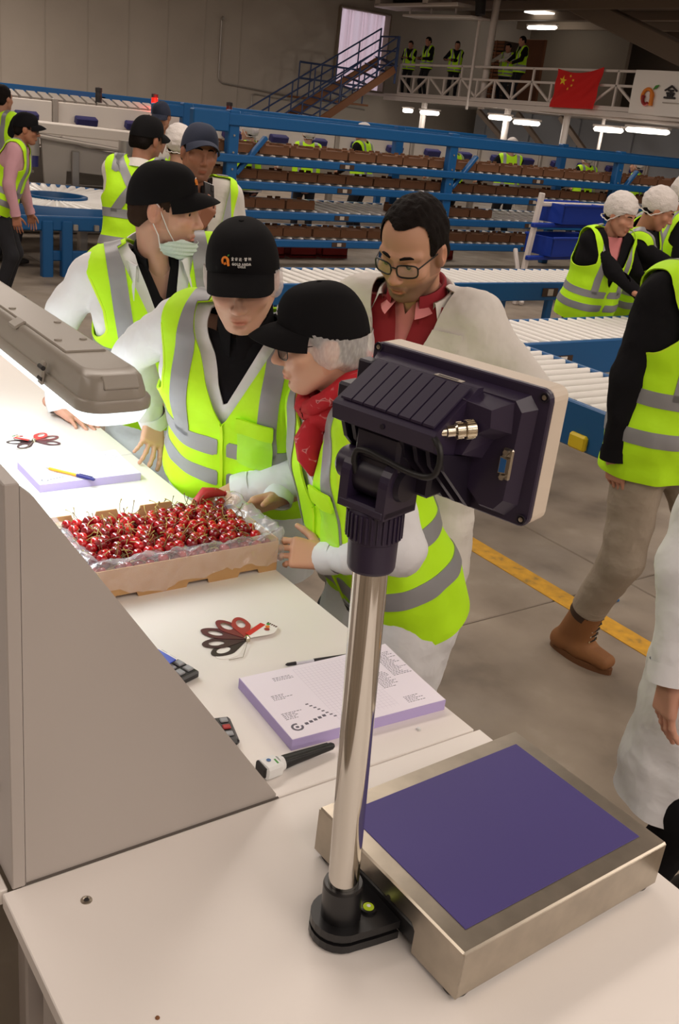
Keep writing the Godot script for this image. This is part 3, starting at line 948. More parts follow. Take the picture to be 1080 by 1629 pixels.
func stairs() -> void:
	var t := thing("staircase", "blue and brown steel staircase climbing to the gallery before the curtain", "stairs")
	var b := Vector3(19.86, 3.4, -27.2)
	var pair := [[Vector3(14.6, 0.15, -27.2), Vector3(19.9, 3.32, -27.2)], [Vector3(15.4, 0.15, -26.25), Vector3(19.86, 3.1, -26.25)]]
	for s in pair:
		part(t, "stringer", Geo.new().bar(s[0], s[1], 0.06, 0.22, Vector3.UP, 0.01), "rust_brown")
		for h: float in [0.3, 0.6, 0.9]: part(t, "rail", tube(s[0] + Vector3(0, h, 0), s[1] + Vector3(0, h, 0), 0.025), "stair_blue")
		for k in 8: part(t, "baluster", tube(s[0].lerp(s[1], k / 7.0), s[0].lerp(s[1], k / 7.0) + Vector3(0, 0.92, 0), 0.022), "stair_blue")
	for k in 15:
		var p: Vector3 = pair[0][0].lerp(pair[0][1], k / 14.0)
		var q: Vector3 = pair[1][0].lerp(pair[1][1], k / 14.0)
		part(t, "step", Geo.new().bar(p + Vector3(0, 0.1, 0), q + Vector3(0, 0.1, 0), 0.25, 0.03), "stair_blue")
	# top landing gate
	for s: float in [0.0, 0.95]:
		part(t, "gate_post", tube(b + Vector3(0.05, -0.7, s), b + Vector3(0.05, 0.62, s), 0.035), "stair_blue")
	for h: float in [-0.2, 0.2, 0.6]: part(t, "gate_rail", tube(b + Vector3(0.05, h, 0), b + Vector3(0.05, h, 0.95), 0.025), "stair_blue")
	# lower railing of the walkway in front of the curtain
	var w := thing("walkway_railing", "dark thin railing of the walkway below the curtained opening", "railing")
	for y: float in [2.55, 3.0]: part(w, "rail", tube(Vector3(17.5, y, -27.9), Vector3(20.0, y, -27.9), 0.03), "stair_blue")
	for k in 7: part(w, "post", tube(Vector3(17.5 + k * 0.41, 2.0, -27.9), Vector3(17.5 + k * 0.41, 3.0, -27.9), 0.022), "stair_blue")
	part(w, "floor_plate", Geo.new().box(Vector3(18.75, 2.0, -28.05), Vector3(2.6, 0.06, 0.8), Basis(), 0.01), "rust_brown")

# ---------------------------------------------------------------- racks and machines
func tray(m: String) -> Node3D:                              # a low cardboard fruit tray with scalloped edge
	var o := Node3D.new()
	var g := Geo.new()
	g.box(Vector3(0, 0.006, 0), Vector3(0.38, 0.012, 0.28))
	for s: float in [-1.0, 1.0]:
		g.box(Vector3(0, 0.045, s * 0.137), Vector3(0.38, 0.08, 0.006))
		g.box(Vector3(s * 0.187, 0.045, 0), Vector3(0.006, 0.08, 0.28))
		for q: float in [-0.15, 0.15]: g.box(Vector3(q, 0.095, s * 0.137), Vector3(0.07, 0.022, 0.008), Basis(), 0.003)
	part(o, "tray_body", g, m)
	part(o, "liner", Geo.new().box(Vector3(0, 0.078, 0), Vector3(0.36, 0.012, 0.26), Basis(), 0.005), "cardboard_dark")
	return o

func far_machines() -> void:
	var zf := -9.87
	var rk := thing("flow_rack", "long blue steel flow rack with four roller levels of fruit trays", "rack")
	for x: float in [5.42, 8.5, 11.6, 14.7]:
		for d: float in [0.0, -1.1]:
			part(rk, "post", Geo.new().box(Vector3(x, 0.87, zf + d), Vector3(0.13, 1.74, 0.1), Basis(), 0.012), "rack_blue")
		for k in 9: part(rk, "post_bolt", Geo.new().cyl(Vector3(x, 0.3 + k * 0.17, zf + 0.05), Vector3(x, 0.3 + k * 0.17, zf + 0.058), 0.012, 0.012, 6), "galv")
		part(rk, "gusset", Geo.new().bar(Vector3(x + 0.07, 1.1, zf), Vector3(x + 0.42, 1.5, zf), 0.05, 0.07, Vector3.BACK, 0.01), "rack_blue")
		part(rk, "foot_plate", Geo.new().box(Vector3(x, 0.006, zf), Vector3(0.22, 0.012, 0.2)), "rack_blue")
	part(rk, "top_beam", Geo.new().box(Vector3(9.95, 1.645, zf + 0.02), Vector3(9.9, 0.125, 0.09), Basis(), 0.012), "rack_blue")
	part(rk, "top_beam", Geo.new().box(Vector3(9.95, 1.645, zf - 1.1), Vector3(9.9, 0.125, 0.09), Basis(), 0.012), "rack_blue")
	part(rk, "end_panel", Geo.new().box(Vector3(5.12, 1.62, zf + 0.05), Vector3(0.42, 0.2, 0.1), Basis(), 0.012), "rack_blue")
	var ys := [1.26, 0.995, 0.69, 0.385]
	var tr := tray("tray_brown")
	var nth := ["first", "second", "third", "fourth", "fifth", "sixth", "seventh", "eighth", "ninth", "tenth", "eleventh", "twelfth", "thirteenth", "fourteenth", "fifteenth", "sixteenth", "seventeenth", "eighteenth", "nineteenth", "twentieth", "twenty-first", "twenty-second", "twenty-third", "last"]
	var names := ["top", "second", "third", "lowest"]
	var first: Node3D = null
	for k in 4:
		part(rk, "shelf_beam", Geo.new().box(Vector3(9.95, ys[k], zf + 0.03), Vector3(9.9, 0.085, 0.08), Basis(), 0.01), "rack_blue")
		part(rk, "shelf_beam", Geo.new().box(Vector3(9.95, ys[k] + 0.03, zf - 1.06), Vector3(9.9, 0.085, 0.08), Basis(), 0.01), "rack_blue")
		var ro := Geo.new()
		for q in 62: ro.cyl(Vector3(5.2 + q * 0.155, ys[k] + 0.035, zf - 0.02), Vector3(5.2 + q * 0.155, ys[k] + 0.06, zf - 1.0), 0.022, 0.022, 6)
		part(rk, "rollers", ro, "roller").set_meta("kind", "stuff")
		for q in 3: part(rk, "level_sign", Geo.new().box(Vector3(6.9 + q * 3.1, ys[k], zf + 0.074), Vector3(0.2, 0.05, 0.006)), "leather_dark")
		for q in 3: part(rk, "sign_card", Geo.new().box(Vector3(6.9 + q * 3.1, ys[k], zf + 0.079), Vector3(0.06, 0.04, 0.006)), "sticker")
		for q in 24:
			var x := 5.2 + q * 0.4 + rng.randf_range(-0.006, 0.006)
			if k == 2 and (q > 2 and q % 7 > 3): continue      # the third level is mostly empty
			for row in (1 if k != 0 else 2):
				var at := Vector3(x, ys[k] + 0.063 + row * 0.0, zf - 0.2 - row * 0.32)
				var lab: String = "brown fruit tray, %s from the left, %s%s level of the blue rack" % [nth[q], ["back row, " if row == 1 else "", "", "", ""][k], names[k]]
				if first == null:
					first = tr
					tr.name = numbered("fruit_tray"); add_child(tr); tr.position = at
					tag(tr, lab, "tray", "fruit trays on the flow rack")
				else: copy_of(first, at, lab)
				if row == 1: break
	# white and blue plastic bits on the ground below: red crates
	for k in 6:
		var cr := thing("red_crate", "red plastic crate on the floor under the flow rack, %s from the left" % ["first", "second", "third", "fourth", "fifth", "sixth"][k], "crate", Vector3(6.3 + k * 0.5 + (0.9 if k > 3 else 0.0), 0, -11.3), 0.0, "red crates under the rack")
		var g := Geo.new()
		g.box(Vector3(0, 0.02, 0), Vector3(0.42, 0.04, 0.3))
		for s: float in [-1.0, 1.0]: g.box(Vector3(0, 0.15, s * 0.14), Vector3(0.42, 0.26, 0.02), Basis(), 0.005).box(Vector3(s * 0.2, 0.15, 0), Vector3(0.02, 0.26, 0.3), Basis(), 0.005)
		part(cr, "crate_body", g, "red_paint")
		part(cr, "rim", Geo.new().box(Vector3(0, 0.28, 0.15), Vector3(0.44, 0.03, 0.02), Basis(), 0.005).box(Vector3(0, 0.28, -0.15), Vector3(0.44, 0.03, 0.02), Basis(), 0.005), "red_paint")
	sorter()
	curve_conveyor()

# the long white sorting line behind everything
func sorter() -> void:
	var z := -14.6
	var so := thing("sorting_line", "long white sorting machine with blue chutes along the back of the hall", "machine")
	part(so, "bed", Geo.new().box(Vector3(11.0, 0.95, z - 0.5), Vector3(14.5, 0.28, 1.2), Basis(), 0.02), "machine_grey")
	for k in 9:
		var x := 4.4 + k * 1.62
		part(so, "panel", Geo.new().box(Vector3(x, 1.37, z - 0.1), Vector3(1.54, 0.3, 0.05), Basis(), 0.01), "machine_white")
		part(so, "panel_post", Geo.new().box(Vector3(x + 0.81, 1.28, z - 0.08), Vector3(0.07, 0.56, 0.09), Basis(), 0.008), "machine_grey")
		part(so, "lower_panel", Geo.new().box(Vector3(x, 1.06, z + 0.15), Vector3(1.58, 0.22, 0.05), Basis(), 0.01), "machine_white")
		part(so, "leg", Geo.new().box(Vector3(x + 0.7, 0.4, z), Vector3(0.1, 0.82, 0.1), Basis(), 0.01), "machine_grey")
		for q in 2: part(so, "chute", Geo.new().box(Vector3(x - 0.38 + q * 0.76, 1.3, z + 0.0), Vector3(0.32, 0.11, 0.12), Basis(Vector3.RIGHT, 0.3), 0.015), "bin_blue")
	var tp := Geo.new()
	for k in 90: tp.box(Vector3(4.0 + k * 0.16, 1.55, z - 0.25), Vector3(0.12, 0.07, 0.3), Basis(Vector3.RIGHT, 0.25))
	part(so, "cup_chain", tp, "machine_grey").set_meta("kind", "stuff")
	part(so, "blue_beam", Geo.new().box(Vector3(8.8, 1.62, z - 1.6), Vector3(12.0, 0.1, 0.1), Basis(), 0.01), "rack_blue")
	for k in 6: part(so, "blue_post", Geo.new().box(Vector3(4.6 + k * 1.9, 0.8, z - 1.6), Vector3(0.12, 1.66, 0.1), Basis(), 0.01), "rack_blue")
	# signal lamps standing on the line
	for s in [[6.78, "red_lens", "lit red signal lamp on the white sorting line"], [8.05, "red_lens_off", "dark red signal lamp beside the man on the platform"], [5.9, "dark", "black sensor post at the back of the white sorting line"]]:
		var t := thing("signal_lamp", s[2], "lamp", Vector3(s[0], 1.52, z - 0.2))
		part(t, "base", Geo.new().lathe([Vector2(0, 0), Vector2(0.05, 0), Vector2(0.05, 0.06), Vector2(0.0, 0.06)], Vector3.ZERO, Vector3.UP, 12), "dark")
		part(t, "lens", Geo.new().lathe([Vector2(0.045, 0.06), Vector2(0.05, 0.13), Vector2(0.045, 0.19), Vector2(0.0, 0.19)], Vector3.ZERO, Vector3.UP, 12), s[1])
		part(t, "top_cap", Geo.new().lathe([Vector2(0.05, 0.19), Vector2(0.05, 0.24), Vector2(0, 0.25)], Vector3.ZERO, Vector3.UP, 12), "dark")
		if s[1] == "red_lens":
			var l := OmniLight3D.new()
			l.name = "signal_glow"; l.light_color = Color(1, 0.1, 0.05); l.light_energy = 0.15; l.omni_range = 12.0; l.omni_attenuation = 2.0; l.shadow_enabled = true; l.light_size = 0.04
			t.add_child(l); l.position = Vector3(0, 0.13, 0.12)
	# the big grey feed machine in front of the line, left
	var z1 := -12.6
	var fm := thing("feed_machine", "grey steel feeding machine with sloping tray left of the flow rack", "machine")
	part(fm, "rail", Geo.new().bar(Vector3(3.4, 1.27, z1 - 0.5), Vector3(6.4, 1.2, z1 - 0.5), 0.3, 0.14, Vector3.UP, 0.015), "machine_white")
	part(fm, "side_plate", Geo.new().prism(PackedVector2Array([Vector2(4.35, 0.55), Vector2(4.6, 0.5), Vector2(4.62, 0.78), Vector2(5.75, 0.72), Vector2(5.8, 0.95), Vector2(4.3, 1.16)]), z1 - 0.04, z1, Transform3D()), "machine_grey")
	part(fm, "tray_top", Geo.new().bar(Vector3(4.2, 1.17, z1 - 0.3), Vector3(6.2, 0.98, z1 - 0.3), 0.75, 0.04, Vector3.UP, 0.01), "machine_grey")
	part(fm, "side_post", Geo.new().box(Vector3(4.72, 0.75, z1 + 0.03), Vector3(0.09, 0.55, 0.05), Basis(), 0.008), "galv")
	part(fm, "front_rail", Geo.new().bar(Vector3(3.4, 0.58, z1 + 0.15), Vector3(4.6, 0.56, z1 + 0.15), 0.08, 0.05, Vector3.UP, 0.01), "galv")
	part(fm, "dark_base", Geo.new().box(Vector3(5.0, 0.28, z1 - 0.4), Vector3(3.2, 0.55, 0.6), Basis(), 0.01), "machine_grey")
	part(fm, "back_panel", Geo.new().box(Vector3(4.3, 0.75, z1 - 0.75), Vector3(3.0, 0.5, 0.05), Basis(), 0.01), "machine_grey")
	for x: float in [4.15, 5.35]:
		part(fm, "motor", Geo.new().cyl(Vector3(x, 0.95, z1 + 0.1), Vector3(x, 1.2, z1 + 0.1), 0.09, 0.09, 12), "galv")
		part(fm, "motor_end", Geo.new().cyl(Vector3(x, 0.82, z1 + 0.1), Vector3(x, 0.95, z1 + 0.1), 0.075, 0.08, 12), "bin_blue")
	part(fm, "cable", Geo.new().sweep([Vector3(5.2, 0.75, z1 + 0.05), Vector3(5.12, 0.5, z1 + 0.1), Vector3(5.15, 0.3, z1 + 0.1), Vector3(5.3, 0.15, z1 + 0.05)], [0.015], 8), "machine_white")
	part(fm, "light_tray", Geo.new().box(Vector3(4.15, 0.72, z1 - 0.5), Vector3(0.35, 0.03, 0.3), Basis(), 0.005), "machine_white")
	# grey control box with a dark screen by the rack
	var cb := thing("control_box", "grey control box with slanted dark panel behind the flow rack corner", "machine", Vector3(5.85, 0, -12.35))
	part(cb, "cabinet", Geo.new().box(Vector3(0, 0.6, 0), Vector3(0.6, 1.2, 0.4), Basis(), 0.02), "machine_grey")
	part(cb, "panel", Geo.new().box(Vector3(0.1, 1.28, 0), Vector3(0.45, 0.3, 0.05), Basis(Vector3.RIGHT, -0.5), 0.01), "dark")
	part(cb, "screen", Geo.new().box(Vector3(-0.15, 1.02, 0.205), Vector3(0.1, 0.16, 0.01)), "white_card")

func curve_conveyor() -> void:
	var c := Vector3(4.0, 0, -11.25)
	var y := 0.6
	var t := thing("curved_conveyor", "blue framed curved roller conveyor with a white bed at the left back", "conveyor")
	var ri := 0.32; var ro := 1.15
	for e in [[ro, "outer_frame"], [ri, "inner_frame"]]:
		var a := []
		for r in 4:
			var row := []
			for k in 41:
				var an := TAU * k / 40.0
				var rr: float = e[0] + [-0.03, -0.03, 0.03, 0.03][r]
				row.append(c + Vector3(cos(an) * rr, y + [-0.12, 0.04, 0.04, -0.12][r], sin(an) * rr))
			a.append(row)
		part(t, e[1], Geo.new().grid(a), "rack_blue")
	var rl := Geo.new()
	for k in 60:
		var an := TAU * k / 60.0
		var d := Vector3(cos(an), 0, sin(an))
		rl.cyl(c + d * (ri + 0.03) + Vector3(0, y, 0), c + d * (ro - 0.03) + Vector3(0, y, 0), 0.022, 0.05, 6)
	part(t, "rollers", rl, "roller").set_meta("kind", "stuff")
	part(t, "belt_bed", Geo.new().lathe([Vector2(ri, y + 0.01), Vector2(ro - 0.02, y + 0.01)], c, Vector3.UP, 40), "machine_white")
	part(t, "front_beam", Geo.new().box(Vector3(3.95, 0.52, -9.9), Vector3(1.8, 0.14, 0.08), Basis(), 0.012), "rack_blue")
	part(t, "lower_beam", Geo.new().box(Vector3(4.1, 0.2, -9.92), Vector3(1.4, 0.1, 0.07), Basis(), 0.012), "rack_blue")
	for x: float in [3.42, 3.62, 4.78]: part(t, "leg", Geo.new().box(Vector3(x, 0.27, -9.88), Vector3(0.11, 0.56, 0.09), Basis(), 0.01), "rack_blue")
	for k in 5: part(t, "sensor", Geo.new().box(Vector3(3.7 + k * 0.22, 0.49, -9.84), Vector3(0.05, 0.06, 0.04), Basis(), 0.006), "galv")
	part(t, "middle_leg", Geo.new().box(Vector3(3.95, 0.25, -10.3), Vector3(0.09, 0.5, 0.09), Basis(), 0.01), "galv")

# straight roller conveyor: rollers run across, rails along
func roller_lane(t: Node3D, a: Vector3, b: Vector3, w: float, step: float, rail_h: float, r := 0.024) -> void:
	var d := (b - a).normalized()
	var s := Vector3.UP.cross(d).normalized() * w * 0.5
	var n := int(a.distance_to(b) / step)
	var sh := Geo.new().cyl(-s * 0.97, s * 0.97, r, r, 10).mesh(MT["roller"])
	for k in n:
		var o := part_mesh(t, "roller", sh)
		o.position = a + d * (k + 0.5) * step
	for e: float in [-1.0, 1.0]:
		part(t, "side_rail", Geo.new().bar(a + s * e - Vector3(0, rail_h * 0.5 - 0.02, 0), b + s * e - Vector3(0, rail_h * 0.5 - 0.02, 0), 0.035, rail_h, Vector3.UP, 0.006), "rack_blue")

func conveyors() -> void:
	var y := 0.7
	var t := thing("roller_conveyor", "blue framed roller conveyor crossing before the flow rack behind the man in glasses", "conveyor")
	roller_lane(t, Vector3(3.4, y, -6.18), Vector3(8.6, y, -6.18), 0.6, 0.1, 0.15)
	for x: float in [3.7, 5.0, 6.4, 8.2]:
		for z: float in [-5.9, -6.46]: part(t, "leg", Geo.new().box(Vector3(x, 0.3, z), Vector3(0.07, 0.6, 0.05), Basis(), 0.006), "rack_blue")
	part(t, "sign", Geo.new().box(Vector3(6.35, 0.64, -5.855), Vector3(0.18, 0.07, 0.006)), "leather_dark")
	part(t, "sign_card", Geo.new().box(Vector3(6.35, 0.64, -5.85), Vector3(0.06, 0.055, 0.006)), "sticker")
	part(t, "hook", Geo.new().sweep([Vector3(5.55, 0.56, -5.87), Vector3(5.7, 0.53, -5.85), Vector3(5.72, 0.49, -5.85)], [0.012], 6), "dark")
	y = 0.8
	var c := thing("roller_conveyor", "roller conveyor branching to the right, its rollers pointing away", "conveyor")
	roller_lane(c, Vector3(3.93, y, -4.0), Vector3(6.7, y, -4.0), 0.52, 0.085, 0.2)
	for x: float in [4.3, 5.5, 6.5]:
		for z: float in [-3.77, -4.23]: part(c, "leg", Geo.new().box(Vector3(x, 0.3, z), Vector3(0.07, 0.6, 0.05), Basis(), 0.006), "rack_blue")
	part(c, "sign", Geo.new().box(Vector3(4.24, 0.705, -3.72), Vector3(0.15, 0.075, 0.006)), "leather_dark")
	part(c, "sign_card", Geo.new().box(Vector3(4.24, 0.705, -3.715), Vector3(0.05, 0.065, 0.006)), "white_card")
	part(c, "yellow_bar", Geo.new().cyl(Vector3(4.15, 0.65, -3.52), Vector3(4.5, 0.65, -3.52), 0.018, 0.018, 8), "warning_yellow")
	var l := thing("roller_conveyor", "roller conveyor running towards the walking man, its end by his arm", "conveyor")
	roller_lane(l, Vector3(3.61, y, -2.34), Vector3(3.61, y, -5.0), 0.57, 0.085, 0.2)
	for z: float in [-2.45, -3.6, -4.8]:
		for x: float in [3.36, 3.86]: part(l, "leg", Geo.new().box(Vector3(x, 0.3, z), Vector3(0.06, 0.6, 0.05), Basis(), 0.006), "rack_blue")
		part(l, "foot_plate", Geo.new().box(Vector3(3.34, 0.006, z), Vector3(0.16, 0.012, 0.1), Basis(), 0.004), "rack_blue")
	part(l, "yellow_label", Geo.new().box(Vector3(3.3, 0.66, -2.72), Vector3(0.03, 0.07, 0.1), Basis(), 0.01), "warning_yellow")
	# white stand with two blue bins in front of the rack
	var s := thing("bin_stand", "white tube stand holding blue bins in front of the flow rack", "stand")
	var f := [Vector3(8.35, 0.0, -8.2), Vector3(9.85, 0.0, -8.4)]
	for k in 2:
		part(s, "upright", Geo.new().bar(f[k] + Vector3(0.1 * k, 0, 0), f[k] + Vector3(0.12, 1.25 - 0.12 * k, 0), 0.07, 0.05, Vector3.BACK, 0.01), "white_paint")
		part(s, "foot", Geo.new().bar(f[k] + Vector3(0, 0.03, 0.1), f[k] + Vector3(0.35, 0.55, -0.5), 0.05, 0.05, Vector3.UP, 0.01), "white_paint")
	part(s, "cross_bar", Geo.new().bar(f[0] + Vector3(0.1, 1.13, 0), f[1] + Vector3(0.1, 1.13, 0), 0.05, 0.05, Vector3.UP, 0.01), "white_paint")
	for k in 2: part(s, "ledge", Geo.new().bar(f[0] + Vector3(-0.05, 0.55 + k * 0.36, 0.1), f[1] + Vector3(0.15, 0.55 + k * 0.36, 0.1), 0.06, 0.05, Vector3.UP, 0.01), "deep_blue")
	for k in 2:
		var b := thing("blue_bin", ["big blue plastic bin on the lower ledge of the white stand", "blue plastic bin on the upper ledge of the white stand"][k], "bin", Vector3(9.05, 0.58 + k * 0.36, -8.26), 0.12)
		var g := Geo.new()
		var bw := 1.0 if k == 0 else 0.8
		g.box(Vector3(0, 0.01, 0), Vector3(bw, 0.02, 0.4))
		for e: float in [-1.0, 1.0]: g.box(Vector3(0, 0.11, e * 0.19), Vector3(bw, 0.2, 0.02), Basis(), 0.006).box(Vector3(e * (bw * 0.5 - 0.01), 0.11, 0), Vector3(0.02, 0.2, 0.4), Basis(), 0.006)
		part(b, "bin_body", g, "deep_blue")
		part(b, "rim", Geo.new().box(Vector3(0, 0.205, 0.2), Vector3(bw + 0.03, 0.03, 0.03), Basis(), 0.008).box(Vector3(0, 0.205, -0.2), Vector3(bw + 0.03, 0.03, 0.03), Basis(), 0.008), "deep_blue")

# ---------------------------------------------------------------- tables and the inspection stand
const TY := 0.88

func table_top(called: String, label: String, x0: float, x1: float, z0: float, z1: float) -> Node3D:
	var t := thing(called, label, "table", Vector3((x0 + x1) * 0.5, 0, (z0 + z1) * 0.5), 0.0)
	var w := x1 - x0
	var d := z1 - z0
	part(t, "tabletop", Geo.new().box(Vector3(0, TY - 0.0125, 0), Vector3(w, 0.025, d), Basis(), 0.0015), "laminate")
	for sx: float in [-1.0, 1.0]:
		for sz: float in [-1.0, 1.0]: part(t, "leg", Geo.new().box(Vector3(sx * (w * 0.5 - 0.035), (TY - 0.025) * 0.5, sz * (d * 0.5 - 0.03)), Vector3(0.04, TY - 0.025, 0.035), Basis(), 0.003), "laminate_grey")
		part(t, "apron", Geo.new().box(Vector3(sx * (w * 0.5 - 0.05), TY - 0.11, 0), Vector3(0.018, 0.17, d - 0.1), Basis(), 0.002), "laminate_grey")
	return t

func tables() -> void:
	var a := table_top("work_table", "near white laminate table carrying the platform scale", 0.296, 1.16, -1.041, 0.25)
	a.get_node("tabletop").set_meta("label", "pale cream near tabletop with a screw")
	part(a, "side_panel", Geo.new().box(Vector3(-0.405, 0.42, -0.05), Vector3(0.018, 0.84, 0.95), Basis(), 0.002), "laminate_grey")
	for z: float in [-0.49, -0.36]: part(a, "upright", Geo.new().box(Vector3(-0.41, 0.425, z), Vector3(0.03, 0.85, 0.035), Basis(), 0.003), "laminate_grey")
	table_top("work_table", "white laminate table carrying the box of cherries", 0.33, 1.15, -2.578, -1.0445)
	table_top("work_table", "farthest white laminate table, under the grey lamp", 0.33, 1.152, -4.3, -2.581)
	table_top("side_table", "white table top just left of the grey divider's edge", -0.5, 0.305, -3.4, -1.046)
	# the sloping divider: long back panel and a triangular end
	var d := thing("divider", "grey laminate divider with a sloping triangular end standing on the tables", "divider")
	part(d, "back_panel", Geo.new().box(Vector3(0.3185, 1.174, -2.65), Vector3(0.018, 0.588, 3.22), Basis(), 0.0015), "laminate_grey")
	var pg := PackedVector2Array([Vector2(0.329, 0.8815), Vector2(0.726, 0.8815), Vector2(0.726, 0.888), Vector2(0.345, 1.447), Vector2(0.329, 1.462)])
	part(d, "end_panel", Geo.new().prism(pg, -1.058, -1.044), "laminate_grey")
	part(d, "gap", Geo.new().box(Vector3(0.53, 0.8808, -1.0425), Vector3(0.4, 0.0015, 0.004)), "crack")
	for y: float in [1.3, 1.02]: part(d, "screw_cap", Geo.new().lathe([Vector2(0, 0.004), Vector2(0.006, 0.003), Vector2(0.008, 0)], Vector3(0.309, y, -1.09), Vector3.LEFT, 12), "laminate")
	# screw in the near table top and a speck
	var s := thing("screw", "small round screw head in the cream table near the divider", "screw", Vector3(0.389, TY, -0.978))
	part(s, "screw_head", Geo.new().lathe([Vector2(0.0035, 0.0012), Vector2(0.005, 0.0022), Vector2(0.0075, 0.001), Vector2(0.008, 0.0)], Vector3.ZERO, Vector3.UP, 16), "steel")
	part(s, "socket", Geo.new().cyl(Vector3(0, 0.0002, 0), Vector3(0, 0.0013, 0), 0.0036, 0.0036, 6), "dark")
	single("crumb", "small brown crumb on the cream table at the bottom edge", "crumb", Geo.new().lathe([Vector2(0, 0.003), Vector2(0.0025, 0.0015), Vector2(0.003, 0)], Vector3.ZERO, Vector3.UP, 7), "cardboard_dark", Vector3(0.394, TY, -0.764))
	single("paper_scrap", "tiny white scrap on the table beside the near form pad", "scrap", Geo.new().lathe([Vector2(0, 0.005), Vector2(0.004, 0.004), Vector2(0.005, 0)], Vector3.ZERO, Vector3.UP, 6), "white_plastic", Vector3(1.054, TY, -1.089))

# ---------------------------------------------------------------- the platform scale
func scale_stand() -> void:
	var t := thing("platform_scale", "steel platform scale with purple plate, chrome pole and dark indicator head", "scale")
	var c := Vector3(0.9195, 0, -0.763)
	var b := Basis(Vector3.UP, deg_to_rad(1.75))
	var X := Transform3D(b, c)
	var w := 0.405; var d := 0.309; var top := 0.965; var low := 0.889
	# sheet steel tray: top frame and folded sides with a notch for the bracket
	var g := Geo.new()
	g.add(Geo.new().box(Vector3(0, top - 0.003, 0), Vector3(w, 0.006, d), Basis(), 0.0025), X)
	part(t, "tray_top", g, "steel")
	g = Geo.new()
	var h := top - 0.0035 - low
	g.add(Geo.new().box(Vector3(0, low + h * 0.5, d * 0.5 - 0.001), Vector3(w, h, 0.002), Basis(), 0.0008), X)
	g.add(Geo.new().box(Vector3(0, low + h * 0.5, -d * 0.5 + 0.001), Vector3(w, h, 0.002), Basis(), 0.0008), X)
	g.add(Geo.new().box(Vector3(w * 0.5 - 0.001, low + h * 0.5, 0), Vector3(0.002, h, d - 0.001), Basis(), 0.0008), X)
	var nt := PackedVector2Array([Vector2(-d * 0.5, low), Vector2(-0.06, low), Vector2(-0.06, low + 0.045), Vector2(0.06, low + 0.045), Vector2(0.068, low + 0.036), Vector2(0.068, low), Vector2(d * 0.5, low), Vector2(d * 0.5, top - 0.0035), Vector2(-d * 0.5, top - 0.0035)])
	g.add(Geo.new().prism(nt, -0.001, 0.001, Transform3D(Basis(Vector3(0, 0, 1), Vector3.UP, Vector3(-1, 0, 0)), Vector3(-w * 0.5 + 0.001, 0, 0))), X)
	part(t, "tray_side", g, "steel")
	part(t, "side_hole", Geo.new().add(Geo.new().cyl(Vector3(-w * 0.5 - 0.0006, top - 0.03, 0.012), Vector3(-w * 0.5 + 0.002, top - 0.03, 0.012), 0.004, 0.004, 12), X), "dark")
	part(t, "blue_plate", Geo.new().add(Geo.new().box(Vector3(0.0, top + 0.0004, 0.0), Vector3(0.349, 0.0012, 0.252), Basis(), 0.0005), X), "blue_mat")
	part(t, "sticker", Geo.new().add(Geo.new().box(Vector3(-0.168, top + 0.001, -0.132), Vector3(0.022, 0.001, 0.016)), X), "white_card")
	part(t, "base_frame", Geo.new().add(Geo.new().box(Vector3(0, low + 0.016, 0), Vector3(w - 0.06, 0.03, 0.07), Basis(), 0.002).box(Vector3(-w * 0.5 + 0.02, low + 0.02, 0), Vector3(0.03, 0.03, d - 0.03), Basis(), 0.002).box(Vector3(w * 0.5 - 0.02, low + 0.02, 0), Vector3(0.03, 0.03, d - 0.03), Basis(), 0.002), X), "black_plastic")
	for sx: float in [-1.0, 1.0]:
		for sz: float in [-1.0, 1.0]: part(t, "rubber_foot", Geo.new().lathe([Vector2(0.016, 0.0), Vector2(0.018, 0.004), Vector2(0.016, 0.03), Vector2(0, 0.03)], X * Vector3(sx * (w * 0.5 - 0.02), TY, sz * (d * 0.5 - 0.02)), Vector3.UP, 14), "rubber")
	# bracket arm with a bubble level
	var pb := Vector3(0.66, TY, -0.77)
	var pts := PackedVector2Array()
	for k in 13:
		var an := PI * 0.5 + PI * k / 12.0
		pts.append(Vector2(cos(an), sin(an)) * 0.041)
	pts.append(Vector2(0.03, -0.048)); pts.append(Vector2(0.062, -0.05)); pts.append(Vector2(0.062, 0.05)); pts.append(Vector2(0.03, 0.046))
	var flat := Transform3D(Basis(Vector3.RIGHT, Vector3.BACK, Vector3.DOWN), pb)
	part(t, "bracket_arm", Geo.new().prism(pts, -0.034, -0.022, flat).prism(pts, -0.016, -0.004, flat), "black_plastic")
	var in_ := PackedVector2Array()
	for q in pts: in_.append(q * Vector2(0.93, 0.86))
	part(t, "bracket_web", Geo.new().prism(in_, -0.024, -0.008, flat), "rubber")
	var lv := part(t, "bubble_level", Geo.new().lathe([Vector2(0.0115, 0.0), Vector2(0.0115, 0.004), Vector2(0.0085, 0.0045), Vector2(0.0085, 0.002), Vector2(0, 0.002)], pb + Vector3(0.036, 0.034, 0.012), Vector3.UP, 20), "black_plastic")
	part(lv, "vial", Geo.new().lathe([Vector2(0.0085, 0.001), Vector2(0.0075, 0.004), Vector2(0, 0.0045)], pb + Vector3(0.036, 0.034, 0.012), Vector3.UP, 20), "level_green")
	part(lv, "bubble", Geo.new().lathe([Vector2(0.003, 0.0042), Vector2(0.002, 0.0052), Vector2(0, 0.0055)], pb + Vector3(0.037, 0.034, 0.011), Vector3.UP, 12), "white_plastic")
	# the pole leans slightly
	var p0 := Vector3(0.66, 0.902, -0.77)
	var p1 := Vector3(0.6405, 1.43, -0.781)
	var ax := (p1 - p0).normalized()
	part(t, "pole_socket", Geo.new().lathe([Vector2(0.031, -0.02), Vector2(0.031, 0.0), Vector2(0.027, 0.006), Vector2(0.0265, 0.062), Vector2(0.025, 0.066), Vector2(0.0205, 0.066)], p0, ax, 28), "black_plastic")
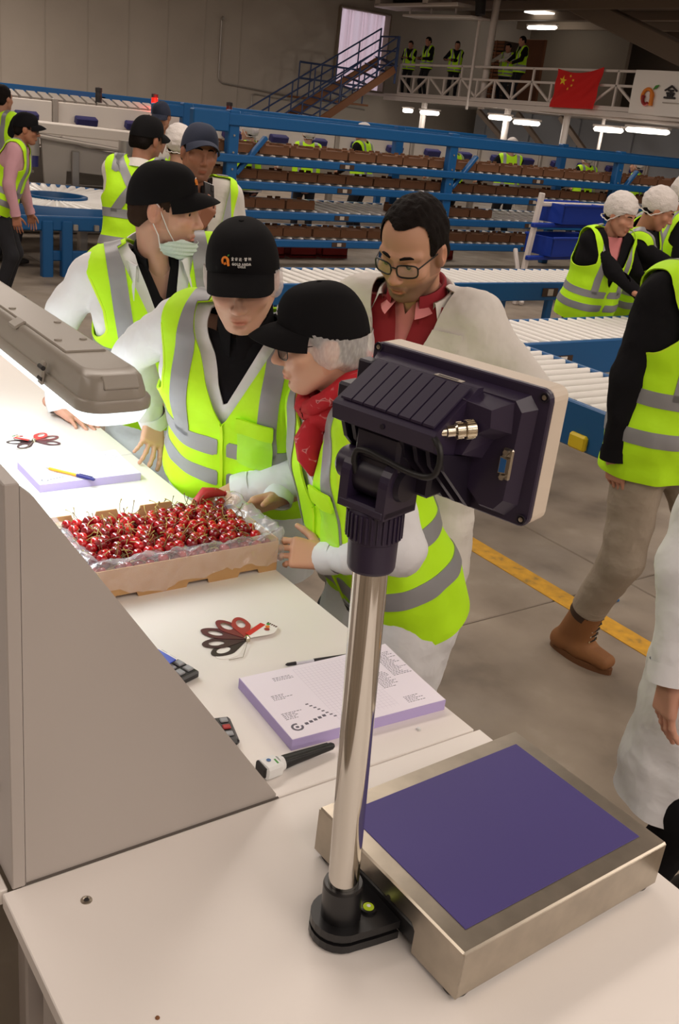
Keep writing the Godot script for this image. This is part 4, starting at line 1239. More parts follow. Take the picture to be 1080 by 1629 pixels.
	part(t, "pole", Geo.new().lathe([Vector2(0.0203, 0.03), Vector2(0.0203, p0.distance_to(p1) + 0.03)], p0, ax, 40), "chrome")
	# collar: smooth sleeve below, ribbed nut above
	var q0 := p1 - ax * 0.005
	part(t, "collar_sleeve", Geo.new().lathe([Vector2(0.0205, 0), Vector2(0.0265, 0.0), Vector2(0.0275, 0.003), Vector2(0.0285, 0.04)], q0, ax, 32), "indigo")
	var nut := Geo.new().lathe([Vector2(0.0285, 0.036), Vector2(0.0305, 0.038), Vector2(0.0305, 0.072), Vector2(0.029, 0.075), Vector2(0, 0.075)], q0, ax, 32)
	var ux := ax.cross(Vector3.FORWARD).normalized()
	var uz := ux.cross(ax)
	for k in 30:
		var an := TAU * k / 30.0
		var dd := ux * cos(an) + uz * sin(an)
		nut.bar(q0 + dd * 0.031 + ax * 0.04, q0 + dd * 0.031 + ax * 0.071, 0.0028, 0.0032, dd, 0.0006)
	part(t, "ribbed_nut", nut, "indigo")
	# clevis on top of the nut, in axes of the indicator head
	var W := Vector3(0.2599, 0, 0.9656)
	var N := Vector3(-0.9656, 0, 0.2599)
	var V := Vector3.UP
	var TL := Vector3(0.6767, 1.6631, -0.8669)
	var F := Transform3D(Basis(W, V, N), TL)                  # u to the right, v up, n towards us
	var q1 := q0 + ax * 0.075
	var lo := F.affine_inverse() * q1
	var hc := Vector3(lo.x, lo.y + 0.034, lo.z)               # hinge centre
	var ear := PackedVector2Array()
	for k in 15:
		var an := PI * k / 14.0
		ear.append(Vector2(cos(an) * 0.029, sin(an) * 0.029))
	ear.append(Vector2(-0.029, -0.036)); ear.append(Vector2(0.029, -0.036))
	# the ears stand across u; the hinge pin runs along u
	for s: float in [-1.0, 1.0]:
		part(t, "clevis_ear", Geo.new().prism(ear, -0.006, 0.006, F * Transform3D(Basis(Vector3(0, 0, 1), Vector3(0, 1, 0), Vector3(-1, 0, 0)), hc + Vector3(s * 0.026, 0, 0))), "indigo")
	part(t, "clevis_base", Geo.new().box(F * (hc + Vector3(0, -0.031, 0)), Vector3(0.064, 0.012, 0.06), F.basis, 0.003), "indigo")
	part(t, "hinge_barrel", Geo.new().cyl(F * (hc + Vector3(-0.02, 0.0, 0)), F * (hc + Vector3(0.02, 0, 0)), 0.024, 0.024, 24), "indigo_dark")
	part(t, "hinge_knob", Geo.new().lathe([Vector2(0.0, 0.02), Vector2(0.016, 0.02), Vector2(0.019, 0.016), Vector2(0.019, 0)], F * (hc + Vector3(-0.032, 0.004, 0)), -W, 24), "indigo")
	part(t, "hinge_cap", Geo.new().lathe([Vector2(0.0, 0.006), Vector2(0.017, 0.006), Vector2(0.019, 0.0)], F * (hc + Vector3(0.032, 0, 0)), W, 24), "indigo_dark")
	part(t, "mount_block", Geo.new().box(F * (hc + Vector3(0.004, 0.038, -0.006)), Vector3(0.06, 0.035, 0.05), F.basis, 0.004).box(F * (hc + Vector3(0.03, 0.012, -0.03)), Vector3(0.05, 0.05, 0.03), F.basis, 0.004), "indigo_dark")
	head(t, F)

func loft(a: Array, b: Array, g: Geo, close_b := true) -> void:  # two rings of points, flat faces between, b closed
	var m := a.size()
	for k in m: g.quad(a[k], a[(k + 1) % m], b[(k + 1) % m], b[k])
	if close_b:
		var nn: Vector3 = (b[2] - b[0]).cross(b[1] - b[0]).normalized()
		var mid := Vector3.ZERO
		for p in b: mid += p / m
		var mida := Vector3.ZERO
		for p in a: mida += p / m
		if nn.dot(mid - mida) < 0.0: nn = -nn
		g.poly(b, nn)

func rrect(u0: float, u1: float, v0: float, v1: float, r: float, n: float) -> Array:
	var o := []
	for c in [[u1 - r, v1 - r, 0.0], [u0 + r, v1 - r, 0.5], [u0 + r, v0 + r, 1.0], [u1 - r, v0 + r, 1.5]]:
		for k in 5:
			var a: float = PI * (c[2] + k / 8.0)
			o.append(Vector3(c[0] + cos(a) * r, c[1] + sin(a) * r, n))
	return o

func fixed(g: Geo) -> Geo:                                    # make flat quads face away from the middle of the piece
	var mid := Vector3.ZERO
	for p in g.v: mid += p / g.v.size()
	var o := Geo.new()
	for j in range(0, g.i.size(), 3):
		var a := g.v[g.i[j]]; var b := g.v[g.i[j + 1]]; var c := g.v[g.i[j + 2]]
		var nn := (c - a).cross(b - a).normalized()
		if nn.dot((a + b + c) / 3.0 - mid) < 0.0: o.poly([a, c, b], -nn)
		else: o.poly([a, b, c], nn)
	return o

func head(t: Node3D, F: Transform3D) -> void:
	var w := 0.2285; var h := 0.1493
	# cream front case
	var g := Geo.new()
	loft(rrect(0, w, -h, 0, 0.012, -0.001), rrect(0, w, -h, 0, 0.012, -0.03), g, false)
	loft(rrect(0, w, -h, 0, 0.012, -0.03), rrect(0.004, w - 0.004, -h + 0.004, -0.004, 0.01, -0.036), g)
	part(t, "front_case", fixed(g).moved(F), "cream")
	part(t, "display", Geo.new().box(Vector3(w * 0.5, -0.05, -0.0365), Vector3(0.16, 0.055, 0.002), Basis(), 0.001).moved(F), "print")
	part(t, "keypad", Geo.new().box(Vector3(w * 0.5, -0.11, -0.0365), Vector3(0.18, 0.04, 0.002), Basis(), 0.001).moved(F), "port_blue")
	# dark back flange with a lip
	g = Geo.new()
	loft(rrect(0.0, w, -h, 0.0, 0.012, -0.002), rrect(0.0, w, -h, 0.0, 0.012, 0.004), g, false)
	loft(rrect(0.0, w, -h, 0.0, 0.012, 0.004), rrect(0.0015, w - 0.0015, -h + 0.0015, -0.0015, 0.011, 0.0055), g)
	part(t, "back_flange", fixed(g).moved(F), "indigo")
	# raised plateau with bevels; its corners are cut at right
	var a := [Vector3(0.008, -0.01, 0.0055), Vector3(0.205, -0.01, 0.0055), Vector3(0.216, -0.022, 0.0055), Vector3(0.213, -0.127, 0.0055), Vector3(0.2, -0.143, 0.0055), Vector3(0.17, -0.143, 0.0055), Vector3(0.13, -0.105, 0.0055), Vector3(0.008, -0.105, 0.0055)]
	var b := [Vector3(0.014, -0.016, 0.02), Vector3(0.197, -0.016, 0.02), Vector3(0.206, -0.026, 0.02), Vector3(0.203, -0.122, 0.02), Vector3(0.193, -0.135, 0.02), Vector3(0.175, -0.135, 0.02), Vector3(0.134, -0.1, 0.02), Vector3(0.014, -0.1, 0.02)]
	g = Geo.new()
	loft(a, b, g)
	part(t, "back_shell", fixed(g).moved(F), "indigo")
	# the battery hump: sloping grooved cover, upright band, underside
	var prof := [Vector2(0.02, -0.012), Vector2(0.028, -0.012), Vector2(0.083, -0.053), Vector2(0.086, -0.056), Vector2(0.084, -0.073), Vector2(0.06, -0.084), Vector2(0.02, -0.098)]   # n, v
	g = Geo.new()
	var ra := []; var rb := []
	for p in prof:
		ra.append(Vector3(0.026 - (p.x - 0.02) * 0.16, p.y, p.x)); rb.append(Vector3(0.158 - (p.x - 0.02) * 0.12, p.y, p.x))
	loft(ra, rb, g)
	var ge := Geo.new()
	ge.poly(ra, Vector3.LEFT)
	g.add(ge)
	part(t, "battery_hump", fixed(g).moved(F), "indigo")
	# grooved cover: eight slats lying on the slope
	var e0 := Vector2(0.031, -0.0135); var e1 := Vector2(0.081, -0.0505)
	var dn := (e1 - e0).normalized()
	var up := Vector2(dn.y, -dn.x) * -1.0                     # outward in the n, v plane
	for k in 8:
		var u0 := 0.0285 + k * 0.0155
		var p := []
		for q in [[u0, e0], [u0 + 0.0143, e0], [u0 + 0.0143 - 0.006, e1], [u0 - 0.006, e1]]:
			var m: Vector2 = q[1] + up * 0.0008
			p.append(Vector3(q[0], m.y, m.x))
		var p2 := []
		for j in 4:
			var ctr: Vector3 = (p[0] + p[1] + p[2] + p[3]) * 0.25
			var m := up * 0.0018
			p2.append((p[j] as Vector3).lerp(ctr, 0.05) + Vector3(0, m.y, m.x))
		var s := Geo.new()
		loft(p, p2, s)
		part(t, "cover_slat", fixed(s).moved(F), "indigo")
	part(t, "rating_label", Geo.new().box(Vector3(0.118, -0.0115, 0.0245), Vector3(0.034, 0.001, 0.008), Basis(), 0.0002).moved(F), "sticker")
	var lt := Geo.new()
	for k in 14: lt.box(Vector3(0.106 + k * 0.0018, -0.0109, 0.026), Vector3(0.0008 if k % 3 else 0.0012, 0.0004, 0.004))
	part(t, "bar_code", lt.moved(F), "print")
	part(t, "band_screw", Geo.new().cyl(Vector3(0.085, -0.064, 0.084), Vector3(0.085, -0.064, 0.0866), 0.003, 0.0028, 12).moved(F), "indigo_dark")
	# block beside the hump that carries the plug
	a = [Vector3(0.14, -0.016, 0.02), Vector3(0.196, -0.018, 0.02), Vector3(0.199, -0.05, 0.02), Vector3(0.18, -0.062, 0.02), Vector3(0.17, -0.085, 0.02), Vector3(0.13, -0.09, 0.02)]
	b = [Vector3(0.14, -0.022, 0.045), Vector3(0.184, -0.026, 0.042), Vector3(0.186, -0.044, 0.042), Vector3(0.172, -0.054, 0.044), Vector3(0.163, -0.078, 0.05), Vector3(0.13, -0.083, 0.055)]
	g = Geo.new(); loft(a, b, g)
	part(t, "plug_block", fixed(g).moved(F), "indigo")
	# left pockets
	g = Geo.new()
	g.box(Vector3(0.013, -0.03, 0.026), Vector3(0.018, 0.028, 0.02), Basis(), 0.002).box(Vector3(0.008, -0.05, 0.045), Vector3(0.02, 0.02, 0.03), Basis(), 0.003)
	part(t, "side_pocket", g.moved(F), "indigo_dark")
	# corner screws
	for s in [[0.2205, -0.008], [0.2205, -0.1405], [0.008, -0.006]]:
		var sc := part(t, "corner_screw", Geo.new().lathe([Vector2(0.0055, 0), Vector2(0.0055, 0.002), Vector2(0.0042, 0.002), Vector2(0.0042, 0.0004), Vector2(0, 0.0004)], Vector3(s[0], s[1], 0.0055), Vector3.BACK, 16).moved(F), "indigo_dark")
		part(sc, "screw_head", Geo.new().lathe([Vector2(0.003, 0), Vector2(0.0026, 0.0018), Vector2(0, 0.0022)], Vector3(s[0], s[1], 0.0055), Vector3.BACK, 12).moved(F), "steel")
	# round plug, cable and serial port
	var c := Vector3(0.166, -0.05, 0.046)
	var d := Vector3(-0.55, -0.12, 0.8).normalized()
	var pl := part(t, "plug", Geo.new().lathe([Vector2(0.0095, -0.004), Vector2(0.0095, 0.006), Vector2(0.008, 0.0065), Vector2(0.0085, 0.008), Vector2(0.0085, 0.016), Vector2(0.0065, 0.018), Vector2(0.0065, 0.026), Vector2(0.005, 0.027), Vector2(0.0045, 0.033), Vector2(0, 0.033)], c, d, 24).moved(F), "brass_steel")
	var kn := Geo.new()
	var dx := d.cross(Vector3.UP).normalized()
	var dy := dx.cross(d)
	for k in 22:
		var an := TAU * k / 22.0
		var dd := dx * cos(an) + dy * sin(an)
		kn.bar(c + dd * 0.0095 - d * 0.003, c + dd * 0.0095 + d * 0.005, 0.001, 0.001, dd)
		if k % 2 == 0: kn.bar(c + dd * 0.0085 + d * 0.009, c + dd * 0.0085 + d * 0.015, 0.0012, 0.001, dd)
	part(pl, "knurling", kn.moved(F), "brass_steel")
	var e := c + d * 0.031
	var cv := Curve3D.new()
	for p in [e, e + d * 0.01, Vector3(0.1585, -0.066, 0.086), Vector3(0.1605, -0.084, 0.086), Vector3(0.152, -0.098, 0.085), Vector3(0.128, -0.102, 0.084), Vector3(0.095, -0.099, 0.084), Vector3(0.066, -0.096, 0.085), Vector3(0.052, -0.104, 0.083), Vector3(0.054, -0.126, 0.08), Vector3(0.06, -0.148, 0.066)]:
		cv.add_point(p)
	var n := cv.point_count
	for k in range(1, n - 1):
		var tn := (cv.get_point_position(k + 1) - cv.get_point_position(k - 1)) * 0.2
		cv.set_point_in(k, -tn); cv.set_point_out(k, tn)
	cv.bake_interval = 0.003
	var path := []
	for p in cv.get_baked_points(): path.append(p)
	part(t, "cable", Geo.new().sweep(path, [0.0034], 10).moved(F), "rubber")
	var sp := Vector3(0.2, -0.082, 0.021)
	var po := part(t, "serial_port", Geo.new().box(sp, Vector3(0.013, 0.034, 0.004), Basis(), 0.002).moved(F), "steel")
	part(po, "port_shell", Geo.new().prism(PackedVector2Array([Vector2(-0.0042, -0.009), Vector2(0.0042, -0.0078), Vector2(0.0042, 0.0078), Vector2(-0.0042, 0.009)]), 0.0, 0.006, Transform3D(Basis(), sp + Vector3(0, 0, 0.002))).moved(F), "steel")
	part(po, "port_insert", Geo.new().prism(PackedVector2Array([Vector2(-0.0034, -0.0078), Vector2(0.0034, -0.0068), Vector2(0.0034, 0.0068), Vector2(-0.0034, 0.0078)]), 0.004, 0.0066, Transform3D(Basis(), sp + Vector3(0, 0, 0.002))).moved(F), "port_blue")
	for s: float in [-1.0, 1.0]: part(po, "port_nut", Geo.new().cyl(sp + Vector3(0, s * 0.0135, 0.001), sp + Vector3(0, s * 0.0135, 0.007), 0.0032, 0.0032, 6).moved(F), "steel")
	# ribs under the hump
	for k in 4:
		var u := 0.106 + k * 0.0165
		part(t, "rib", Geo.new().prism(PackedVector2Array([Vector2(0.004, -0.09), Vector2(0.078, -0.075), Vector2(0.07, -0.094), Vector2(0.012, -0.146), Vector2(0.004, -0.149)]), -0.0025, 0.0025, F * Transform3D(Basis(Vector3(0, 0, 1), Vector3(0, 1, 0), Vector3(-1, 0, 0)), Vector3(u, 0, 0))), "indigo_dark")
	for k in 2:
		part(t, "rib", Geo.new().prism(PackedVector2Array([Vector2(0.004, -0.09), Vector2(0.078, -0.075), Vector2(0.07, -0.094), Vector2(0.012, -0.146), Vector2(0.004, -0.149)]), -0.0025, 0.0025, F * Transform3D(Basis(Vector3(0, 0, 1), Vector3(0, 1, 0), Vector3(-1, 0, 0)), Vector3(0.026 + k * 0.014, 0, 0))), "indigo_dark")
	part(t, "mount_neck", Geo.new().box(Vector3(0.078, -0.1, 0.056), Vector3(0.055, 0.032, 0.04), Basis(), 0.004).moved(F), "indigo_dark")

# ---------------------------------------------------------------- small things on the tables
func form_texture(seed_: int) -> ImageTexture:
	var r := RandomNumberGenerator.new()
	r.seed = seed_
	var img := Image.create(768, 512, false, Image.FORMAT_RGBA8)
	img.fill(rgb(238, 230, 242))
	var ink := rgb(96, 90, 104)
	var lite := rgb(205, 196, 214)
	for k in 22: img.fill_rect(Rect2i(250, 30 + k * 20, 300, 1), lite)
	for k in 16: img.fill_rect(Rect2i(250 + k * 20, 30, 1, 440), lite)
	for b in [[560, 40, 6], [560, 200, 12], [660, 60, 18], [40, 330, 5], [130, 60, 3], [60, 190, 4], [600, 420, 5]]:
		for k in b[2]:
			var x: int = b[0]
			var w := r.randi_range(50, 95)
			var y: int = b[1] + k * 11
			while w > 0:
				var l := r.randi_range(5, 14)
				img.fill_rect(Rect2i(x, y, l, 4), ink)
				x += l + 4; w -= l + 4
	for k in 8: img.fill_rect(Rect2i(170 + k * 10, 300 + k * 18, 14, 8), ink)
	# round emblem: a ring with a tail
	for y in 60:
		for x in 60:
			var d := Vector2(x - 30, y - 30)
			if d.length() < 27 and d.length() > 17 and not (d.x > 8 and d.y < -4): img.set_pixel(30 + x, 410 + y, ink)
			if d.length() < 8: img.set_pixel(30 + x, 410 + y, ink)
	for k in 5: img.fill_rect(Rect2i(100 + k * 24, 425 - k * 6, 16, 16), ink)
	return ImageTexture.create_from_image(img)

func pad(label: String, at: Vector3, size: Vector3, turn: float, seed_: int, flip: bool) -> void:
	var t := thing("form_pad", label, "notepad", at, turn, "pads of printed forms")
	part(t, "sheet_block", Geo.new().box(Vector3(0, size.y * 0.5, 0), size, Basis(), 0.0006), "paper_edge")
	var m := pm("form%d" % seed_, Color.WHITE, 0.7)
	m.albedo_texture = form_texture(seed_)
	var g := Geo.new()
	var hx := size.x * 0.5 - 0.001; var hz := size.z * 0.5 - 0.001
	var rows := []
	for r in 7:
		var row := []
		for q in 9:
			var u := q / 8.0
			var w := r / 6.0
			var curl := 0.006 * pow(maxf(0.0, u - 0.55) * 2.2, 2.0) * pow(1.0 - w, 2.0)
			row.append(Vector3(lerpf(-hx, hx, u), size.y + 0.0006 + curl, lerpf(-hz, hz, w)))
		rows.append(row)
	g.grid(rows, false, true)
	if flip:
		for j in g.uv.size(): g.uv[j] = Vector2.ONE - g.uv[j]
	for j in g.n.size():
		if g.n[j].y < 0: g.n[j] = -g.n[j]
	part(t, "top_sheet", Geo.solid(g, 0.0003), "form%d" % seed_)

func swatch_fan(label: String, at: Vector3, leaves: Array) -> void:
	var t := thing("colour_fan", label, "swatch fan", at, 0.0)
	var lift := 0.0008
	for l in leaves:
		var ang: float = l[0]
		var kind: int = l[1]
		var L: float = l[2]
		var d := Vector3(cos(ang), 0, sin(ang))
		var s := Vector3(-sin(ang), 0, cos(ang))
		var rows := [[], []]
		var m := 40
		var hole := kind >= 0
		var wide := 0.021 if hole else 0.024
		for k in m:
			var a := TAU * k / m
			var x := L * 0.5 + cos(a) * L * 0.5
			var tp := clampf(x / (L * 0.62), 0.16, 1.0)
			var p := d * (x - 0.006) + s * (sin(a) * wide * tp) + Vector3(0, lift, 0)
			rows[0].append(p)
			rows[1].append(d * (L * 0.64 + cos(a) * (0.0165 if hole else 0.001)) + s * (sin(a) * (0.0095 if hole else 0.001)) + Vector3(0, lift, 0))
		var g := Geo.new().grid(rows, true)
		for j in g.n.size(): g.n[j] = Vector3.UP
		var gg := Geo.new()
		gg.add(g)
		for j in range(0, gg.i.size(), 3):
			var f := (gg.v[gg.i[j + 2]] - gg.v[gg.i[j]]).cross(gg.v[gg.i[j + 1]] - gg.v[gg.i[j]])
			if f.y < 0:
				var z := gg.i[j + 1]; gg.i[j + 1] = gg.i[j + 2]; gg.i[j + 2] = z
		var o := part(t, "swatch" if hole else "cover_card", Geo.solid(gg, 0.0007), "swatch%d" % kind if hole else "white_card")
		if not hole and l.size() > 3:
			part(o, "red_wedge", Geo.new().box(d * L * 0.42 - s * 0.013 + Vector3(0, lift + 0.0004, 0), Vector3(L * 0.6, 0.0006, 0.012), Basis(Vector3.UP, -ang + 0.12)), "swatch0")
			for q in 3: part(o, "printed_cherry", Geo.new().lathe([Vector2(0.006 - q * 0.001, 0.0008), Vector2(0, 0.001)], d * (L * 0.6 + q * 0.009) + s * (0.004 - q * 0.006) + Vector3(0, lift, 0), Vector3.UP, 14), ["swatch1", "logo_orange", "logo_green"][q])
			for q in 5: part(o, "print_mark", Geo.new().box(d * (L * 0.84) + s * (-0.012 + q * 0.0055) + Vector3(0, lift + 0.0004, 0), Vector3(0.005, 0.0005, 0.003), Basis(Vector3.UP, -ang)), "swatch3")
		lift += 0.0009
	part(t, "rivet", Geo.new().lathe([Vector2(0.0065, 0), Vector2(0.0065, lift + 0.001), Vector2(0.004, lift + 0.004), Vector2(0, lift + 0.0045)], Vector3.ZERO, Vector3.UP, 16), "brass_steel")
	part(t, "chain", Geo.new().sweep([Vector3(0.004, lift + 0.002, 0), Vector3(-0.012, 0.006, 0.02), Vector3(-0.04, 0.002, 0.055), Vector3(-0.07, 0.0015, 0.052)], [0.0008], 6), "steel")

func table_things() -> void:
	pad("near pad of printed forms with lilac page edges, behind the chrome pole", Vector3(0.982, TY, -1.231), Vector3(0.328, 0.022, 0.208), -0.058, 3, false)
	pad("far pad of printed forms lying under the yellow pen", Vector3(0.943, TY, -2.467), Vector3(0.285, 0.022, 0.185), 0.0, 8, false)
	swatch_fan("near fan of red colour swatches with a white cover card", Vector3(0.925, TY, -1.489), [[2.75, -1, 0.1], [2.9, 5, 0.1], [3.35, 4, 0.1], [3.95, 3, 0.105], [4.5, 2, 0.1], [5.0, 1, 0.095], [5.95, -1, 0.095, 1]])
	swatch_fan("far fan of colour swatches in red and black spread like a flower", Vector3(0.915, TY, -2.762), [[3.35, 5, 0.085], [2.5, 4, 0.08], [0.6, 3, 0.085], [-0.25, 2, 0.09], [-0.85, 0, 0.085], [4.1, -1, 0.08, 1]])
	# yellow pen with a dark blue cap on the far pad
	var a := Vector3(0.853, TY + 0.0285, -2.475); var b := Vector3(0.936, TY + 0.0285, -2.36)
	var d := (b - a).normalized()
	var p := thing("pen", "yellow ballpoint pen with a dark blue cap on the far pad", "pen")
	part(p, "barrel", Geo.new().sweep([a + d * 0.01, a + d * 0.1], [0.0042], 6), "yellow_pen")
	part(p, "tip", Geo.new().sweep([a - d * 0.008, a, a + d * 0.01], [0.0007, 0.0015, 0.004], 8), "steel")
	var cp := part(p, "cap", Geo.new().sweep([a + d * 0.096, a + d * 0.098, a + d * 0.148, a + d * 0.152], [0.004, 0.005, 0.005, 0.003], 12), "navy_cap")
	part(cp, "clip", Geo.new().bar(a + d * 0.105 + Vector3(0, 0.006, 0), a + d * 0.145 + Vector3(0, 0.006, 0), 0.003, 0.0015), "navy_cap")
	a = Vector3(0.945, TY + 0.0045, -1.372); b = Vector3(1.075, TY + 0.0045, -1.35)
	d = (b - a).normalized()
	p = thing("pen", "clear thin pen with dark tip lying behind the near pad", "pen")
	part(p, "barrel", Geo.new().sweep([a + d * 0.02, b], [0.0035], 8), "white_plastic")
	part(p, "grip", Geo.new().sweep([a, a + d * 0.004, a + d * 0.022], [0.001, 0.0032, 0.0037], 8), "dark")
	part(p, "refill", Geo.new().sweep([a + d * 0.06, b + d * 0.006], [0.004, 0.004], 8), "dark")
	# keypad half hidden behind the divider, blue card on it
	var k := thing("keypad", "black keypad with grey keys half hidden behind the divider", "keypad", Vector3(0.724, TY, -1.447), 0.3)
	part(k, "body", Geo.new().box(Vector3(0, 0.008, 0), Vector3(0.075, 0.016, 0.11), Basis(), 0.004), "black_plastic")
	for r in 4:
		for q in 3: part(k, "key", Geo.new().box(Vector3(0.024 - q * 0.021, 0.0175, -0.036 + r * 0.024), Vector3(0.015, 0.005, 0.017), Basis(), 0.0015), "black_plastic" if r == 0 else "key_grey")
	var bc := thing("blue_card", "bright blue folded card lying on the black keypad", "card", Vector3(0.712, TY + 0.021, -1.465), 0.3)
	part(bc, "card", Geo.new().box(Vector3(0, 0.002, 0), Vector3(0.05, 0.002, 0.06), Basis(Vector3.BACK, 0.12), 0.0006), "blue_plastic")
	part(bc, "white_edge", Geo.new().box(Vector3(0.026, 0.0045, 0), Vector3(0.004, 0.0015, 0.06), Basis(Vector3.BACK, 0.12)), "white_card")
	k = thing("calculator", "black calculator corner with red and grey keys near the white tester", "calculator", Vector3(0.708, TY, -1.232), -0.25)
	part(k, "body", Geo.new().box(Vector3(0, 0.007, 0), Vector3(0.085, 0.014, 0.075), Basis(), 0.005), "black_plastic")
	for r in 3:
		for q in 3: part(k, "key", Geo.new().box(Vector3(0.028 - q * 0.022, 0.0155, -0.022 + r * 0.02), Vector3(0.014, 0.004, 0.012), Basis(), 0.0015), "key_red" if q == 0 and r == 1 else "key_grey")
	# white tester with a black handle
	var te := thing("tester", "white handheld tester with a black ribbed handle at the table joint", "tester")
	var e0 := Vector3(0.73, TY + 0.014, -1.098); var e1 := Vector3(0.765, TY + 0.013, -1.101); var e2 := Vector3(0.878, TY + 0.011, -1.106)
	part(te, "head", Geo.new().bar(e0, e1, 0.034, 0.024, Vector3.UP, 0.004), "white_plastic")
	part(te, "window", Geo.new().bar(e0 + Vector3(-0.004, 0.003, 0), e0 + Vector3(0.003, 0.003, 0), 0.03, 0.02, Vector3.UP, 0.003), "dark")
	part(te, "blue_mark", Geo.new().lathe([Vector2(0.004, 0.0008), Vector2(0, 0.001)], e0.lerp(e1, 0.45) + Vector3(0, 0.012, -0.004), Vector3.UP, 14), "port_blue")
	part(te, "printed_line", Geo.new().box(e0.lerp(e1, 0.75) + Vector3(0, 0.0122, 0.004), Vector3(0.003, 0.0006, 0.012)), "logo_green")
	part(te, "collar", Geo.new().sweep([e1 - Vector3(0.002, 0, 0), e1 + Vector3(0.008, 0, 0)], [0.014, 0.0115], 16), "white_plastic")
	part(te, "handle", Geo.new().sweep([e1 + Vector3(0.006, 0, 0), e1.lerp(e2, 0.3), e1.lerp(e2, 0.96), e2], [0.0115, 0.0095, 0.0065, 0.004], 16), "rubber")
	for q in 3: part(te, "handle_rib", Geo.new().sweep([e1.lerp(e2, 0.08) + Vector3(0, 0.0085, -0.006 + q * 0.006), e1.lerp(e2, 0.9) + Vector3(0, 0.0045, -0.004 + q * 0.004)], [0.0022], 6), "black_plastic")

func inspection_lamp() -> void:
	var t := thing("inspection_lamp", "grey weatherproof tube lamp hanging low over the white tables, lit below", "lamp", Vector3(0.758, 1.3, -2.4))
	var hx := 0.079; var hz := 0.64
	var ring := func(dx: float, y: float, r: float, dz := 0.0) -> Array:
		var o := []
		for c in [[1, 1, 0.0], [-1, 1, 0.5], [-1, -1, 1.0], [1, -1, 1.5]]:
			for k in 7:
				var a: float = PI * (c[2] + k / 12.0)
				o.append(Vector3(c[0] * (hx - dx - r) + cos(a) * r, y, c[1] * (hz - dx - dz - r) + sin(a) * r))
		return o
	var skin := func(list: Array) -> Geo:
		var g := Geo.new().grid(list, true)
		for e in 2:
			var top: Array = list[0] if e == 0 else list[-1]
			var other: Array = list[1] if e == 0 else list[-2]
			var nn := Vector3.UP if top[0].y > other[0].y or (top[0].y == other[0].y and e == 1) else Vector3.DOWN
			g.poly(top, nn)
		return g
	var up := func(g: Geo) -> Geo:                            # normals away from the lamp's axis
		for j in g.v.size():
			var p := g.v[j]
			if absf(g.n[j].y) < 0.99 and g.n[j].dot(Vector3(p.x, 0, 0.0 if absf(p.z) < hz - 0.1 else p.z)) < 0.0: g.n[j] = -g.n[j]
		var o := Geo.new()
		o.v = g.v; o.n = g.n; o.uv = g.uv
		for j in range(0, g.i.size(), 3): o.tri(g.i[j], g.i[j + 1], g.i[j + 2])
		return o
	part(t, "rim", up.call(skin.call([ring.call(0.0, -0.006, 0.05), ring.call(-0.001, 0.0, 0.05), ring.call(-0.001, 0.012, 0.05), ring.call(0.003, 0.018, 0.048)])), "lamp_shell")
	part(t, "housing", up.call(skin.call([ring.call(0.006, 0.012, 0.046), ring.call(0.009, 0.03, 0.046), ring.call(0.016, 0.055, 0.042), ring.call(0.022, 0.064, 0.038, 0.012), ring.call(0.03, 0.068, 0.03, 0.03)])), "lamp_shell")
	part(t, "end_recess", Geo.new().box(Vector3(0.005, 0.05, hz - 0.02), Vector3(0.075, 0.03, 0.012), Basis(Vector3.RIGHT, -0.6), 0.002), "lamp_shell")
	part(t, "spine", Geo.new().box(Vector3(0.0, 0.069, -0.05), Vector3(0.09, 0.006, 1.0), Basis(), 0.003), "lamp_shell")
	part(t, "diffuser", up.call(skin.call([ring.call(0.03, -0.042, 0.03), ring.call(0.018, -0.036, 0.035), ring.call(0.008, -0.018, 0.042), ring.call(0.004, -0.004, 0.046)])), "diffuser")
	for z: float in [0.42, 0.0, -0.42]:
		for s: float in [-1.0, 1.0]:
			var cl := part(t, "clip", Geo.new().box(Vector3(s * (hx + 0.004), 0.02, z), Vector3(0.008, 0.05, 0.022), Basis(Vector3.BACK, s * 0.15), 0.003), "lamp_shell")
			part(cl, "clip_pin", Geo.new().cyl(Vector3(s * (hx + 0.006), 0.032, z - 0.012), Vector3(s * (hx + 0.006), 0.032, z + 0.012), 0.005, 0.005, 10).cyl(Vector3(s * (hx + 0.008), 0.008, z - 0.01), Vector3(s * (hx + 0.008), 0.008, z + 0.01), 0.0045, 0.0045, 10), "dark")
	for p in [[-0.028, 0.36], [0.028, 0.36], [0.028, 0.2], [-0.028, 0.05]]: part(t, "knob", Geo.new().lathe([Vector2(0.009, 0), Vector2(0.008, 0.004), Vector2(0, 0.005)], Vector3(p[0], 0.071, p[1]), Vector3.UP, 14), "lamp_shell")
	part(t, "hanger_ear", Geo.new().box(Vector3(-0.055, 0.066, 0.17), Vector3(0.03, 0.008, 0.05), Basis(Vector3.BACK, 0.5), 0.003), "lamp_shell")
	part(t, "bracket", Geo.new().sweep([Vector3(0, 0.07, -0.6), Vector3(0, 0.13, -0.6), Vector3(-0.1, 0.16, -0.6), Vector3(-0.42, 0.15, -0.6), Vector3(-0.43, 0.06, -0.6)], [0.012], 10), "galv")
	var l := AreaLight3D.new()
	l.name = "tube_light"
	l.area_size = Vector2(0.1, 1.2)
	l.light_color = Color(0.93, 0.99, 1.0)
	l.light_energy = 0.6
	l.area_range = 20.0
	l.shadow_enabled = true
	t.add_child(l)
	l.position = Vector3(0, -0.05, 0)
	l.rotation_degrees.x = -90.0

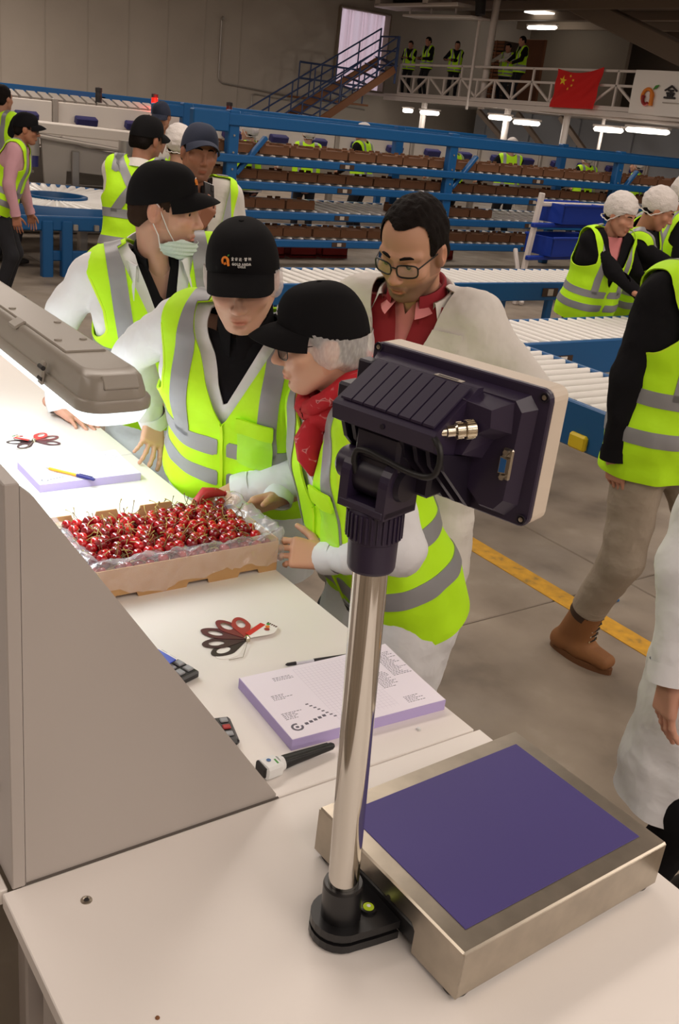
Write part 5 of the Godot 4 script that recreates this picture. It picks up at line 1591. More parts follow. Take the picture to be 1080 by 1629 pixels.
# ---------------------------------------------------------------- the cherry box
func fruit_box() -> void:
	var x0 := 0.69; var x1 := 1.15; var z0 := -2.012; var z1 := -1.748; var y0 := TY; var y1 := TY + 0.082
	var t := thing("fruit_box", "brown cardboard fruit box full of cherries with notched long sides", "box")
	var L := x1 - x0
	var front := PackedVector2Array([Vector2(0, 0.0)])
	for n in [0.085, 0.255, 0.385]:
		for q in [Vector2(n - 0.028, 0), Vector2(n - 0.024, 0.011), Vector2(n + 0.024, 0.011), Vector2(n + 0.028, 0)]: front.append(q)
	front.append_array(PackedVector2Array([Vector2(L, 0), Vector2(L, 0.074), Vector2(0, 0.074)]))
	part(t, "front_wall", Geo.new().prism(front, -0.003, 0.0, Transform3D(Basis(), Vector3(x0, y0, z1))), "cardboard")
	var back := PackedVector2Array([Vector2(0, 0), Vector2(L, 0), Vector2(L, 0.092)])
	for n in [0.34, 0.2, 0.09]:
		for q in [Vector2(n + 0.03, 0.092), Vector2(n + 0.024, 0.074), Vector2(n - 0.024, 0.074), Vector2(n - 0.03, 0.092)]: back.append(q)
	back.append(Vector2(0, 0.092))
	part(t, "back_wall", Geo.new().prism(back, 0.0, 0.003, Transform3D(Basis(), Vector3(x0, y0, z0))), "cardboard")
	for x: float in [x0 + 0.0015, x1 - 0.0015]: part(t, "end_wall", Geo.new().box(Vector3(x, y0 + 0.04, (z0 + z1) * 0.5), Vector3(0.003, 0.08, z1 - z0 - 0.006)), "cardboard")
	part(t, "bottom", Geo.new().box(Vector3((x0 + x1) * 0.5, y0 + 0.013, (z0 + z1) * 0.5), Vector3(L - 0.006, 0.003, z1 - z0 - 0.006)), "cardboard")
	for x: float in [x0 + 0.02, x1 - 0.02]: part(t, "corner_flap", Geo.new().box(Vector3(x, y0 + 0.078, z0 + 0.02), Vector3(0.035, 0.003, 0.035)), "cardboard")
	# clear film liner: comes up inside, over the rim and down outside
	var per := []
	var seg := 0.0115
	var xx := x0 - 0.004
	var nx := int((L + 0.008) / seg)
	var nz := int((z1 - z0 + 0.008) / seg)
	for k in nz: per.append([Vector3(x0 - 0.004, 0, z0 - 0.004 + k * seg), Vector3(-1, 0, 0), 0])
	for k in nx: per.append([Vector3(xx + k * seg, 0, z1 + 0.004), Vector3(0, 0, 1), 1])
	for k in nz: per.append([Vector3(x1 + 0.004, 0, z1 + 0.004 - k * seg), Vector3(1, 0, 0), 2])
	var rows := []
	var m := 12
	for r in m: rows.append([])
	var count := per.size()
	for k in count:
		var p: Vector3 = per[k][0]
		var o: Vector3 = per[k][1]
		if k > 0 and k < count - 1: o = (o + per[k - 1][1] + per[k + 1][1]).normalized()
		var drop: float = [0.02, 0.062, 0.055][per[k][2]]
		drop += 0.006 * fold_noise.get_noise_1d(k * 0.012) + 0.008 * sin(k * 0.21)
		var lift: float = [0.012, 0.01, 0.024][per[k][2]]
		for r in m:
			var u := r / float(m - 1)
			var q: Vector3
			if u < 0.5:
				var w := u / 0.5
				q = p - o * lerpf(0.05, -0.002, w) + Vector3(0, y0 + lerpf(0.072, 0.088 + lift, pow(w, 0.7)), 0)
			else:
				var w := (u - 0.5) / 0.5
				q = p + o * (0.004 + 0.006 * w) + Vector3(0, y0 + 0.088 + lift * (1.0 - w) - drop * w, 0)
			q += Vector3(crumple.get_noise_3dv(q * 2.2), crumple.get_noise_3dv(q * 2.2 + Vector3(9, 0, 0)) * 0.8, crumple.get_noise_3dv(q * 2.2 + Vector3(0, 9, 0))) * 0.013
			q.y += 0.004 * sin(k * 0.9 + r * 0.7)
			rows[r].append(q)
	single("film_liner", "crumpled clear plastic film folded over the rim of the cherry box", "plastic film", Geo.new().grid(rows), "film")
	# red twist of film at the back corner
	var rt := Geo.new()
	rt.sweep([Vector3(1.055, 0.972, -1.985), Vector3(1.08, 0.99, -1.988), Vector3(1.11, 0.992, -1.985), Vector3(1.135, 0.985, -1.98)], [0.006, 0.013, 0.014, 0.008], 12)
	rt.ruffle(crumple, 0.012)
	single("red_wrap", "bright red plastic twist at the back corner of the cherry box", "wrap", rt, "key_red")
	# cherries
	var protos := []
	for k in 6:
		var c := Node3D.new()
		var r := 0.0135
		var pr := []
		for q in 11:
			var a := PI * q / 10.0
			var rr := sin(a) * r * (1.0 + 0.05 * cos(a))
			var y := -cos(a) * r * 0.92
			if q > 8: y -= (q - 8) * 0.0014
			pr.append(Vector2(maxf(rr, 0.0), y))
		var g := Geo.new().lathe(pr, Vector3.ZERO, Vector3.UP, 18)
		for j in g.v.size():                                  # round it: normals from the shape, one soft seam
			var p := g.v[j]
			g.n[j] = Vector3(p.x, p.y * 1.05, p.z).normalized()
			if p.z > 0.0: g.v[j].z *= 0.94
		part(c, "fruit", g, "cherry%d" % (k % 3))
		var b := 0.4 + 0.3 * k
		var s := []
		for q in 7:
			var u := q / 6.0
			s.append(Vector3(sin(b) * 0.016 * u * u, 0.009 + 0.04 * u * (1.0 - 0.25 * u), cos(b) * 0.02 * u * u))
		part(c, "stem", Geo.new().sweep(s, [0.0009, 0.0008, 0.0008, 0.0008, 0.0008, 0.0009, 0.0016], 5), "stem" if k % 2 == 0 else "stem_brown")
		protos.append(c)
	var used := [false, false, false, false, false, false]
	var lab := "glossy dark red cherry with its stem heaped in the cardboard box"
	for layer in 2:
		var ny := 9 if layer == 0 else 8
		for i in 17 - layer:
			for j in ny:
				var off := 0.0135 * layer + (0.0135 if j % 2 == 1 else 0.0)
				var p := Vector3(x0 + 0.02 + i * 0.0262 + off * 0.9, 0, z0 + 0.024 + j * 0.0268 + 0.013 * layer)
				if p.x > x1 - 0.016 or p.z > z1 - 0.018: continue
				var edge := minf(minf(p.x - x0, x1 - p.x), minf(p.z - z0, z1 - p.z))
				if layer == 1 and (edge < 0.03 or rng.randf() < 0.08): continue
				p += Vector3(rng.randf_range(-0.0065, 0.0065), 0, rng.randf_range(-0.0065, 0.0065))
				p.y = y0 + 0.058 + layer * 0.0195 + minf(edge, 0.07) * 0.12 + rng.randf_range(-0.005, 0.005)
				var k := rng.randi() % 6
				var o: Node3D
				if not used[k]:
					used[k] = true
					o = protos[k]
					o.name = numbered("cherry"); add_child(o)
					tag(o, lab, "cherry", "cherries in the cardboard box")
				else:
					o = protos[k].duplicate()
					o.name = numbered("cherry"); add_child(o)
				o.transform = Transform3D(Basis.from_euler(Vector3(rng.randf_range(-1.1, 1.1), rng.randf_range(0, TAU), rng.randf_range(-1.1, 1.1))), p)

# ---------------------------------------------------------------- people
# A figure faces +z with its left at +x. The upper body is shaped upright and then leaned about the hips.
func lin(c: Color, k := 1.0) -> Color:
	var l := c.srgb_to_linear()
	return Color(l.r * k, l.g * k, l.b * k)

func elbow_of(a: Vector3, b: Vector3, la: float, lb: float, hint: Vector3) -> Vector3:
	var d := b - a
	var n := minf(d.length(), la + lb - 0.002)
	var x := (la * la - lb * lb + n * n) / (2.0 * n)
	var r := sqrt(maxf(la * la - x * x, 0.0))
	d = d.normalized()
	var h := (hint - d * hint.dot(d)).normalized()
	return a + d * x + h * r

func head_geo(cell: float, sp: Dictionary, neck_to: Vector3) -> Geo:
	var f := Field.new()
	var fem: bool = sp.get("female", false)
	f.ball(Vector3(0, 0.035, -0.016), Vector3(0.076, 0.086, 0.098), 0.02)
	f.ball(Vector3(0, -0.035, 0.022), Vector3(0.062, 0.078, 0.07), 0.03)
	f.cap(Vector3(0, -0.1, 0.058), Vector3(0, -0.098, 0.066), 0.019, 0.018, 0.025)
	for s: float in [-1.0, 1.0]:
		f.cap(Vector3(s * 0.056, -0.05, -0.004), Vector3(s * 0.022, -0.099, 0.05), 0.019, 0.017, 0.025)
		f.ball(Vector3(s * 0.042, -0.026, 0.058), Vector3(0.022, 0.018, 0.02), 0.02)
		f.cap(Vector3(s * 0.012, 0.021, 0.083), Vector3(s * 0.05, 0.022, 0.062), 0.009 if not fem else 0.006, 0.008, 0.014)
	f.cap(Vector3(0, 0.012, 0.084), Vector3(0, -0.03, 0.106), 0.0075, 0.0095, 0.01)
	f.ball(Vector3(0, -0.034, 0.106), Vector3(0.0115, 0.0095, 0.011), 0.008)
	for s: float in [-1.0, 1.0]:
		f.ball(Vector3(s * 0.0115, -0.038, 0.096), Vector3(0.0085, 0.0075, 0.011), 0.006)
		f.ball(Vector3(s * 0.031, 0.0, 0.094), Vector3(0.02, 0.0125, 0.018), 0.012, true)
	f.cap(Vector3(-0.018, -0.067, 0.083), Vector3(0.018, -0.067, 0.083), 0.0065, 0.0065, 0.008)
	f.ball(Vector3(0, -0.066, 0.088), Vector3(0.016, 0.0055, 0.0075), 0.006)
	f.ball(Vector3(0, -0.077, 0.086), Vector3(0.015, 0.0065, 0.0085), 0.006)
	f.ball(Vector3(0, -0.0715, 0.096), Vector3(0.018, 0.0015, 0.008), 0.002, true)
	f.ball(Vector3(0, -0.087, 0.086), Vector3(0.016, 0.005, 0.008), 0.006, true)
	if cell < 0.006:
		for s: float in [-1.0, 1.0]:                             # eyelids round the eyeball, with an opening
			f.ball(Vector3(s * 0.031, 0.0, 0.071), Vector3(0.0145, 0.0135, 0.0135), 0.004)
			f.ball(Vector3(s * 0.031, -0.0015, 0.087), Vector3(0.0125, 0.0034 if sp.get("eyes_low", false) else 0.0048, 0.009), 0.002, true)
	for s: float in [-1.0, 1.0]:
		f.ball(Vector3(s * 0.079, -0.008, -0.014), Vector3(0.009, 0.032, 0.019), 0.004)
		f.ball(Vector3(s * 0.075, -0.012, -0.004), Vector3(0.01, 0.026, 0.014), 0.006)
		if cell < 0.006: f.ball(Vector3(s * 0.087, -0.004, -0.01), Vector3(0.006, 0.017, 0.01), 0.003, true)
	var nr := 0.049 if fem else 0.056
	f.cap(Vector3(0, -0.06, -0.03), neck_to, nr, nr + 0.004, 0.025)
	var g := f.net(cell).smooth()
	var skin: Color = lin(sp.get("skin", rgb(206, 160, 136)))
	var lip := skin * Color(0.82, 0.55, 0.52)
	var beard: float = sp.get("beard", 0.0)
	var dark := lin(rgb(60, 44, 36))
	g.paint(func(p: Vector3, n: Vector3) -> Color:
		var c := skin
		if p.z > 0.05:
			var l := 1.0 - clampf(absf(p.y + 0.0715) / 0.012, 0.0, 1.0)
			l *= 1.0 - clampf((absf(p.x) - 0.014) / 0.008, 0.0, 1.0)
			if p.z > 0.082: c = c.lerp(lip, minf(1.0, l * 1.6))
			var ck := 1.0 - clampf(Vector2(absf(p.x) - 0.042, p.y + 0.032).length() / 0.03, 0.0, 1.0)
			c = c.lerp(skin * Color(1.0, 0.8, 0.76), ck * 0.5)
			c = c.lerp(skin * Color(0.97, 0.74, 0.7), 0.5 * (1.0 - clampf(p.distance_to(Vector3(0, -0.034, 0.112)) / 0.02, 0.0, 1.0)))
		if absf(p.x) > 0.07 and p.z < 0.01: c = c.lerp(skin * Color(1.0, 0.72, 0.66), 0.4)
		if beard > 0.0:
			var b := clampf((-0.045 - p.y) / 0.02, 0.0, 1.0) * clampf((p.z + 0.02) / 0.03, 0.0, 1.0)
			b *= clampf((p.y + 0.135) / 0.02, 0.0, 1.0)
			if p.z > 0.07: b *= clampf(absf(p.y + 0.0725) / 0.006 - 0.5, 0.0, 1.0) if absf(p.x) < 0.022 else 1.0
			if p.y > -0.05 and p.z < 0.03 and p.z > -0.005 and absf(p.x) > 0.055: b = maxf(b, 0.7)
			c = c.lerp(dark, b * beard)
		return c)
	return g

func hand_geo(cell: float, sx: float, hd: Dictionary) -> Geo:   # wrist at the origin, fingers along +z, palm down
	var f := Field.new()
	var X := Vector3.RIGHT
	f.slab(Vector3(0, 0, -0.06), Vector3(0, 0, 0.012), 0.02, 0.017, 0.01, 0.013, X, 0.01)
	f.slab(Vector3(0, 0, 0.012), Vector3(0, 0.002, 0.084), 0.0155, 0.0115, 0.018, 0.029, X, 0.01)
	f.ball(Vector3(sx * 0.02, -0.006, 0.035), Vector3(0.017, 0.013, 0.028), 0.01)
	var curl: Array = hd.get("curl", [0.25, 0.25, 0.25, 0.3])
	var spread: float = hd.get("spread", 0.08)
	for k in 4:
		var bx: float = sx * [0.0285, 0.0098, -0.0095, -0.0275][k]
		var p := Vector3(bx, 0.002, [0.084, 0.088, 0.084, 0.075][k])
		var L: float = [0.07, 0.078, 0.072, 0.056][k]
		var side: float = sx * [1.2, 0.3, -0.5, -1.4][k] * spread
		var a: float = curl[k] * 0.7
		var r := 0.0088 - 0.0006 * k
		f.cap(p - Vector3(0, 0, 0.015), p, r + 0.001, r + 0.0006, 0.005)
		for j in 3:
			var d := Vector3(sin(side) * cos(a), -sin(a), cos(a) * cos(side))
			var q: Vector3 = p + d * L * [0.46, 0.3, 0.24][j]
			f.cap(p, q, r, r - 0.0008, 0.003)
			f.ball(q, Vector3.ONE * (r - 0.0002), 0.003)
			p = q
			r -= 0.0008
			a += curl[k] * [1.1, 0.8, 0.0][j]
	var ti: float = hd.get("thumb", 0.5)
	var p := Vector3(sx * 0.02, -0.004, 0.02)
	var dir := Vector3(sx * (0.85 - 0.3 * ti), -0.25 - 0.35 * ti, 0.7).normalized()
	var q := p + dir * 0.04
	f.cap(p, q, 0.0125, 0.0105, 0.006)
	dir = (dir + Vector3(-sx * 0.25 * ti, -0.1, 0.35)).normalized()
	var q2 := q + dir * 0.03
	f.cap(q, q2, 0.0102, 0.0092, 0.004)
	dir = (dir + Vector3(-sx * 0.2 * ti, -0.05, 0.25)).normalized()
	f.cap(q2, q2 + dir * 0.022, 0.0092, 0.0072, 0.003)
	return f.net(cell).smooth()

func cap_at(th: float, t: float) -> Vector3:                  # th 0 at the front
	var fr := 0.5 + 0.5 * cos(th)
	var e := lerpf(0.85, 0.6, fr)
	var r := pow(maxf(cos(t * PI * 0.5), 0.012), e)
	var y0 := lerpf(0.004, 0.05, fr * fr)
	var y := lerpf(y0, 0.133, pow(sin(t * PI * 0.5), 0.92))
	var seam := 1.0 - 0.008 * exp(-pow(absf(fposmod(th + PI / 6.0, PI / 3.0) - PI / 6.0) / 0.03, 2.0)) * (1.0 - t)
	return Vector3(sin(th) * 0.0865 * r * seam, y, -0.014 + cos(th) * 0.1065 * r * seam)

func cap_parts(root: Node3D, H: Transform3D, m: String, logo: int) -> void:
	var rows := []
	for j in 15:
		var row := []
		for k in 49: row.append(cap_at(TAU * k / 48.0, minf(1.0, j / 14.0)))
		rows.append(row)
	var g := Geo.new().grid(rows)
	for j in g.v.size():
		if g.n[j].dot(g.v[j] - Vector3(0, 0.03, -0.014)) < 0.0: g.n[j] = -g.n[j]
	var gg := Geo.new()
	gg.v = g.v; gg.n = g.n; gg.uv = g.uv
	for j in range(0, g.i.size(), 3): gg.tri(g.i[j], g.i[j + 1], g.i[j + 2])
	var c := part(root, "cap", gg.moved(H), m)
	var b := []
	for j in 8:
		var row := []
		for k in 25:
			var th := lerpf(-1.12, 1.12, k / 24.0)
			var p := cap_at(th, 0.02)
			var ext := 0.07 * pow(maxf(cos(th * 1.38), 0.0), 0.55)
			var u := j / 7.0
			p += Vector3(sin(th) * 0.12, 0, 1.0) * ext * u
			p.y -= 0.020 * u * u + 0.016 * pow(p.x / 0.08, 2.0) * (0.3 + u)
			row.append(p)
		b.append(row)
	var bg := Geo.new().grid(b)
	for j in bg.n.size():
		if bg.n[j].y < 0: bg.n[j] = -bg.n[j]
	var bb := Geo.new()
	bb.v = bg.v; bb.n = bg.n; bb.uv = bg.uv
	for j in range(0, bg.i.size(), 3): bb.tri(bg.i[j], bg.i[j + 1], bg.i[j + 2])
	part(c, "brim", Geo.solid(bb, 0.0035).moved(H), m)
	part(c, "button", Geo.new().lathe([Vector2(0.007, 0.0), Vector2(0.005, 0.003), Vector2(0, 0.004)], Vector3(0, 0.132, -0.014), Vector3.UP, 12).moved(H), m)
	if logo == 0: return
	var on := func(x: float, y: float) -> Vector3:             # x to the viewer's right when seen from the front
		var th := x / 0.1
		var t := clampf((y - 0.03) / 0.15, 0.0, 0.9)
		var p := cap_at(th, t)
		return p + Vector3(sin(th), 0.2, cos(th)) * 0.0012
	var y0 := 0.052
	if logo == 1:
		var a := []
		for k in 15:
			var an := lerpf(-0.5, PI + 0.9, k / 14.0)
			a.append(on.call(-0.034 + cos(an) * 0.0085, y0 + 0.012 + sin(an) * 0.009))
		var lg := Geo.new().sweep(a, [0.0026, 0.0032, 0.0036, 0.0034, 0.003, 0.0026], 7)
		lg.sweep([on.call(-0.0255, y0 + 0.016), on.call(-0.025, y0 + 0.006), on.call(-0.0235, y0 + 0.0)], [0.0026, 0.0032, 0.003], 7)
		lg.sweep([on.call(-0.036, y0 + 0.003), on.call(-0.033, y0 + 0.006), on.call(-0.031, y0 + 0.003)], [0.0025, 0.0032, 0.0025], 7)
		part(c, "orange_emblem", lg.moved(H), "logo_orange")
		part(c, "leaf", Geo.new().sweep([on.call(-0.028, y0 + 0.024), on.call(-0.0255, y0 + 0.027), on.call(-0.023, y0 + 0.029)], [0.0006, 0.0018, 0.0004], 6).moved(H), "logo_green")
		var st := Geo.new()
		for k in 3: st.add(strokes(han(k), func(x: float, y: float) -> Vector3: return on.call(-0.017 + k * 0.0105 + x * 0.008, y0 + 0.0145 + y * 0.0085), 0.0006))
		for k in 2: st.add(strokes(han(3 + k), func(x: float, y: float) -> Vector3: return on.call(0.0185 + k * 0.0105 + x * 0.008, y0 + 0.0145 + y * 0.0085), 0.0006))
		st.sweep([on.call(0.0155, y0 + 0.0185), on.call(0.0157, y0 + 0.0188)], [0.0009], 5)
		part(c, "lettering", st.moved(H), "logo_white")
		part(c, "lettering", bent("GOLD ANDA", 0.05, on, Vector2(0.011, y0 + 0.0055)).moved(H), "logo_white")
		part(c, "lettering", bent("CHILE", 0.02, on, Vector2(0.011, y0 - 0.001)).moved(H), "logo_white")
	elif logo == 2:
		part(c, "orange_emblem", Geo.new().sweep([on.call(-0.01, y0 + 0.008), on.call(-0.012, y0 + 0.016), on.call(-0.004, y0 + 0.022), on.call(0.004, y0 + 0.018), on.call(0.002, y0 + 0.01), on.call(0.009, y0 + 0.008)], [0.002, 0.0028, 0.003, 0.0028, 0.0025, 0.002], 6).sweep([on.call(-0.012, y0 + 0.006), on.call(0.008, y0 + 0.004)], [0.002], 6).moved(H), "logo_orange")
		part(c, "lettering", Geo.new().sweep([on.call(-0.002, y0 + 0.024), on.call(0.006, y0 + 0.027)], [0.0016], 6).moved(H), "logo_white")
	else:
		var sg := Geo.new()
		for r in 3: sg.add(strokes(han(r + 1), func(x: float, y: float) -> Vector3: return on.call(-0.03 + r * 0.012 + x * 0.01, y0 + 0.012 + y * 0.01), 0.0008))
		part(c, "lettering", sg.moved(H), "logo_white")
		part(c, "lettering", bent("GOLD ANDA", 0.045, on, Vector2(-0.012, y0 + 0.004)).moved(H), "logo_white")

func bent(text: String, width: float, on: Callable, at: Vector2) -> Geo:   # lettering laid onto a curved surface
	var tm := TextMesh.new()
	var f := SystemFont.new()
	f.font_names = PackedStringArray(["Droid Sans"]); f.font_weight = 700
	tm.text = text; tm.font = f; tm.font_size = 32; tm.depth = 0.02; tm.pixel_size = 0.01
	var a := tm.get_mesh_arrays()
	var bb := tm.get_aabb()
	var k := width / bb.size.x
	var g := Geo.new()
	var vs: PackedVector3Array = a[Mesh.ARRAY_VERTEX]
	for p in vs:
		var x := at.x + (p.x - bb.get_center().x) * k
		var y := at.y + (p.y - bb.get_center().y) * k
		var q: Vector3 = on.call(x, y)
		var q2: Vector3 = on.call(x, y + 0.001)
		var q3: Vector3 = on.call(x + 0.001, y)
		var nn := (q3 - q).cross(q2 - q).normalized()
		g.vert(q + nn * (0.0006 if p.z > 0.0 else -0.0006), nn)
	for j in a[Mesh.ARRAY_INDEX]: g.i.append(j)
	return g

func garment(e: float, s: float, wf: float, belly: float, k := 0.04) -> Field:
	var f := Field.new()
	var X := Vector3.RIGHT
	f.slab(Vector3(0, 1.4, -0.012) * s, Vector3(0, 1.27, 0.0) * s, 0.066 * s + e, 0.1 * s + e, 0.135 * wf, 0.088 * wf, X, k)
	f.slab(Vector3(0, 1.27, 0.0) * s, Vector3(0, 1.1, 0.004 + belly * 0.5) * s, 0.1 * s + e, 0.098 * s + e + belly * 0.5, 0.088 * wf, 0.072 * wf, X, k)
	f.slab(Vector3(0, 1.1, 0.004 + belly * 0.5) * s, Vector3(0, 0.95, 0.0) * s, 0.098 * s + e + belly * 0.5, 0.108 * s + e, 0.072 * wf, 0.08 * wf, X, k)
	f.slab(Vector3(0, 0.95, 0) * s, Vector3(0, 0.83, -0.006) * s, 0.108 * s + e, 0.108 * s + e, 0.08 * wf, 0.076 * wf, X, k)
	f.cap(Vector3(0, 1.39, -0.018) * s, Vector3(0, 1.462, -0.012) * s, 0.062 * s + e, 0.05 * s + e * 0.7, k)
	return f

func person(sp: Dictionary) -> Node3D:
	var h: float = sp.get("h", 1.74)
	var s := h / 1.75
	var wf: float = sp.get("wide", 1.0) * s
	var far: int = sp.get("far", 0)                             # 0 close, 1 middle, 2 far
	var ka := 0.05 if not sp.get("vest", true) else 0.018
	var cell: float = [0.0105, 0.018, 0.026][far]
	var hcell: float = [0.0034, 0.0062, 0.012][far]
	var root := thing("person", sp.label, "person", sp.at, deg_to_rad(sp.yaw), sp.get("group", ""))
	var inv := root.transform.affine_inverse()
	var hip := Vector3(0, 0.93 * s, 0)
	var U := Basis(Vector3.RIGHT, deg_to_rad(sp.get("lean", 0.0))) * Basis(Vector3.BACK, deg_to_rad(sp.get("tilt", 0.0)))
	var T := Transform3D(U, hip - U * hip)
	var Ti := T.affine_inverse()
	var belly: float = sp.get("belly", 0.0)
	# head
	var hb := Basis(Vector3.UP, deg_to_rad(sp.get("hy", 0.0))) * Basis(Vector3.RIGHT, deg_to_rad(sp.get("hp", 0.0))) * Basis(Vector3.BACK, deg_to_rad(sp.get("hr", 0.0)))
	var hs := lerpf(1.0, s, 0.5)
	if sp.has("head_at"):                                       # lean so that the head comes to a place; the height follows
		for it in 6:
			hip = Vector3(0, 0.93 * s, 0)
			hs = lerpf(1.0, s, 0.5)
			var want: Vector3 = inv * (sp.head_at as Vector3) - hb * Vector3(0, 0.104, 0.022) * hs - hip
			var rest := Vector3(0, 1.495, 0.0) * s - hip
			U = Basis(Quaternion(rest.normalized(), want.normalized()))
			s *= lerpf(1.0, want.length() / rest.length(), 0.35)
		T = Transform3D(U, hip - U * hip)
		Ti = T.affine_inverse()
		wf = sp.get("wide", 1.0) * s
		root.set_meta("lean", T)
		root.set_meta("size", s)
	var pivot := T * (Vector3(0, 1.495, 0.0) * s)
	var H := Transform3D(hb.scaled(Vector3.ONE * hs), pivot + hb * (Vector3(0, 0.104, 0.022) * hs))
	var neck_to: Vector3 = H.affine_inverse() * (T * (Vector3(0, 1.4, -0.02) * s))
	# arms
	var arms := []
	for side in 2:
		var sx := 1.0 if side == 0 else -1.0                    # left first
		var hd: Dictionary = sp.get("lh" if side == 0 else "rh", {})
		var sh := T * Vector3(sx * 0.178 * wf, (1.4 + hd.get("up", 0.0)) * s, -0.012 * s)
		var wr: Vector3
		var dir: Vector3
		var nrm: Vector3
		if hd.has("at"):
			wr = inv * (hd.at as Vector3)
			dir = (inv.basis * (hd.dir as Vector3)).normalized()
			nrm = (inv.basis * (hd.n as Vector3)).normalized()
		else:
			wr = sh + Vector3(sx * 0.07, -0.535 * s, hd.get("fwd", 0.05))
			dir = Vector3(0.0, -1.0, 0.15).normalized()
			nrm = Vector3(-sx, 0, 0)
		var hint: Vector3 = hd.get("hint", Vector3(sx * 0.5, -0.5, -0.7))
		if (wr - sh).length() > 0.548 * s: wr = sh + (wr - sh).normalized() * 0.548 * s
		var el := elbow_of(sh, wr, 0.29 * s, 0.26 * s, hint)
		arms.append([sh, el, wr, dir, nrm, hd, sx])
	# legs
	var legs := []
	for side in 2:
		var sx := 1.0 if side == 0 else -1.0
		var ft: Vector3 = sp.get("lf" if side == 0 else "rf", Vector3(sx * 0.11, 0, 0.0))
		var an := ft + Vector3(0, 0.095 * s, 0)
		var hj := Vector3(sx * 0.085 * wf, 0.87 * s, 0)
		var kn := elbow_of(hj, an, 0.41 * s, 0.4 * s, Vector3(sx * 0.05, 0, 1))
		legs.append([hj, kn, an, deg_to_rad(sp.get("lt" if side == 0 else "rt", sx * 8.0)), sp.get("lp" if side == 0 else "rp", 0.0)])
	# ---- skin
	var g := Geo.new()
	var hg := head_geo(hcell, sp, neck_to).moved(H)
	g.add(hg)
	var skin_lin: Color = lin(sp.get("skin", rgb(206, 160, 136)), 0.96)
	for a in arms:
		if a[5].get("hide", false) and far > 0: continue
		var z: Vector3 = a[3]
		var y: Vector3 = -(a[4] - z * a[4].dot(z)).normalized()  # the back of the hand
		var x := y.cross(z)
		var hh := hand_geo([0.0032, 0.006, 0.012][far], -a[6], a[5])
		hh.paint(func(_p: Vector3, _n: Vector3) -> Color: return skin_lin * Color(1.0, 0.92, 0.88))
		g.add(hh, Transform3D(Basis(x, y, z).scaled(Vector3.ONE * hs * a[5].get("size", 0.98)), a[2]))
	var inner := garment(-0.02, s, wf, belly)
	for b in inner.bones: b[9] = false
	var bg := Geo.new().add(inner.net(0.04), T)
	var lf := Field.new()
	for l in legs:
		lf.cap(l[0], l[1], 0.06 * s, 0.045 * s, 0.03); lf.cap(l[1], l[2], 0.045 * s, 0.035 * s, 0.03)
	for a in arms:
		lf.cap(a[0], a[1], 0.042 * s, 0.034 * s, 0.02); lf.cap(a[1], a[2], 0.034 * s, 0.022 * s, 0.02)
	bg.add(lf.net(0.02 if far == 0 else 0.03))
	bg.paint(func(_p: Vector3, _n: Vector3) -> Color: return skin_lin)
	g.add(bg)
	part(root, "body", g, "skin")
	face_parts(root, H, sp, far)
	# ---- shirt, coat or jacket with sleeves
	var coat: String = sp.get("coat", "coat")
	var V: float = sp.get("v", 0.0)                             # depth of the open neck below the collar
	var slope: float = sp.get("slope", 0.32)
	var cf := garment(0.018, s, wf, belly)
	var ce: float = sp.get("sleeve", 0.0)
	for a in arms:
		var p0: Vector3 = Ti * (a[0] as Vector3)
		var p1: Vector3 = Ti * (a[1] as Vector3)
		var p2: Vector3 = Ti * (a[2] as Vector3)
		cf.cap(p0, p1, 0.062 * s + ce, 0.056 * s + ce, ka)
		cf.cap(p1, p2 - (p2 - p1).normalized() * 0.0, 0.056 * s + ce, 0.041 * s + ce, minf(ka, 0.03))
	var hem: float = sp.get("hem", 0.8) * s
	if hem < 0.8 * s:
		for q in 3:
			var ya := lerpf(0.86 * s, hem - 0.03, q / 3.0)
			var yb := lerpf(0.86 * s, hem - 0.03, (q + 1) / 3.0)
			cf.slab(Ti * Vector3(0, ya, 0), Ti * Vector3(0, yb, 0.01), 0.122 * s + q * 0.006, 0.128 * s + q * 0.006, 0.085 * wf, 0.09 * wf, Vector3.RIGHT, 0.04)
	var cg := cf.net(cell).smooth()
	if far < 2: cg.ruffle(fold_noise, 0.012 if far == 0 else 0.009, Vector3(1.0, 0.8, 1.0))
	if far == 0: cg.ruffle(crumple, 0.006, Vector3(0.7, 0.7, 0.7))
	var hem_t := hem
	var cuffs := []
	for a in arms: cuffs.append([Ti * (a[2] as Vector3), (Ti.basis * ((a[2] as Vector3) - (a[1] as Vector3))).normalized()])
	var nb := Vector3(0, 1.4, -0.015) * s
	var vy := 1.43 * s - V
	cg = cg.clip(func(p: Vector3) -> float:
		var d := (T * p).y - hem_t
		for c in cuffs:
			var q: Vector3 = p - c[0]
			var ql := q.dot(c[1])
			if absf(ql) < 0.1 and (q - c[1] * ql).length() < 0.062 + ce: d = minf(d, 0.012 - ql)
		if p.y > 1.36 * s: d = minf(d, maxf(1.445 * s - p.y, Vector2(p.x, p.z + 0.015).length() - 0.082 * s))
		if V > 0.0 and p.z > 0.0: d = minf(d, absf(p.x) - (p.y - vy) * slope)
		return d)
	var cn := part(root, sp.get("coat_name", "coat"), Geo.solid(cg, 0.004).moved(T), coat)
	if far < 2:
		for a in arms:                                          # turned cuffs
			var d: Vector3 = (a[2] - a[1]).normalized()
			part(cn, "cuff", Geo.new().sweep([a[2] - d * 0.035, a[2] - d * 0.02, a[2] + d * 0.012, a[2] + d * 0.014], [0.043 * s + ce, 0.046 * s + ce, 0.044 * s + ce, 0.038 * s + ce], 20, false), coat)
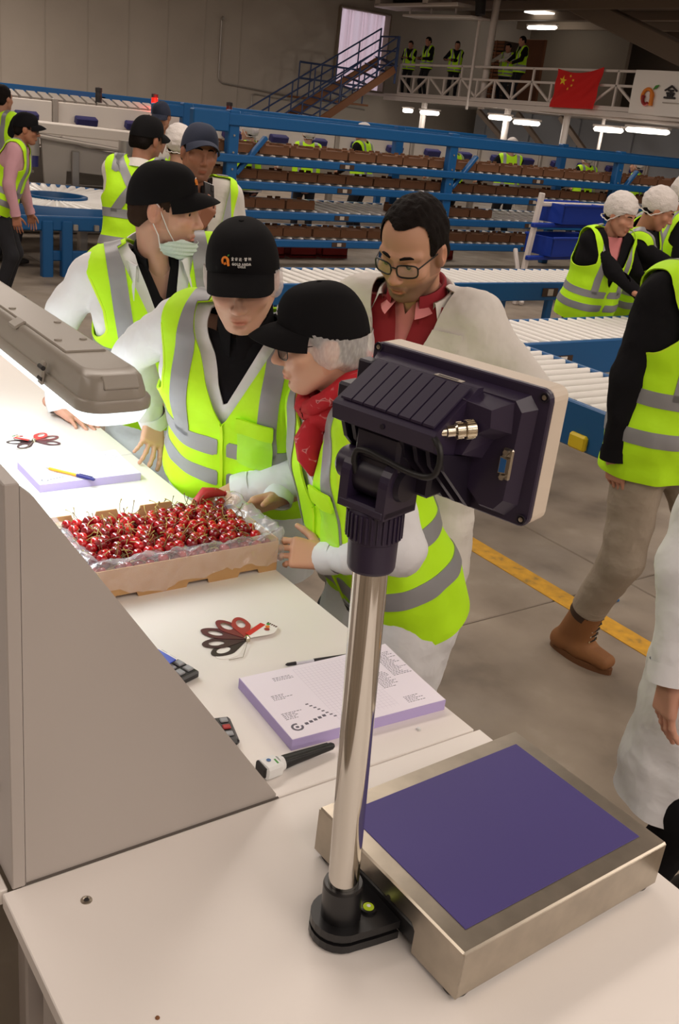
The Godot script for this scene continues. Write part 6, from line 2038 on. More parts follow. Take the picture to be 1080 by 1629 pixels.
	# what shows in the open neck
	for lay in sp.get("inner", []):
		var ig := garment(lay[1], s, wf, belly).net(cell * 1.2).smooth()
		var iv: float = 1.43 * s - lay[2]
		var isl: float = lay[3]
		ig = ig.clip(func(p: Vector3) -> float:
			var d := minf(p.z + 0.02 if p.y < 1.38 * s else 1.0, p.y - 1.0 * s)
			if lay[2] > 0.0 and p.z > 0.0: d = minf(d, absf(p.x) - (p.y - iv) * isl)
			if p.y > 1.36 * s: d = minf(d, 1.45 * s - p.y)
			return minf(d, 0.18 * wf - absf(p.x)))
		part(root, lay[4], ig.moved(T), lay[0])
	for co in sp.get("collars", []): part(root, co.get("name", "collar"), collar(co, s).moved(T), co.m)
	if V > 0.0 and sp.get("lapel", 0.0) > 0.0:
		var lw: float = sp.lapel
		var lp := cg.clip(func(p: Vector3) -> float:
			if p.z < 0.0: return -1.0
			var e := (absf(p.x) - (p.y - vy) * slope)
			var w := lw * clampf((p.y - vy) / 0.1 + 0.25, 0.25, 1.0)
			return minf(minf(w - e, p.y - vy + 0.02), 1.4 * s - p.y)).puff(0.012)
		part(cn, "lapel", Geo.solid(lp, 0.008).moved(T), coat)
	# ---- vest
	if sp.get("vest", true):
		var vf := garment(0.031 + sp.get("puff", 0.0), s, wf, belly)
		var vg := vf.net(cell).smooth()
		if far < 2: vg.ruffle(fold_noise, 0.012 if far == 0 else 0.009, Vector3(1.0, 0.8, 1.0))
		var vh: float = sp.get("vhem", 0.84) * s
		var vv: float = 1.43 * s - sp.get("vv", 0.26)
		var vs: float = sp.get("vslope", 0.36)
		var arm := func(p: Vector3) -> float:
			var lim := lerpf(0.32, 0.168 * wf, clampf((p.y - 1.13 * s) / (0.15 * s), 0.0, 1.0))
			lim += 0.03 * clampf((p.y - 1.34 * s) / (0.1 * s), 0.0, 1.0)
			return lim - absf(p.x)
		var vest_cut := func(p: Vector3) -> float:
			var d: float = minf(p.y - vh, arm.call(p))
			if p.y > 1.36 * s: d = minf(d, Vector2(p.x, p.z + 0.015).length() - 0.088 * s)
			if p.z > 0.0: d = minf(d, absf(p.x) - (p.y - vv) * vs if p.y > vv else absf(p.x) + (vv - p.y) * 0.3)
			return d
		vg = vg.clip(vest_cut)
		var vn := part(root, "vest", Geo.solid(vg, 0.005).moved(T), "vest")
		var sw := 0.0255 * s
		var bands: Array = sp.get("bands", [1.0, 0.9])
		var b0: float = bands[0] * s
		var st := func(f: Callable) -> void:
			var q: Geo = vg.clip(f)
			if q.i.size() > 0: part(vn, "reflective_stripe", Geo.solid(q.puff(0.003), 0.003).moved(T), "stripe")
		var sx0: float = sp.get("stripe_x", 0.115) * wf
		var xback: bool = sp.get("xback", false)
		for e: float in [-1.0, 1.0]:
			st.call(func(p: Vector3) -> float: return minf(minf(sw - absf(p.x - e * (sx0 + 0.06 * (1.3 * s - p.y) * 0.0)), p.y - b0), 1.0 if not xback or p.z > -0.02 or p.y > 1.39 * s else -1.0))
		for b in bands:
			for e: float in [-1.0, 1.0]:
				st.call(func(p: Vector3) -> float: return minf(sw - absf(p.y - b * s), e * p.x - (0.012 if p.z > 0.0 else 0.0)))
		if xback:
			for e: float in [-1.0, 1.0]:
				st.call(func(p: Vector3) -> float: return minf(minf(sw - absf(e * p.x - (p.y - 1.31 * s) * 0.7) * 0.82, -p.z), p.y - b0))
		if far == 0:
			part(vn, "zipper", Geo.solid(vg.clip(func(p: Vector3) -> float: return minf(0.005 - absf(p.x), p.z)).puff(0.005), 0.005).moved(T), "vest_trim")
			for e: float in ([1.0, -1.0] if sp.get("two_pockets", false) else [1.0]):
				var px: float = e * sp.get("pocket_x", 0.085) * wf
				var py: float = sp.get("pocket_y", 1.19) * s
				part(vn, "pocket", Geo.solid(vg.clip(func(p: Vector3) -> float: return minf(minf(0.046 - absf(p.x - px), 0.07 - absf(p.y - py)), p.z)).puff(0.006), 0.006).moved(T), "pocket_film")
				part(vn, "pocket_flap", Geo.solid(vg.clip(func(p: Vector3) -> float: return minf(minf(0.05 - absf(p.x - px), 0.022 - absf(p.y - py - 0.062)), p.z)).puff(0.013), 0.006).moved(T), "vest")
		if far < 2:
			for e: float in [-1.0, 1.0]:
				var eb := vg.clip(func(p: Vector3) -> float: return minf(minf(minf(0.007 - arm.call(p), p.y - 1.16 * s), 1.43 * s - p.y), e * p.x))
				if eb.i.size() > 0: part(vn, "edge_binding", Geo.solid(eb.puff(0.001), 0.004).moved(T), "vest_trim")
	# ---- trousers and shoes
	var tf := Field.new()
	var tw: float = sp.get("legw", 0.0)
	tf.slab(Vector3(0, 0.97 * s, 0), Vector3(0, 0.86 * s, -0.006), 0.1 * s, 0.105 * s, 0.07 * wf, 0.075 * wf, Vector3.RIGHT, 0.04)
	for l in legs:
		tf.cap(l[0], l[1], 0.088 * s + tw, 0.064 * s + tw, 0.03)
		tf.cap(l[1], l[2] + Vector3(0, 0.01, 0), 0.064 * s + tw, 0.052 * s + tw, 0.03)
	var tg := tf.net(cell * 1.15).smooth()
	if far == 0: tg.ruffle(fold_noise, 0.008, Vector3(1.1, 1.3, 1.1))
	var cut: float = sp.get("cuff_y", 0.05)
	tg = tg.clip(func(p: Vector3) -> float:
		var d := 1.0
		for l in legs:
			if p.distance_to(l[2]) < 0.2: d = minf(d, (p - (l[2] as Vector3)).dot(((l[1] as Vector3) - (l[2] as Vector3)).normalized()) + cut)
		return d)
	var tn := part(root, "trousers", tg, sp.get("trousers", "dark_trousers"))
	if sp.get("boots", false):
		for l in legs:                                          # rolled hems
			var d: Vector3 = (l[1] - l[2]).normalized()
			for q in 2: part(tn, "rolled_hem", Geo.new().lathe([Vector2(0.058, -0.014), Vector2(0.066, -0.012), Vector2(0.069, 0.0), Vector2(0.066, 0.012), Vector2(0.058, 0.014)], l[2] + d * (0.158 + q * 0.022), d, 26), sp.trousers)
	for l in legs: shoe(root, l, s, far, sp.get("boots", false))
	return root

func shoe(root: Node3D, l: Array, s: float, far: int, boots: bool) -> void:
	var B := Basis(Vector3.UP, l[3]) * Basis(Vector3.RIGHT, l[4])
	var X := Transform3D(B, l[2])
	var a: float = -0.095 * s
	var f := Field.new()
	var S := Vector3.RIGHT
	f.slab(Vector3(0, a + 0.045, -0.05), Vector3(0, a + 0.05, 0.06), 0.036, 0.034, 0.006, 0.014, S, 0.03)
	f.slab(Vector3(0, a + 0.05, 0.06), Vector3(0, a + 0.042, 0.165), 0.036, 0.026, 0.014, 0.018, S, 0.03)
	var sd: Vector3 = (X.basis.inverse() * ((l[1] as Vector3) - (l[2] as Vector3))).normalized()
	f.cap(Vector3(0, a + 0.06, -0.03), sd * 0.16 if boots else Vector3(0, 0.03, -0.012), 0.042, 0.058 if boots else 0.045, 0.03)
	if boots: f.cap(Vector3(0, a + 0.062, 0.045), sd * 0.13 + Vector3(0, 0, 0.006), 0.04, 0.054, 0.03)
	var g := f.net([0.006, 0.014, 0.022][far]).smooth()
	g = g.clip(func(p: Vector3) -> float: return minf(p.y - a - 0.02, 0.15 - p.dot(sd) if boots else 0.02 - p.y))
	var sh := part(root, "boot" if boots else "shoe", g.moved(X), "leather" if boots else "shoe")
	if far < 2:
		var pts := PackedVector2Array()
		for k in 28:
			var an := TAU * k / 28.0
			var z := cos(an) * 0.143 + 0.055
			var w := 0.043 + 0.008 * sin(clampf((z + 0.02) / 0.2, 0, 1) * PI)
			pts.append(Vector2(sin(an) * w, -z))
		part(sh, "sole", Geo.new().prism(pts, a, a + 0.024, Transform3D(Basis(Vector3.RIGHT, Vector3.FORWARD, Vector3.UP), Vector3.ZERO)).moved(X), "sole" if boots else "shoe")
	if boots:
		part(sh, "padded_collar", Geo.new().lathe([Vector2(0.056, 0.105), Vector2(0.063, 0.112), Vector2(0.064, 0.148), Vector2(0.058, 0.156), Vector2(0.03, 0.15)], Vector3.ZERO, sd, 28).moved(X), "leather_dark")
		for k in 7:
			var lp := Vector3(0, a + 0.076, 0.088).lerp(sd * 0.125 + Vector3(0, 0, 0.057), k / 6.0)
			lp.z -= 0.004 * sin(PI * k / 6.0)
			var y := lp.y
			var z := lp.z
			for e: float in [-1.0, 1.0]: part(sh, "eyelet", Geo.new().cyl(Vector3(e * 0.024, y, z - 0.004), Vector3(e * 0.026, y + 0.002, z + 0.004), 0.0042, 0.0042, 8).moved(X), "brass_steel")
			part(sh, "lace", Geo.new().sweep([Vector3(-0.024, y, z + 0.002), Vector3(0, y + 0.006, z + 0.009), Vector3(0.024, y + 0.008, z + 0.001)], [0.0028], 6).moved(X), "lace")
		part(sh, "tongue", Geo.new().bar(Vector3(0, a + 0.08, 0.074), sd * 0.15 + Vector3(0, 0, 0.052), 0.04, 0.012, Vector3.BACK, 0.004).moved(X), "leather")
		part(sh, "toe_seam", Geo.new().sweep([Vector3(-0.045, a + 0.05, 0.07), Vector3(-0.03, a + 0.075, 0.085), Vector3(0, a + 0.082, 0.09), Vector3(0.03, a + 0.075, 0.085), Vector3(0.045, a + 0.05, 0.07)], [0.0025], 6).moved(X), "leather_dark")

func collar(co: Dictionary, s: float) -> Geo:
	var open: float = co.get("open", 0.5)                       # half gap at the front, radians
	var up: float = co.get("up", 0.045)
	var fall: float = co.get("fall", 0.05)
	var r0: float = co.get("r", 0.066)
	var rows := [[], [], [], [], []]
	var n := 37
	for k in n:
		var u := k / float(n - 1)
		var a := lerpf(open, TAU - open, u)                       # 0 is the front
		var fr := 0.5 + 0.5 * cos(a)
		var d := Vector3(sin(a), 0, cos(a))
		var base := Vector3(0, (1.435 - 0.03 * fr) * s, -0.014)
		var fwd := Vector3(0, 0, 0.014 * fr)
		var tip := pow(fr, 3.0)
		rows[0].append(base + fwd + d * (r0 + 0.004))
		rows[1].append(base + fwd + d * (r0 - 0.004) + Vector3(0, up * 0.6, 0))
		rows[2].append(base + fwd + d * (r0 - 0.004) + Vector3(0, up, 0))
		if fall > 0.0:
			rows[3].append(base + fwd + d * (r0 + 0.006) + Vector3(0, up - 0.002, 0))
			rows[4].append(base + fwd + d * (r0 + 0.026 + 0.018 * tip) + Vector3(0, up - fall - co.get("tip", 0.03) * tip, 0.012 * tip))
		else:
			rows[3].append(base + fwd + d * (r0 + 0.005) + Vector3(0, up, 0))
			rows[4].append(base + fwd + d * (r0 + 0.012) + Vector3(0, -0.004, 0))
	return Geo.new().grid(rows, false, true)

func face_parts(root: Node3D, H: Transform3D, sp: Dictionary, far: int) -> void:
	var low: bool = sp.get("eyes_low", false)
	if far == 0:
		for e: float in [-1.0, 1.0]:
			var g := Geo.new()
			var rows := []
			for j in 13:
				var row := []
				for k in 21:
					var a := PI * j / 12.0
					var b := TAU * k / 20.0
					row.append(Vector3(e * 0.031, 0, 0.0708) + Vector3(sin(a) * cos(b), sin(a) * sin(b), cos(a)) * 0.0121)
				rows.append(row)
			g.grid(rows)
			for j in g.v.size(): g.n[j] = (g.v[j] - Vector3(e * 0.031, 0, 0.0708)).normalized()
			var eye := part(root, "eye", g.moved(H), "eye_white")
			var d := Vector3(sp.get("gaze", 0.0), -0.25 if low else -0.04, 1.0).normalized()
			part(eye, "iris", Geo.new().lathe([Vector2(0.0054, 0.0), Vector2(0.004, 0.0009), Vector2(0, 0.0013)], Vector3(e * 0.031, 0, 0.0708) + d * 0.0113, d, 18).moved(H), "iris")
	if far < 2:
		for e: float in [-1.0, 1.0]:
			part(root, "eyebrow", Geo.new().sweep([Vector3(e * 0.013, 0.0235, 0.0912), Vector3(e * 0.024, 0.0268, 0.0875), Vector3(e * 0.036, 0.0265, 0.0808), Vector3(e * 0.05, 0.0185, 0.0675)], [0.003, 0.0042, 0.0036, 0.0012], 8).moved(H), sp.get("hair", "hair_dark"))
	# hair
	var style: String = sp.get("style", "short")
	var cap: String = sp.get("cap", "")
	if style != "none":
		var f := Field.new()
		f.ball(Vector3(0, 0.037, -0.02), Vector3(0.0815, 0.0925, 0.103), 0.01)
		f.cap(Vector3(-0.036, -0.03, -0.066), Vector3(0.036, -0.03, -0.066), 0.036, 0.036, 0.03)
		if style == "bun": f.ball(Vector3(0, 0.0, -0.13), Vector3(0.05, 0.05, 0.045), 0.02)
		var g := f.net([0.0045, 0.008, 0.014][far]).smooth()
		g.ruffle(crumple, 0.005, Vector3(3.0, 1.0, 3.0))
		var rec: float = sp.get("recede", 0.0)
		g = g.clip(func(p: Vector3) -> float:
			var line: float = 0.03 + (0.045 + sp.get("fore", 0.0)) * clampf((p.z + 0.02) / 0.06, 0.0, 1.0)         # higher at the forehead
			line += rec * clampf((p.z - 0.0) / 0.05, 0.0, 1.0) * clampf((absf(p.x) - 0.012) / 0.03, 0.0, 1.0)
			if p.z < 0.03: line = lerpf(-0.02, line, clampf((p.z + 0.005) / 0.035, 0.0, 1.0))
			if p.z < -0.02: line = lerpf(-0.062, -0.02, clampf((p.z + 0.06) / 0.04, 0.0, 1.0))
			var side := 1.0
			if cap:
				var cf := 0.5 + 0.5 * cos(atan2(p.x, p.z + 0.014))
				if p.y > lerpf(0.004, 0.05, cf * cf) + 0.006: return lerpf(0.004, 0.05, cf * cf) + 0.006 - p.y
			if p.z > 0.012 and p.z < 0.032 and absf(p.x) > 0.055: line = minf(line, -0.012)
			return (p.y - line) * side)
		part(root, "hair", g.moved(H), sp.get("hair", "hair_dark"))
	if sp.get("net", "") == "full": hairnet(root, H, "net_white", far, false)
	if sp.get("net", "") == "under": hairnet(root, H, "net_sheer", far, true)
	if cap: cap_parts(root, H * Transform3D(Basis(Vector3.RIGHT, deg_to_rad(sp.get("cap_tip", 0.0))), Vector3.ZERO), cap, sp.get("logo", 0))
	if sp.get("glasses", "") and far < 2:
		var gr := Node3D.new()
		gr.name = "glasses"; root.add_child(gr, true)
		var thin: bool = sp.glasses == "thin"
		for e: float in [-1.0, 1.0]:
			var lp := []
			for k in 25:
				var a := TAU * k / 24.0
				var x := signf(cos(a)) * pow(absf(cos(a)), 0.55) * 0.0255
				var y := signf(sin(a)) * pow(absf(sin(a)), 0.6) * (0.0175 if not thin else 0.021)
				var X := e * 0.0335 + x
				lp.append(Vector3(X, -0.004 + y, 0.1 - 4.5 * X * X))
			part(gr, "rim", Geo.new().sweep(lp, [0.0022 if not thin else 0.0013], 6, false).moved(H), "glasses")
			part(gr, "lens", Geo.new().poly(lp.slice(0, 24), Vector3.BACK).moved(H), "lens")
			part(gr, "temple", Geo.new().bar(Vector3(e * 0.06, 0.004, 0.083), Vector3(e * 0.079, 0.006, -0.012), 0.002, 0.004 if not thin else 0.002, Vector3.UP, 0.0005).sweep([Vector3(e * 0.079, 0.006, -0.012), Vector3(e * 0.078, -0.006, -0.03)], [0.0018], 6).moved(H), "glasses")
		part(gr, "bridge", Geo.new().sweep([Vector3(-0.0085, 0.002, 0.1), Vector3(0, 0.005, 0.103), Vector3(0.0085, 0.002, 0.1)], [0.0018], 6).moved(H), "glasses")
	if sp.get("mask", false):
		var f := Field.new()
		f.ball(Vector3(0, -0.06, 0.024), Vector3(0.069, 0.073, 0.079), 0.02)
		f.cap(Vector3(0, -0.113, 0.058), Vector3(0, -0.1, 0.079), 0.022, 0.024, 0.03)
		for e: float in [-1.0, 1.0]: f.cap(Vector3(e * 0.058, -0.06, 0.0), Vector3(e * 0.024, -0.106, 0.056), 0.023, 0.021, 0.025)
		var g := f.net(0.004).smooth()
		g = g.clip(func(p: Vector3) -> float:
			var top := -0.086 - 0.022 * clampf((0.07 - p.z) / 0.06, 0.0, 1.0) + 0.012 * clampf(absf(p.x) / 0.05, 0, 1)
			return minf(minf(top - p.y, p.z - 0.008), p.y + 0.15 + 0.35 * p.z * 0.0))
		for j in g.v.size(): g.v[j] += g.n[j] * 0.0025 * sin(g.v[j].y * 520.0)
		var mk := part(root, "face_mask", Geo.solid(g.smooth(), 0.002).moved(H), "mask")
		for e: float in [-1.0, 1.0]:
			part(mk, "ear_loop", Geo.new().sweep([Vector3(e * 0.052, -0.088, 0.052), Vector3(e * 0.068, -0.05, 0.03), Vector3(e * 0.081, 0.012, 0.0), Vector3(e * 0.084, 0.026, -0.014)], [0.0016], 6).moved(H), "ear_loop")
			part(mk, "ear_loop", Geo.new().sweep([Vector3(e * 0.068, -0.108, 0.014), Vector3(e * 0.075, -0.07, 0.006), Vector3(e * 0.078, -0.04, -0.012)], [0.0016], 6).moved(H), "ear_loop")
	if sp.get("scarf", false): pass

func hairnet(root: Node3D, H: Transform3D, m: String, far: int, under: bool) -> void:
	var f := Field.new()
	if under:
		f.ball(Vector3(0, 0.03, -0.024), Vector3(0.09, 0.094, 0.106), 0.02)
		f.ball(Vector3(0, -0.035, -0.06), Vector3(0.076, 0.052, 0.062), 0.03)
		for e: float in [-1.0, 1.0]: f.ball(Vector3(e * 0.07, -0.02, -0.012), Vector3(0.024, 0.036, 0.034), 0.02)
	else:
		f.ball(Vector3(0, 0.052, -0.03), Vector3(0.097, 0.1, 0.118), 0.02)
		f.ball(Vector3(0, 0.02, -0.06), Vector3(0.085, 0.075, 0.085), 0.03)
	var g := f.net([0.0045, 0.009, 0.016][far]).smooth()
	g.ruffle(crumple, 0.006 if under else 0.007, Vector3(0.9, 1.6, 0.9) if not under else Vector3(1.4, 1.0, 1.4))
	g = g.clip(func(p: Vector3) -> float:
		var line := lerpf(-0.05, 0.045, clampf((p.z + 0.03) / 0.09, 0.0, 1.0))
		if under and p.z < 0.2:
			var cf := 0.5 + 0.5 * cos(atan2(p.x, p.z + 0.014))
			if p.y > lerpf(0.004, 0.05, cf * cf) + 0.002: return lerpf(0.004, 0.05, cf * cf) + 0.002 - p.y
		if under: line = lerpf(-0.075, 0.03, clampf((p.z - 0.01) / 0.05, 0.0, 1.0))
		return p.y - line)
	part(root, "hair_net", g.moved(H), m)
	# gathered elastic edge
	if not under:
		var e := []
		for k in 41:
			var a := TAU * k / 40.0
			var z := -0.03 + cos(a) * 0.112
			e.append(Vector3(sin(a) * 0.089, lerpf(-0.05, 0.045, clampf((z + 0.03) / 0.09, 0.0, 1.0)) + 0.003 * sin(k * 2.3), z))
		part(root, "net_elastic", Geo.new().sweep(e, [0.004, 0.003, 0.0042], 7, false).moved(H), m)

func crowd() -> void:
	# the man with the mask under his chin
	person({"label": "person in black cap with face mask under the chin, hand on the table", "at": Vector3(1.45, 0, -2.92), "yaw": -20.0, "h": 1.78, "head_at": Vector3(1.325, 1.565, -2.785), "wide": 1.1, "hy": 68.0, "hp": 4.0, "cap_tip": -5.0,
		"skin": rgb(206, 158, 138), "hair": "hair_brown", "cap": "cap_black", "logo": 2, "mask": true, "beard": 0.25, "coat": "coat", "hem": 0.66, "v": 0.23, "slope": 0.24, "inner": [["black_cloth", 0.006, 0.1, 0.3, "jacket"]],
		"collars": [{"m": "black_cloth", "open": 0.55, "up": 0.06, "fall": 0.0, "r": 0.062, "name": "jacket_collar"}, {"m": "coat", "open": 0.7, "up": 0.055, "fall": 0.075, "r": 0.1, "name": "coat_collar"}],
		"vv": 0.25, "vslope": 0.36, "bands": [1.19, 1.085], "trousers": "grey_trousers", "gaze": 0.1,
		"rh": {"at": Vector3(1.075, 0.91, -2.97), "dir": Vector3(0.25, -0.12, 0.96), "n": Vector3(0, -1, 0), "curl": [0.12, 0.12, 0.12, 0.15], "thumb": 0.3, "up": 0.02, "hint": Vector3(-0.5, -0.4, -0.9)}, "lh": {"at": Vector3(1.62, 0.98, -2.62), "dir": Vector3(-0.3, -0.5, 0.6), "n": Vector3(-1, 0, 0), "curl": [0.5, 0.5, 0.5, 0.5]}})
	# the one in the cap bending over the forms
	person({"label": "person in black cap with white lettering bending over the forms, face half hidden", "at": Vector3(1.345, 0, -2.26), "yaw": -52.0, "h": 1.68, "head_at": Vector3(1.168, 1.508, -2.034), "hy": 18.0, "hp": 18.0, "hr": 4.0, "wide": 1.06, "female": true,
		"skin": rgb(214, 170, 146), "cap": "cap_black", "logo": 1, "net": "under", "coat": "coat", "hem": 0.66, "v": 0.15, "slope": 0.42, "inner": [["black_cloth", 0.008, 0.0, 0.3, "sweater"]], "eyes_low": true,
		"collars": [{"m": "black_cloth", "open": 0.12, "up": 0.075, "fall": 0.0, "r": 0.06, "name": "sweater_collar"}],
		"vv": 0.2, "vslope": 0.46, "bands": [1.15, 1.04], "trousers": "grey_trousers",
		"rh": {"at": Vector3(1.205, 0.985, -2.56), "dir": Vector3(-0.32, -0.5, 0.6), "n": Vector3(-0.35, -0.75, -0.45), "curl": [0.28, 0.34, 0.36, 0.42], "spread": 0.2, "thumb": 0.35, "hint": Vector3(-1.0, -0.1, -0.3)},
		"lh": {"at": Vector3(1.23, 0.945, -2.08), "dir": Vector3(-0.85, -0.2, 0.25), "n": Vector3(0.1, -0.9, -0.2), "curl": [0.4, 0.4, 0.45, 0.5], "hint": Vector3(0.8, -0.5, -0.2)}})
	# the one with the red scarf holding the box
	var p := person({"label": "person in black cap and red scarf with glasses, holding the corner of the cherry box", "at": Vector3(1.45, 0, -1.69), "yaw": -100.0, "h": 1.67, "head_at": Vector3(1.231, 1.418, -1.784), "hy": -14.0, "hp": 12.0, "wide": 1.04, "female": true, "belly": 0.02,
		"skin": rgb(214, 168, 142), "cap": "cap_black", "logo": 3, "net": "under", "glasses": "thin", "coat": "coat", "hem": 0.62, "v": 0.16, "slope": 0.36, "inner": [["coat", 0.004, 0.0, 0.3, "blouse"]],
		"vv": 0.22, "vslope": 0.4, "vhem": 0.8, "bands": [1.1, 0.97], "trousers": "grey_trousers",
		"lh": {"at": Vector3(1.245, 0.925, -1.68), "dir": Vector3(-0.7, 0.05, -0.5), "n": Vector3(-0.45, -0.25, -0.8), "curl": [0.75, 0.7, 0.7, 0.7], "spread": 0.04, "thumb": 0.1, "hint": Vector3(1.0, -0.94, -0.35)},
		"rh": {"at": Vector3(1.29, 0.95, -1.985), "dir": Vector3(-0.95, -0.15, 0.05), "n": Vector3(0.0, -0.5, 0.85), "curl": [0.5, 0.5, 0.5, 0.5], "hint": Vector3(-1.0, -0.5, -0.2)}})
	scarf(p)
	size_label(p)
	# the man in glasses
	person({"label": "person with dark hair, short beard and glasses in an open white coat over red", "at": Vector3(1.79, 0, -2.08), "yaw": -62.0, "h": 1.80, "head_at": Vector3(1.634, 1.586, -1.998), "hy": -2.0, "hp": 26.0, "hr": -3.0,
		"skin": rgb(196, 148, 122), "style": "short", "recede": 0.01, "fore": 0.012, "beard": 0.62, "glasses": "thick", "eyes_low": true, "vest": false, "coat": "coat_cream", "hem": 0.56, "v": 0.36, "slope": 0.27, "lapel": 0.085, "sleeve": 0.006,
		"inner": [["pink_shirt", -0.002, 0.02, 0.4, "shirt"], ["red_jacket", 0.008, 0.15, 0.2, "red_jacket"]],
		"collars": [{"m": "pink_shirt", "open": 0.45, "up": 0.05, "fall": 0.022, "tip": 0.012, "r": 0.056, "name": "shirt_collar"}, {"m": "red_jacket", "open": 0.55, "up": 0.066, "fall": 0.0, "r": 0.071, "name": "jacket_collar"}, {"m": "coat_cream", "open": 0.95, "up": 0.05, "fall": 0.06, "r": 0.094, "tip": 0.02, "name": "coat_collar"}],
		"trousers": "jeans", "lh": {"at": Vector3(1.74, 1.08, -1.8), "dir": Vector3(-0.7, -0.3, -0.2), "n": Vector3(-0.5, 0.4, -0.7), "hint": Vector3(0.8, -0.2, -0.8)}})
	# the walking man at the right, boots and beige trousers
	person({"label": "person walking at the right in beige trousers and tan boots, black sleeve, yellow vest", "at": Vector3(2.92, 0, -2.02), "yaw": -12.0, "h": 1.82, "lean": 2.0, "skin": rgb(200, 150, 128), "coat": "black_cloth", "coat_name": "jacket", "hem": 0.82, "sleeve": 0.004, "puff": 0.006, "vhem": 0.79, "bands": [1.08, 0.95],
		"trousers": "beige_trousers", "boots": true, "cuff_y": -0.15, "legw": 0.01, "rf": Vector3(-0.1, 0.0, -0.14), "lf": Vector3(0.2, 0.02, 0.33), "lp": -0.2, "rt": 20.0, "lt": 16.0,
		"rh": {"at": Vector3(2.7, 0.8, -2.06), "dir": Vector3(0.25, -0.95, 0.1), "n": Vector3(1, 0, 0), "hint": Vector3(-0.9, 0, -0.5)}, "lh": {"fwd": 0.12}})
	# the white coat at the right edge
	person({"label": "person cut off by the right edge, white coat and black trousers, arm hanging", "at": Vector3(2.01, 0, -1.06), "yaw": -20.0, "h": 1.66, "skin": rgb(206, 160, 140), "vest": false, "coat": "coat", "hem": 0.44, "trousers": "black_cloth", "sleeve": 0.01,
		"rh": {"fwd": 0.1}, "lh": {}})
	# middle distance
	person({"label": "person seen from behind in a yellow vest with crossed grey bands, black cap", "at": Vector3(2.5, 0, -5.67), "yaw": 136.0, "h": 1.79, "head_at": Vector3(2.592, 1.595, -5.734), "far": 1, "hy": -26.0, "hp": 8.0, "skin": rgb(170, 120, 96), "cap": "cap_black", "coat": "coat_cream", "hem": 0.8, "xback": true, "bands": [1.16, 1.0], "beard": 0.3, "trousers": "jeans",
		"collars": [{"m": "coat_cream", "open": 0.8, "up": 0.05, "fall": 0.05, "r": 0.075}], "rh": {"at": Vector3(2.72, 1.1, -6.1), "dir": Vector3(0.5, 0.2, -0.6), "n": Vector3(0, -1, 0)}, "lh": {"at": Vector3(2.92, 1.05, -5.9), "dir": Vector3(0.5, 0.2, -0.6), "n": Vector3(0, -1, 0)}})
	person({"label": "person in navy cap facing the camera and looking at a phone, vest and pale coat", "at": Vector3(2.3, 0, -4.5), "yaw": -18.0, "h": 1.78, "head_at": Vector3(2.275, 1.624, -4.444), "far": 1, "hp": 4.0, "hy": 6.0, "hr": -4.0, "skin": rgb(158, 108, 84), "cap": "cap_navy", "cap_tip": -8.0, "beard": 0.3, "coat": "coat_cream", "hem": 0.62, "v": 0.2, "inner": [["black_cloth", 0.006, 0.08, 0.3, "jacket"]], "collars": [{"m": "black_cloth", "open": 0.3, "up": 0.05, "fall": 0.0, "r": 0.062}], "vv": 0.5, "vslope": 0.3, "bands": [0.98, 0.88], "stripe_x": 0.13, "trousers": "jeans",
		"rh": {"at": Vector3(2.15, 1.33, -4.17), "dir": Vector3(0.35, 0.8, 0.2), "n": Vector3(0.2, 0.2, -0.9), "curl": [0.6, 0.6, 0.6, 0.6]}, "lh": {}})
	phone()
	person({"label": "person in pink checked sleeves and yellow vest at the left edge, black cap", "at": Vector3(2.58, 0, -8.6), "yaw": 62.0, "h": 1.7, "far": 1, "head_at": Vector3(2.794, 1.449, -8.543), "hp": 6.0, "hy": 10.0, "skin": rgb(170, 118, 92), "cap": "cap_black", "glasses": "thick", "coat": "pink_check", "coat_name": "shirt", "hem": 0.82, "bands": [1.05, 0.95], "trousers": "dark_trousers",
		"rh": {"fwd": 0.02}, "lh": {"fwd": 0.06}})
	person({"label": "person in dark cap and vest standing before the white sorting line", "at": Vector3(4.4, 0.0, -9.4), "yaw": -25.0, "h": 1.79, "far": 1, "hp": 20.0, "hy": -20.0, "skin": rgb(170, 122, 98), "cap": "cap_navy", "logo": 0, "coat": "coat_cream", "hem": 0.7, "v": 0.2, "vv": 0.4, "trousers": "dark_trousers"})
	person({"label": "person with only a white hair net showing behind the man in the navy cap", "at": Vector3(3.32, 0, -6.82), "yaw": 150.0, "h": 1.66, "far": 1, "net": "full", "skin": rgb(196, 150, 126), "coat": "black_cloth", "hem": 0.8, "trousers": "dark_trousers"})
	person({"label": "person cropped by the left edge, dark hair and yellow vest at the far line", "at": Vector3(3.2, 0, -10.52), "yaw": 120.0, "h": 1.76, "far": 2, "skin": rgb(170, 122, 98), "coat": "black_cloth", "hem": 0.8, "trousers": "dark_trousers"})
	# three in hair nets at the right
	person({"label": "person in white hair net, nearest of the hair nets at the right, black sleeves", "at": Vector3(5.25, 0, -4.5), "yaw": -6.0, "h": 1.66, "head_at": Vector3(5.255, 1.447, -4.36), "far": 1, "hy": 10.0, "hp": 16.0, "female": true, "net": "full", "skin": rgb(190, 138, 112), "coat": "black_cloth", "coat_name": "jacket", "hem": 0.84, "v": 0.2, "inner": [["pink_shirt", 0.004, 0.0, 0.3, "blouse"]], "vv": 0.3, "vslope": 0.45, "bands": [1.06, 0.96], "trousers": "dark_trousers", "puff": 0.01,
		"rh": {"at": Vector3(5.3, 0.98, -4.1), "dir": Vector3(0.8, -0.3, 0.5), "n": Vector3(0, -1, 0)}, "lh": {"at": Vector3(5.5, 1.02, -4.15), "dir": Vector3(0.5, -0.3, 0.6), "n": Vector3(0, -1, 0)}})
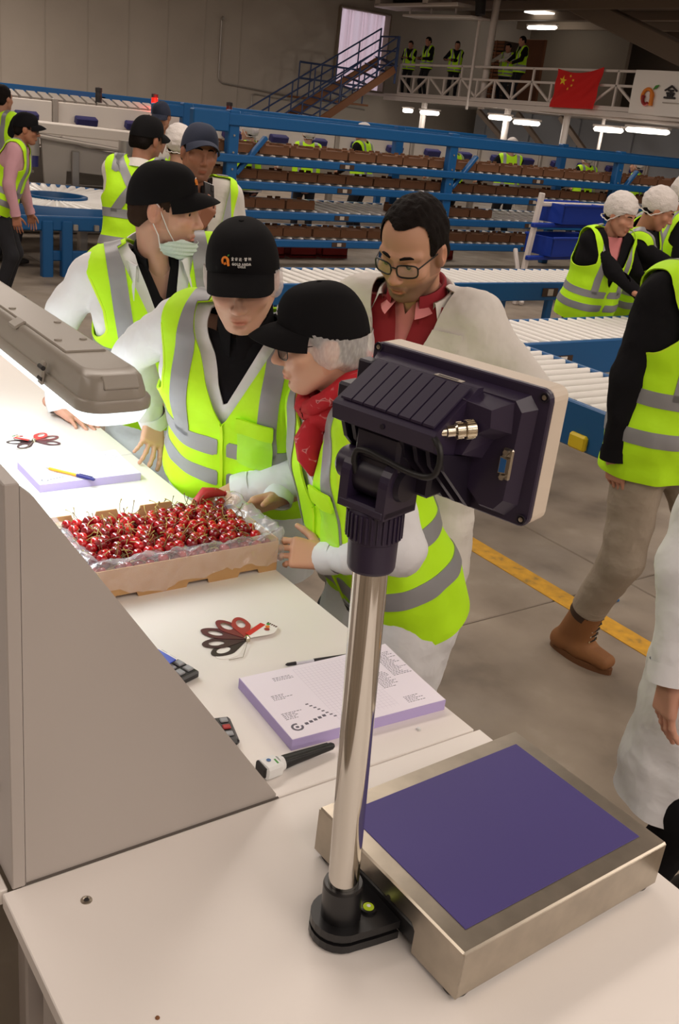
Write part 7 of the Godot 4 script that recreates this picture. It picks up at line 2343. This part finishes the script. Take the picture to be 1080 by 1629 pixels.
	person({"label": "person in white hair net bending down behind the nearest hair net", "at": Vector3(5.8, 0, -4.62), "yaw": 35.0, "h": 1.72, "far": 1, "head_at": Vector3(5.68, 1.488, -4.405), "hp": 24.0, "net": "full", "skin": rgb(186, 132, 104), "coat": "black_cloth", "coat_name": "jacket", "hem": 0.84, "bands": [1.06, 0.96], "trousers": "dark_trousers",
		"rh": {"at": Vector3(5.95, 1.05, -4.05), "dir": Vector3(0.8, -0.3, 0.3), "n": Vector3(0, -1, 0)}, "lh": {}})
	person({"label": "person in grey hair net at the right edge, farthest of three hair nets", "at": Vector3(6.35, 0, -4.75), "yaw": 60.0, "h": 1.72, "far": 1, "hp": 10.0, "hy": 15.0, "net": "full", "skin": rgb(186, 132, 104), "coat": "black_cloth", "coat_name": "jacket", "hem": 0.84, "trousers": "dark_trousers"})
	# workers behind the rack, seen between its levels
	var rack := [[8.0, 0.0, 1.62, "first worker"], [9.05, -0.1, 1.72, "second worker"], [10.75, 0.0, 1.66, "third worker"], [11.85, 0.05, 1.74, "fourth worker"], [13.75, 0.0, 1.66, "fifth worker"], [15.1, 0.0, 1.62, "sixth worker"], [6.75, 0.62, 1.6, "worker nearest the rack's left post"]]
	for r in rack:
		var lab: String = "person in yellow vest seen through the flow rack, %s from the left" % r[3] if not r[3].begins_with("worker") else "person in yellow vest seen through the flow rack, nearest its left post"
		person({"label": lab.replace(" worker", ""), "at": Vector3(r[0], 0, -12.35 + r[1]), "yaw": 180.0 + 30.0 * sin(r[0] * 3.0), "h": r[2], "far": 2, "net": "full", "female": true, "skin": rgb(186, 140, 116), "coat": "black_cloth" if int(r[0]) % 2 else "coat_cream", "coat_name": "jacket", "hem": 0.82, "trousers": "dark_trousers", "group": "workers behind the flow rack", "lean": 6.0,
			"rh": {"at": Vector3(r[0] + 0.2, 1.0, -12.75), "dir": Vector3(0, -0.2, -1), "n": Vector3(0, -1, 0)}, "lh": {"at": Vector3(r[0] - 0.2, 1.0, -12.75), "dir": Vector3(0, -0.2, -1), "n": Vector3(0, -1, 0)}})
	# five on the gallery
	var gal := [[20.85, -26.85, 1.62, "black_cloth", -60.0, "leftmost visitor on the gallery, leaning on the rail in a dark cap", "cap_navy"], [20.95, -26.1, 1.76, "black_cloth", -90.0, "second visitor from the left on the gallery, long dark hair", ""], [20.95, -24.75, 1.66, "black_cloth", -40.0, "lone visitor left of the white column on the gallery", ""], [21.2, -22.8, 1.66, "coat_cream", -70.0, "visitor beside the crates on the gallery", ""], [21.1, -22.15, 1.86, "black_cloth", -110.0, "tall grey haired visitor right of the crates on the gallery", ""]]
	for q in gal:
		person({"label": "person in vest, " + q[5], "at": Vector3(q[0], 2.4, q[1]), "yaw": q[4], "h": q[2], "far": 2, "skin": rgb(180, 130, 106), "coat": q[3], "coat_name": "jacket", "hem": 0.82, "trousers": "dark_trousers", "group": "visitors on the gallery", "hp": 12.0,
			"rh": {"at": Vector3(20.68, 3.5, q[1] - 0.1), "dir": Vector3(-1, 0.1, 0.3), "n": Vector3(0, -1, 0)}, "lh": {"at": Vector3(20.68, 3.5, q[1] + 0.12), "dir": Vector3(-1, 0.1, -0.3), "n": Vector3(0, -1, 0)}})

func scarf(p: Node3D) -> void:
	var T: Transform3D = p.get_meta("lean")
	var s: float = p.get_meta("size")
	var g := Geo.new()
	for r in 4:
		var path := []
		for k in 33:
			var a := TAU * k / 32.0
			path.append(Vector3(sin(a) * (0.076 + 0.008 * (r % 2)), (1.43 + r * 0.021) * s + 0.012 * sin(a * 2.0 + r * 1.7) - 0.022 * cos(a), -0.01 + cos(a) * (0.082 + 0.006 * (r % 2))))
		g.sweep(path, [0.021], 10, false)
	g.sweep([Vector3(0.02, 1.43, 0.085) * s, Vector3(0.025, 1.39, 0.115) * s, Vector3(0.028, 1.345, 0.13) * s, Vector3(0.025, 1.3, 0.135) * s], [0.025, 0.036, 0.024, 0.006], 10)
	g.smooth()
	g.ruffle(crumple, 0.012)
	part(p, "scarf", g.moved(T), "scarf")

func phone() -> void:
	var t := thing("phone", "dark phone held up by the man in the navy cap", "phone", Vector3(2.21, 1.44, -4.2))
	var b := Basis(Vector3.UP, 0.5) * Basis(Vector3.RIGHT, -0.3) * Basis(Vector3.BACK, -0.25)
	part(t, "case", Geo.new().box(Vector3.ZERO, Vector3(0.075, 0.15, 0.009), b, 0.003), "phone")
	part(t, "camera_bump", Geo.new().box(b * Vector3(0.022, 0.055, 0.006), Vector3(0.02, 0.03, 0.003), b, 0.001), "dark")

# the printed size patch low on the vest front
func size_label(p: Node3D) -> void:
	var T: Transform3D = p.get_meta("lean")
	var s: float = p.get_meta("size")
	var f := garment(0.036, s, 1.04 * s, 0.02)
	var g := f.net(0.008).smooth()
	var X := 0.06
	var Y := 0.915 * s
	var vn: Node3D = p.get_node("vest")
	var patch := g.clip(func(q: Vector3) -> float: return minf(minf(0.034 - absf(q.x - X), 0.02 - absf(q.y - Y)), q.z))
	part(vn, "size_patch", Geo.solid(patch.puff(0.004), 0.004).moved(T), "stripe")
	var on := func(x: float, y: float) -> Vector3:
		var best := Vector3(x, y, 0)
		var bd := 1e9
		for q in patch.v:
			var d := Vector2(q.x - x, q.y - y).length_squared()
			if d < bd: bd = d; best = q
		return Vector3(x, y, best.z + 0.007)
	part(vn, "lettering", bent("XTR", 0.045, on, Vector2(X, Y)).moved(T), "print")
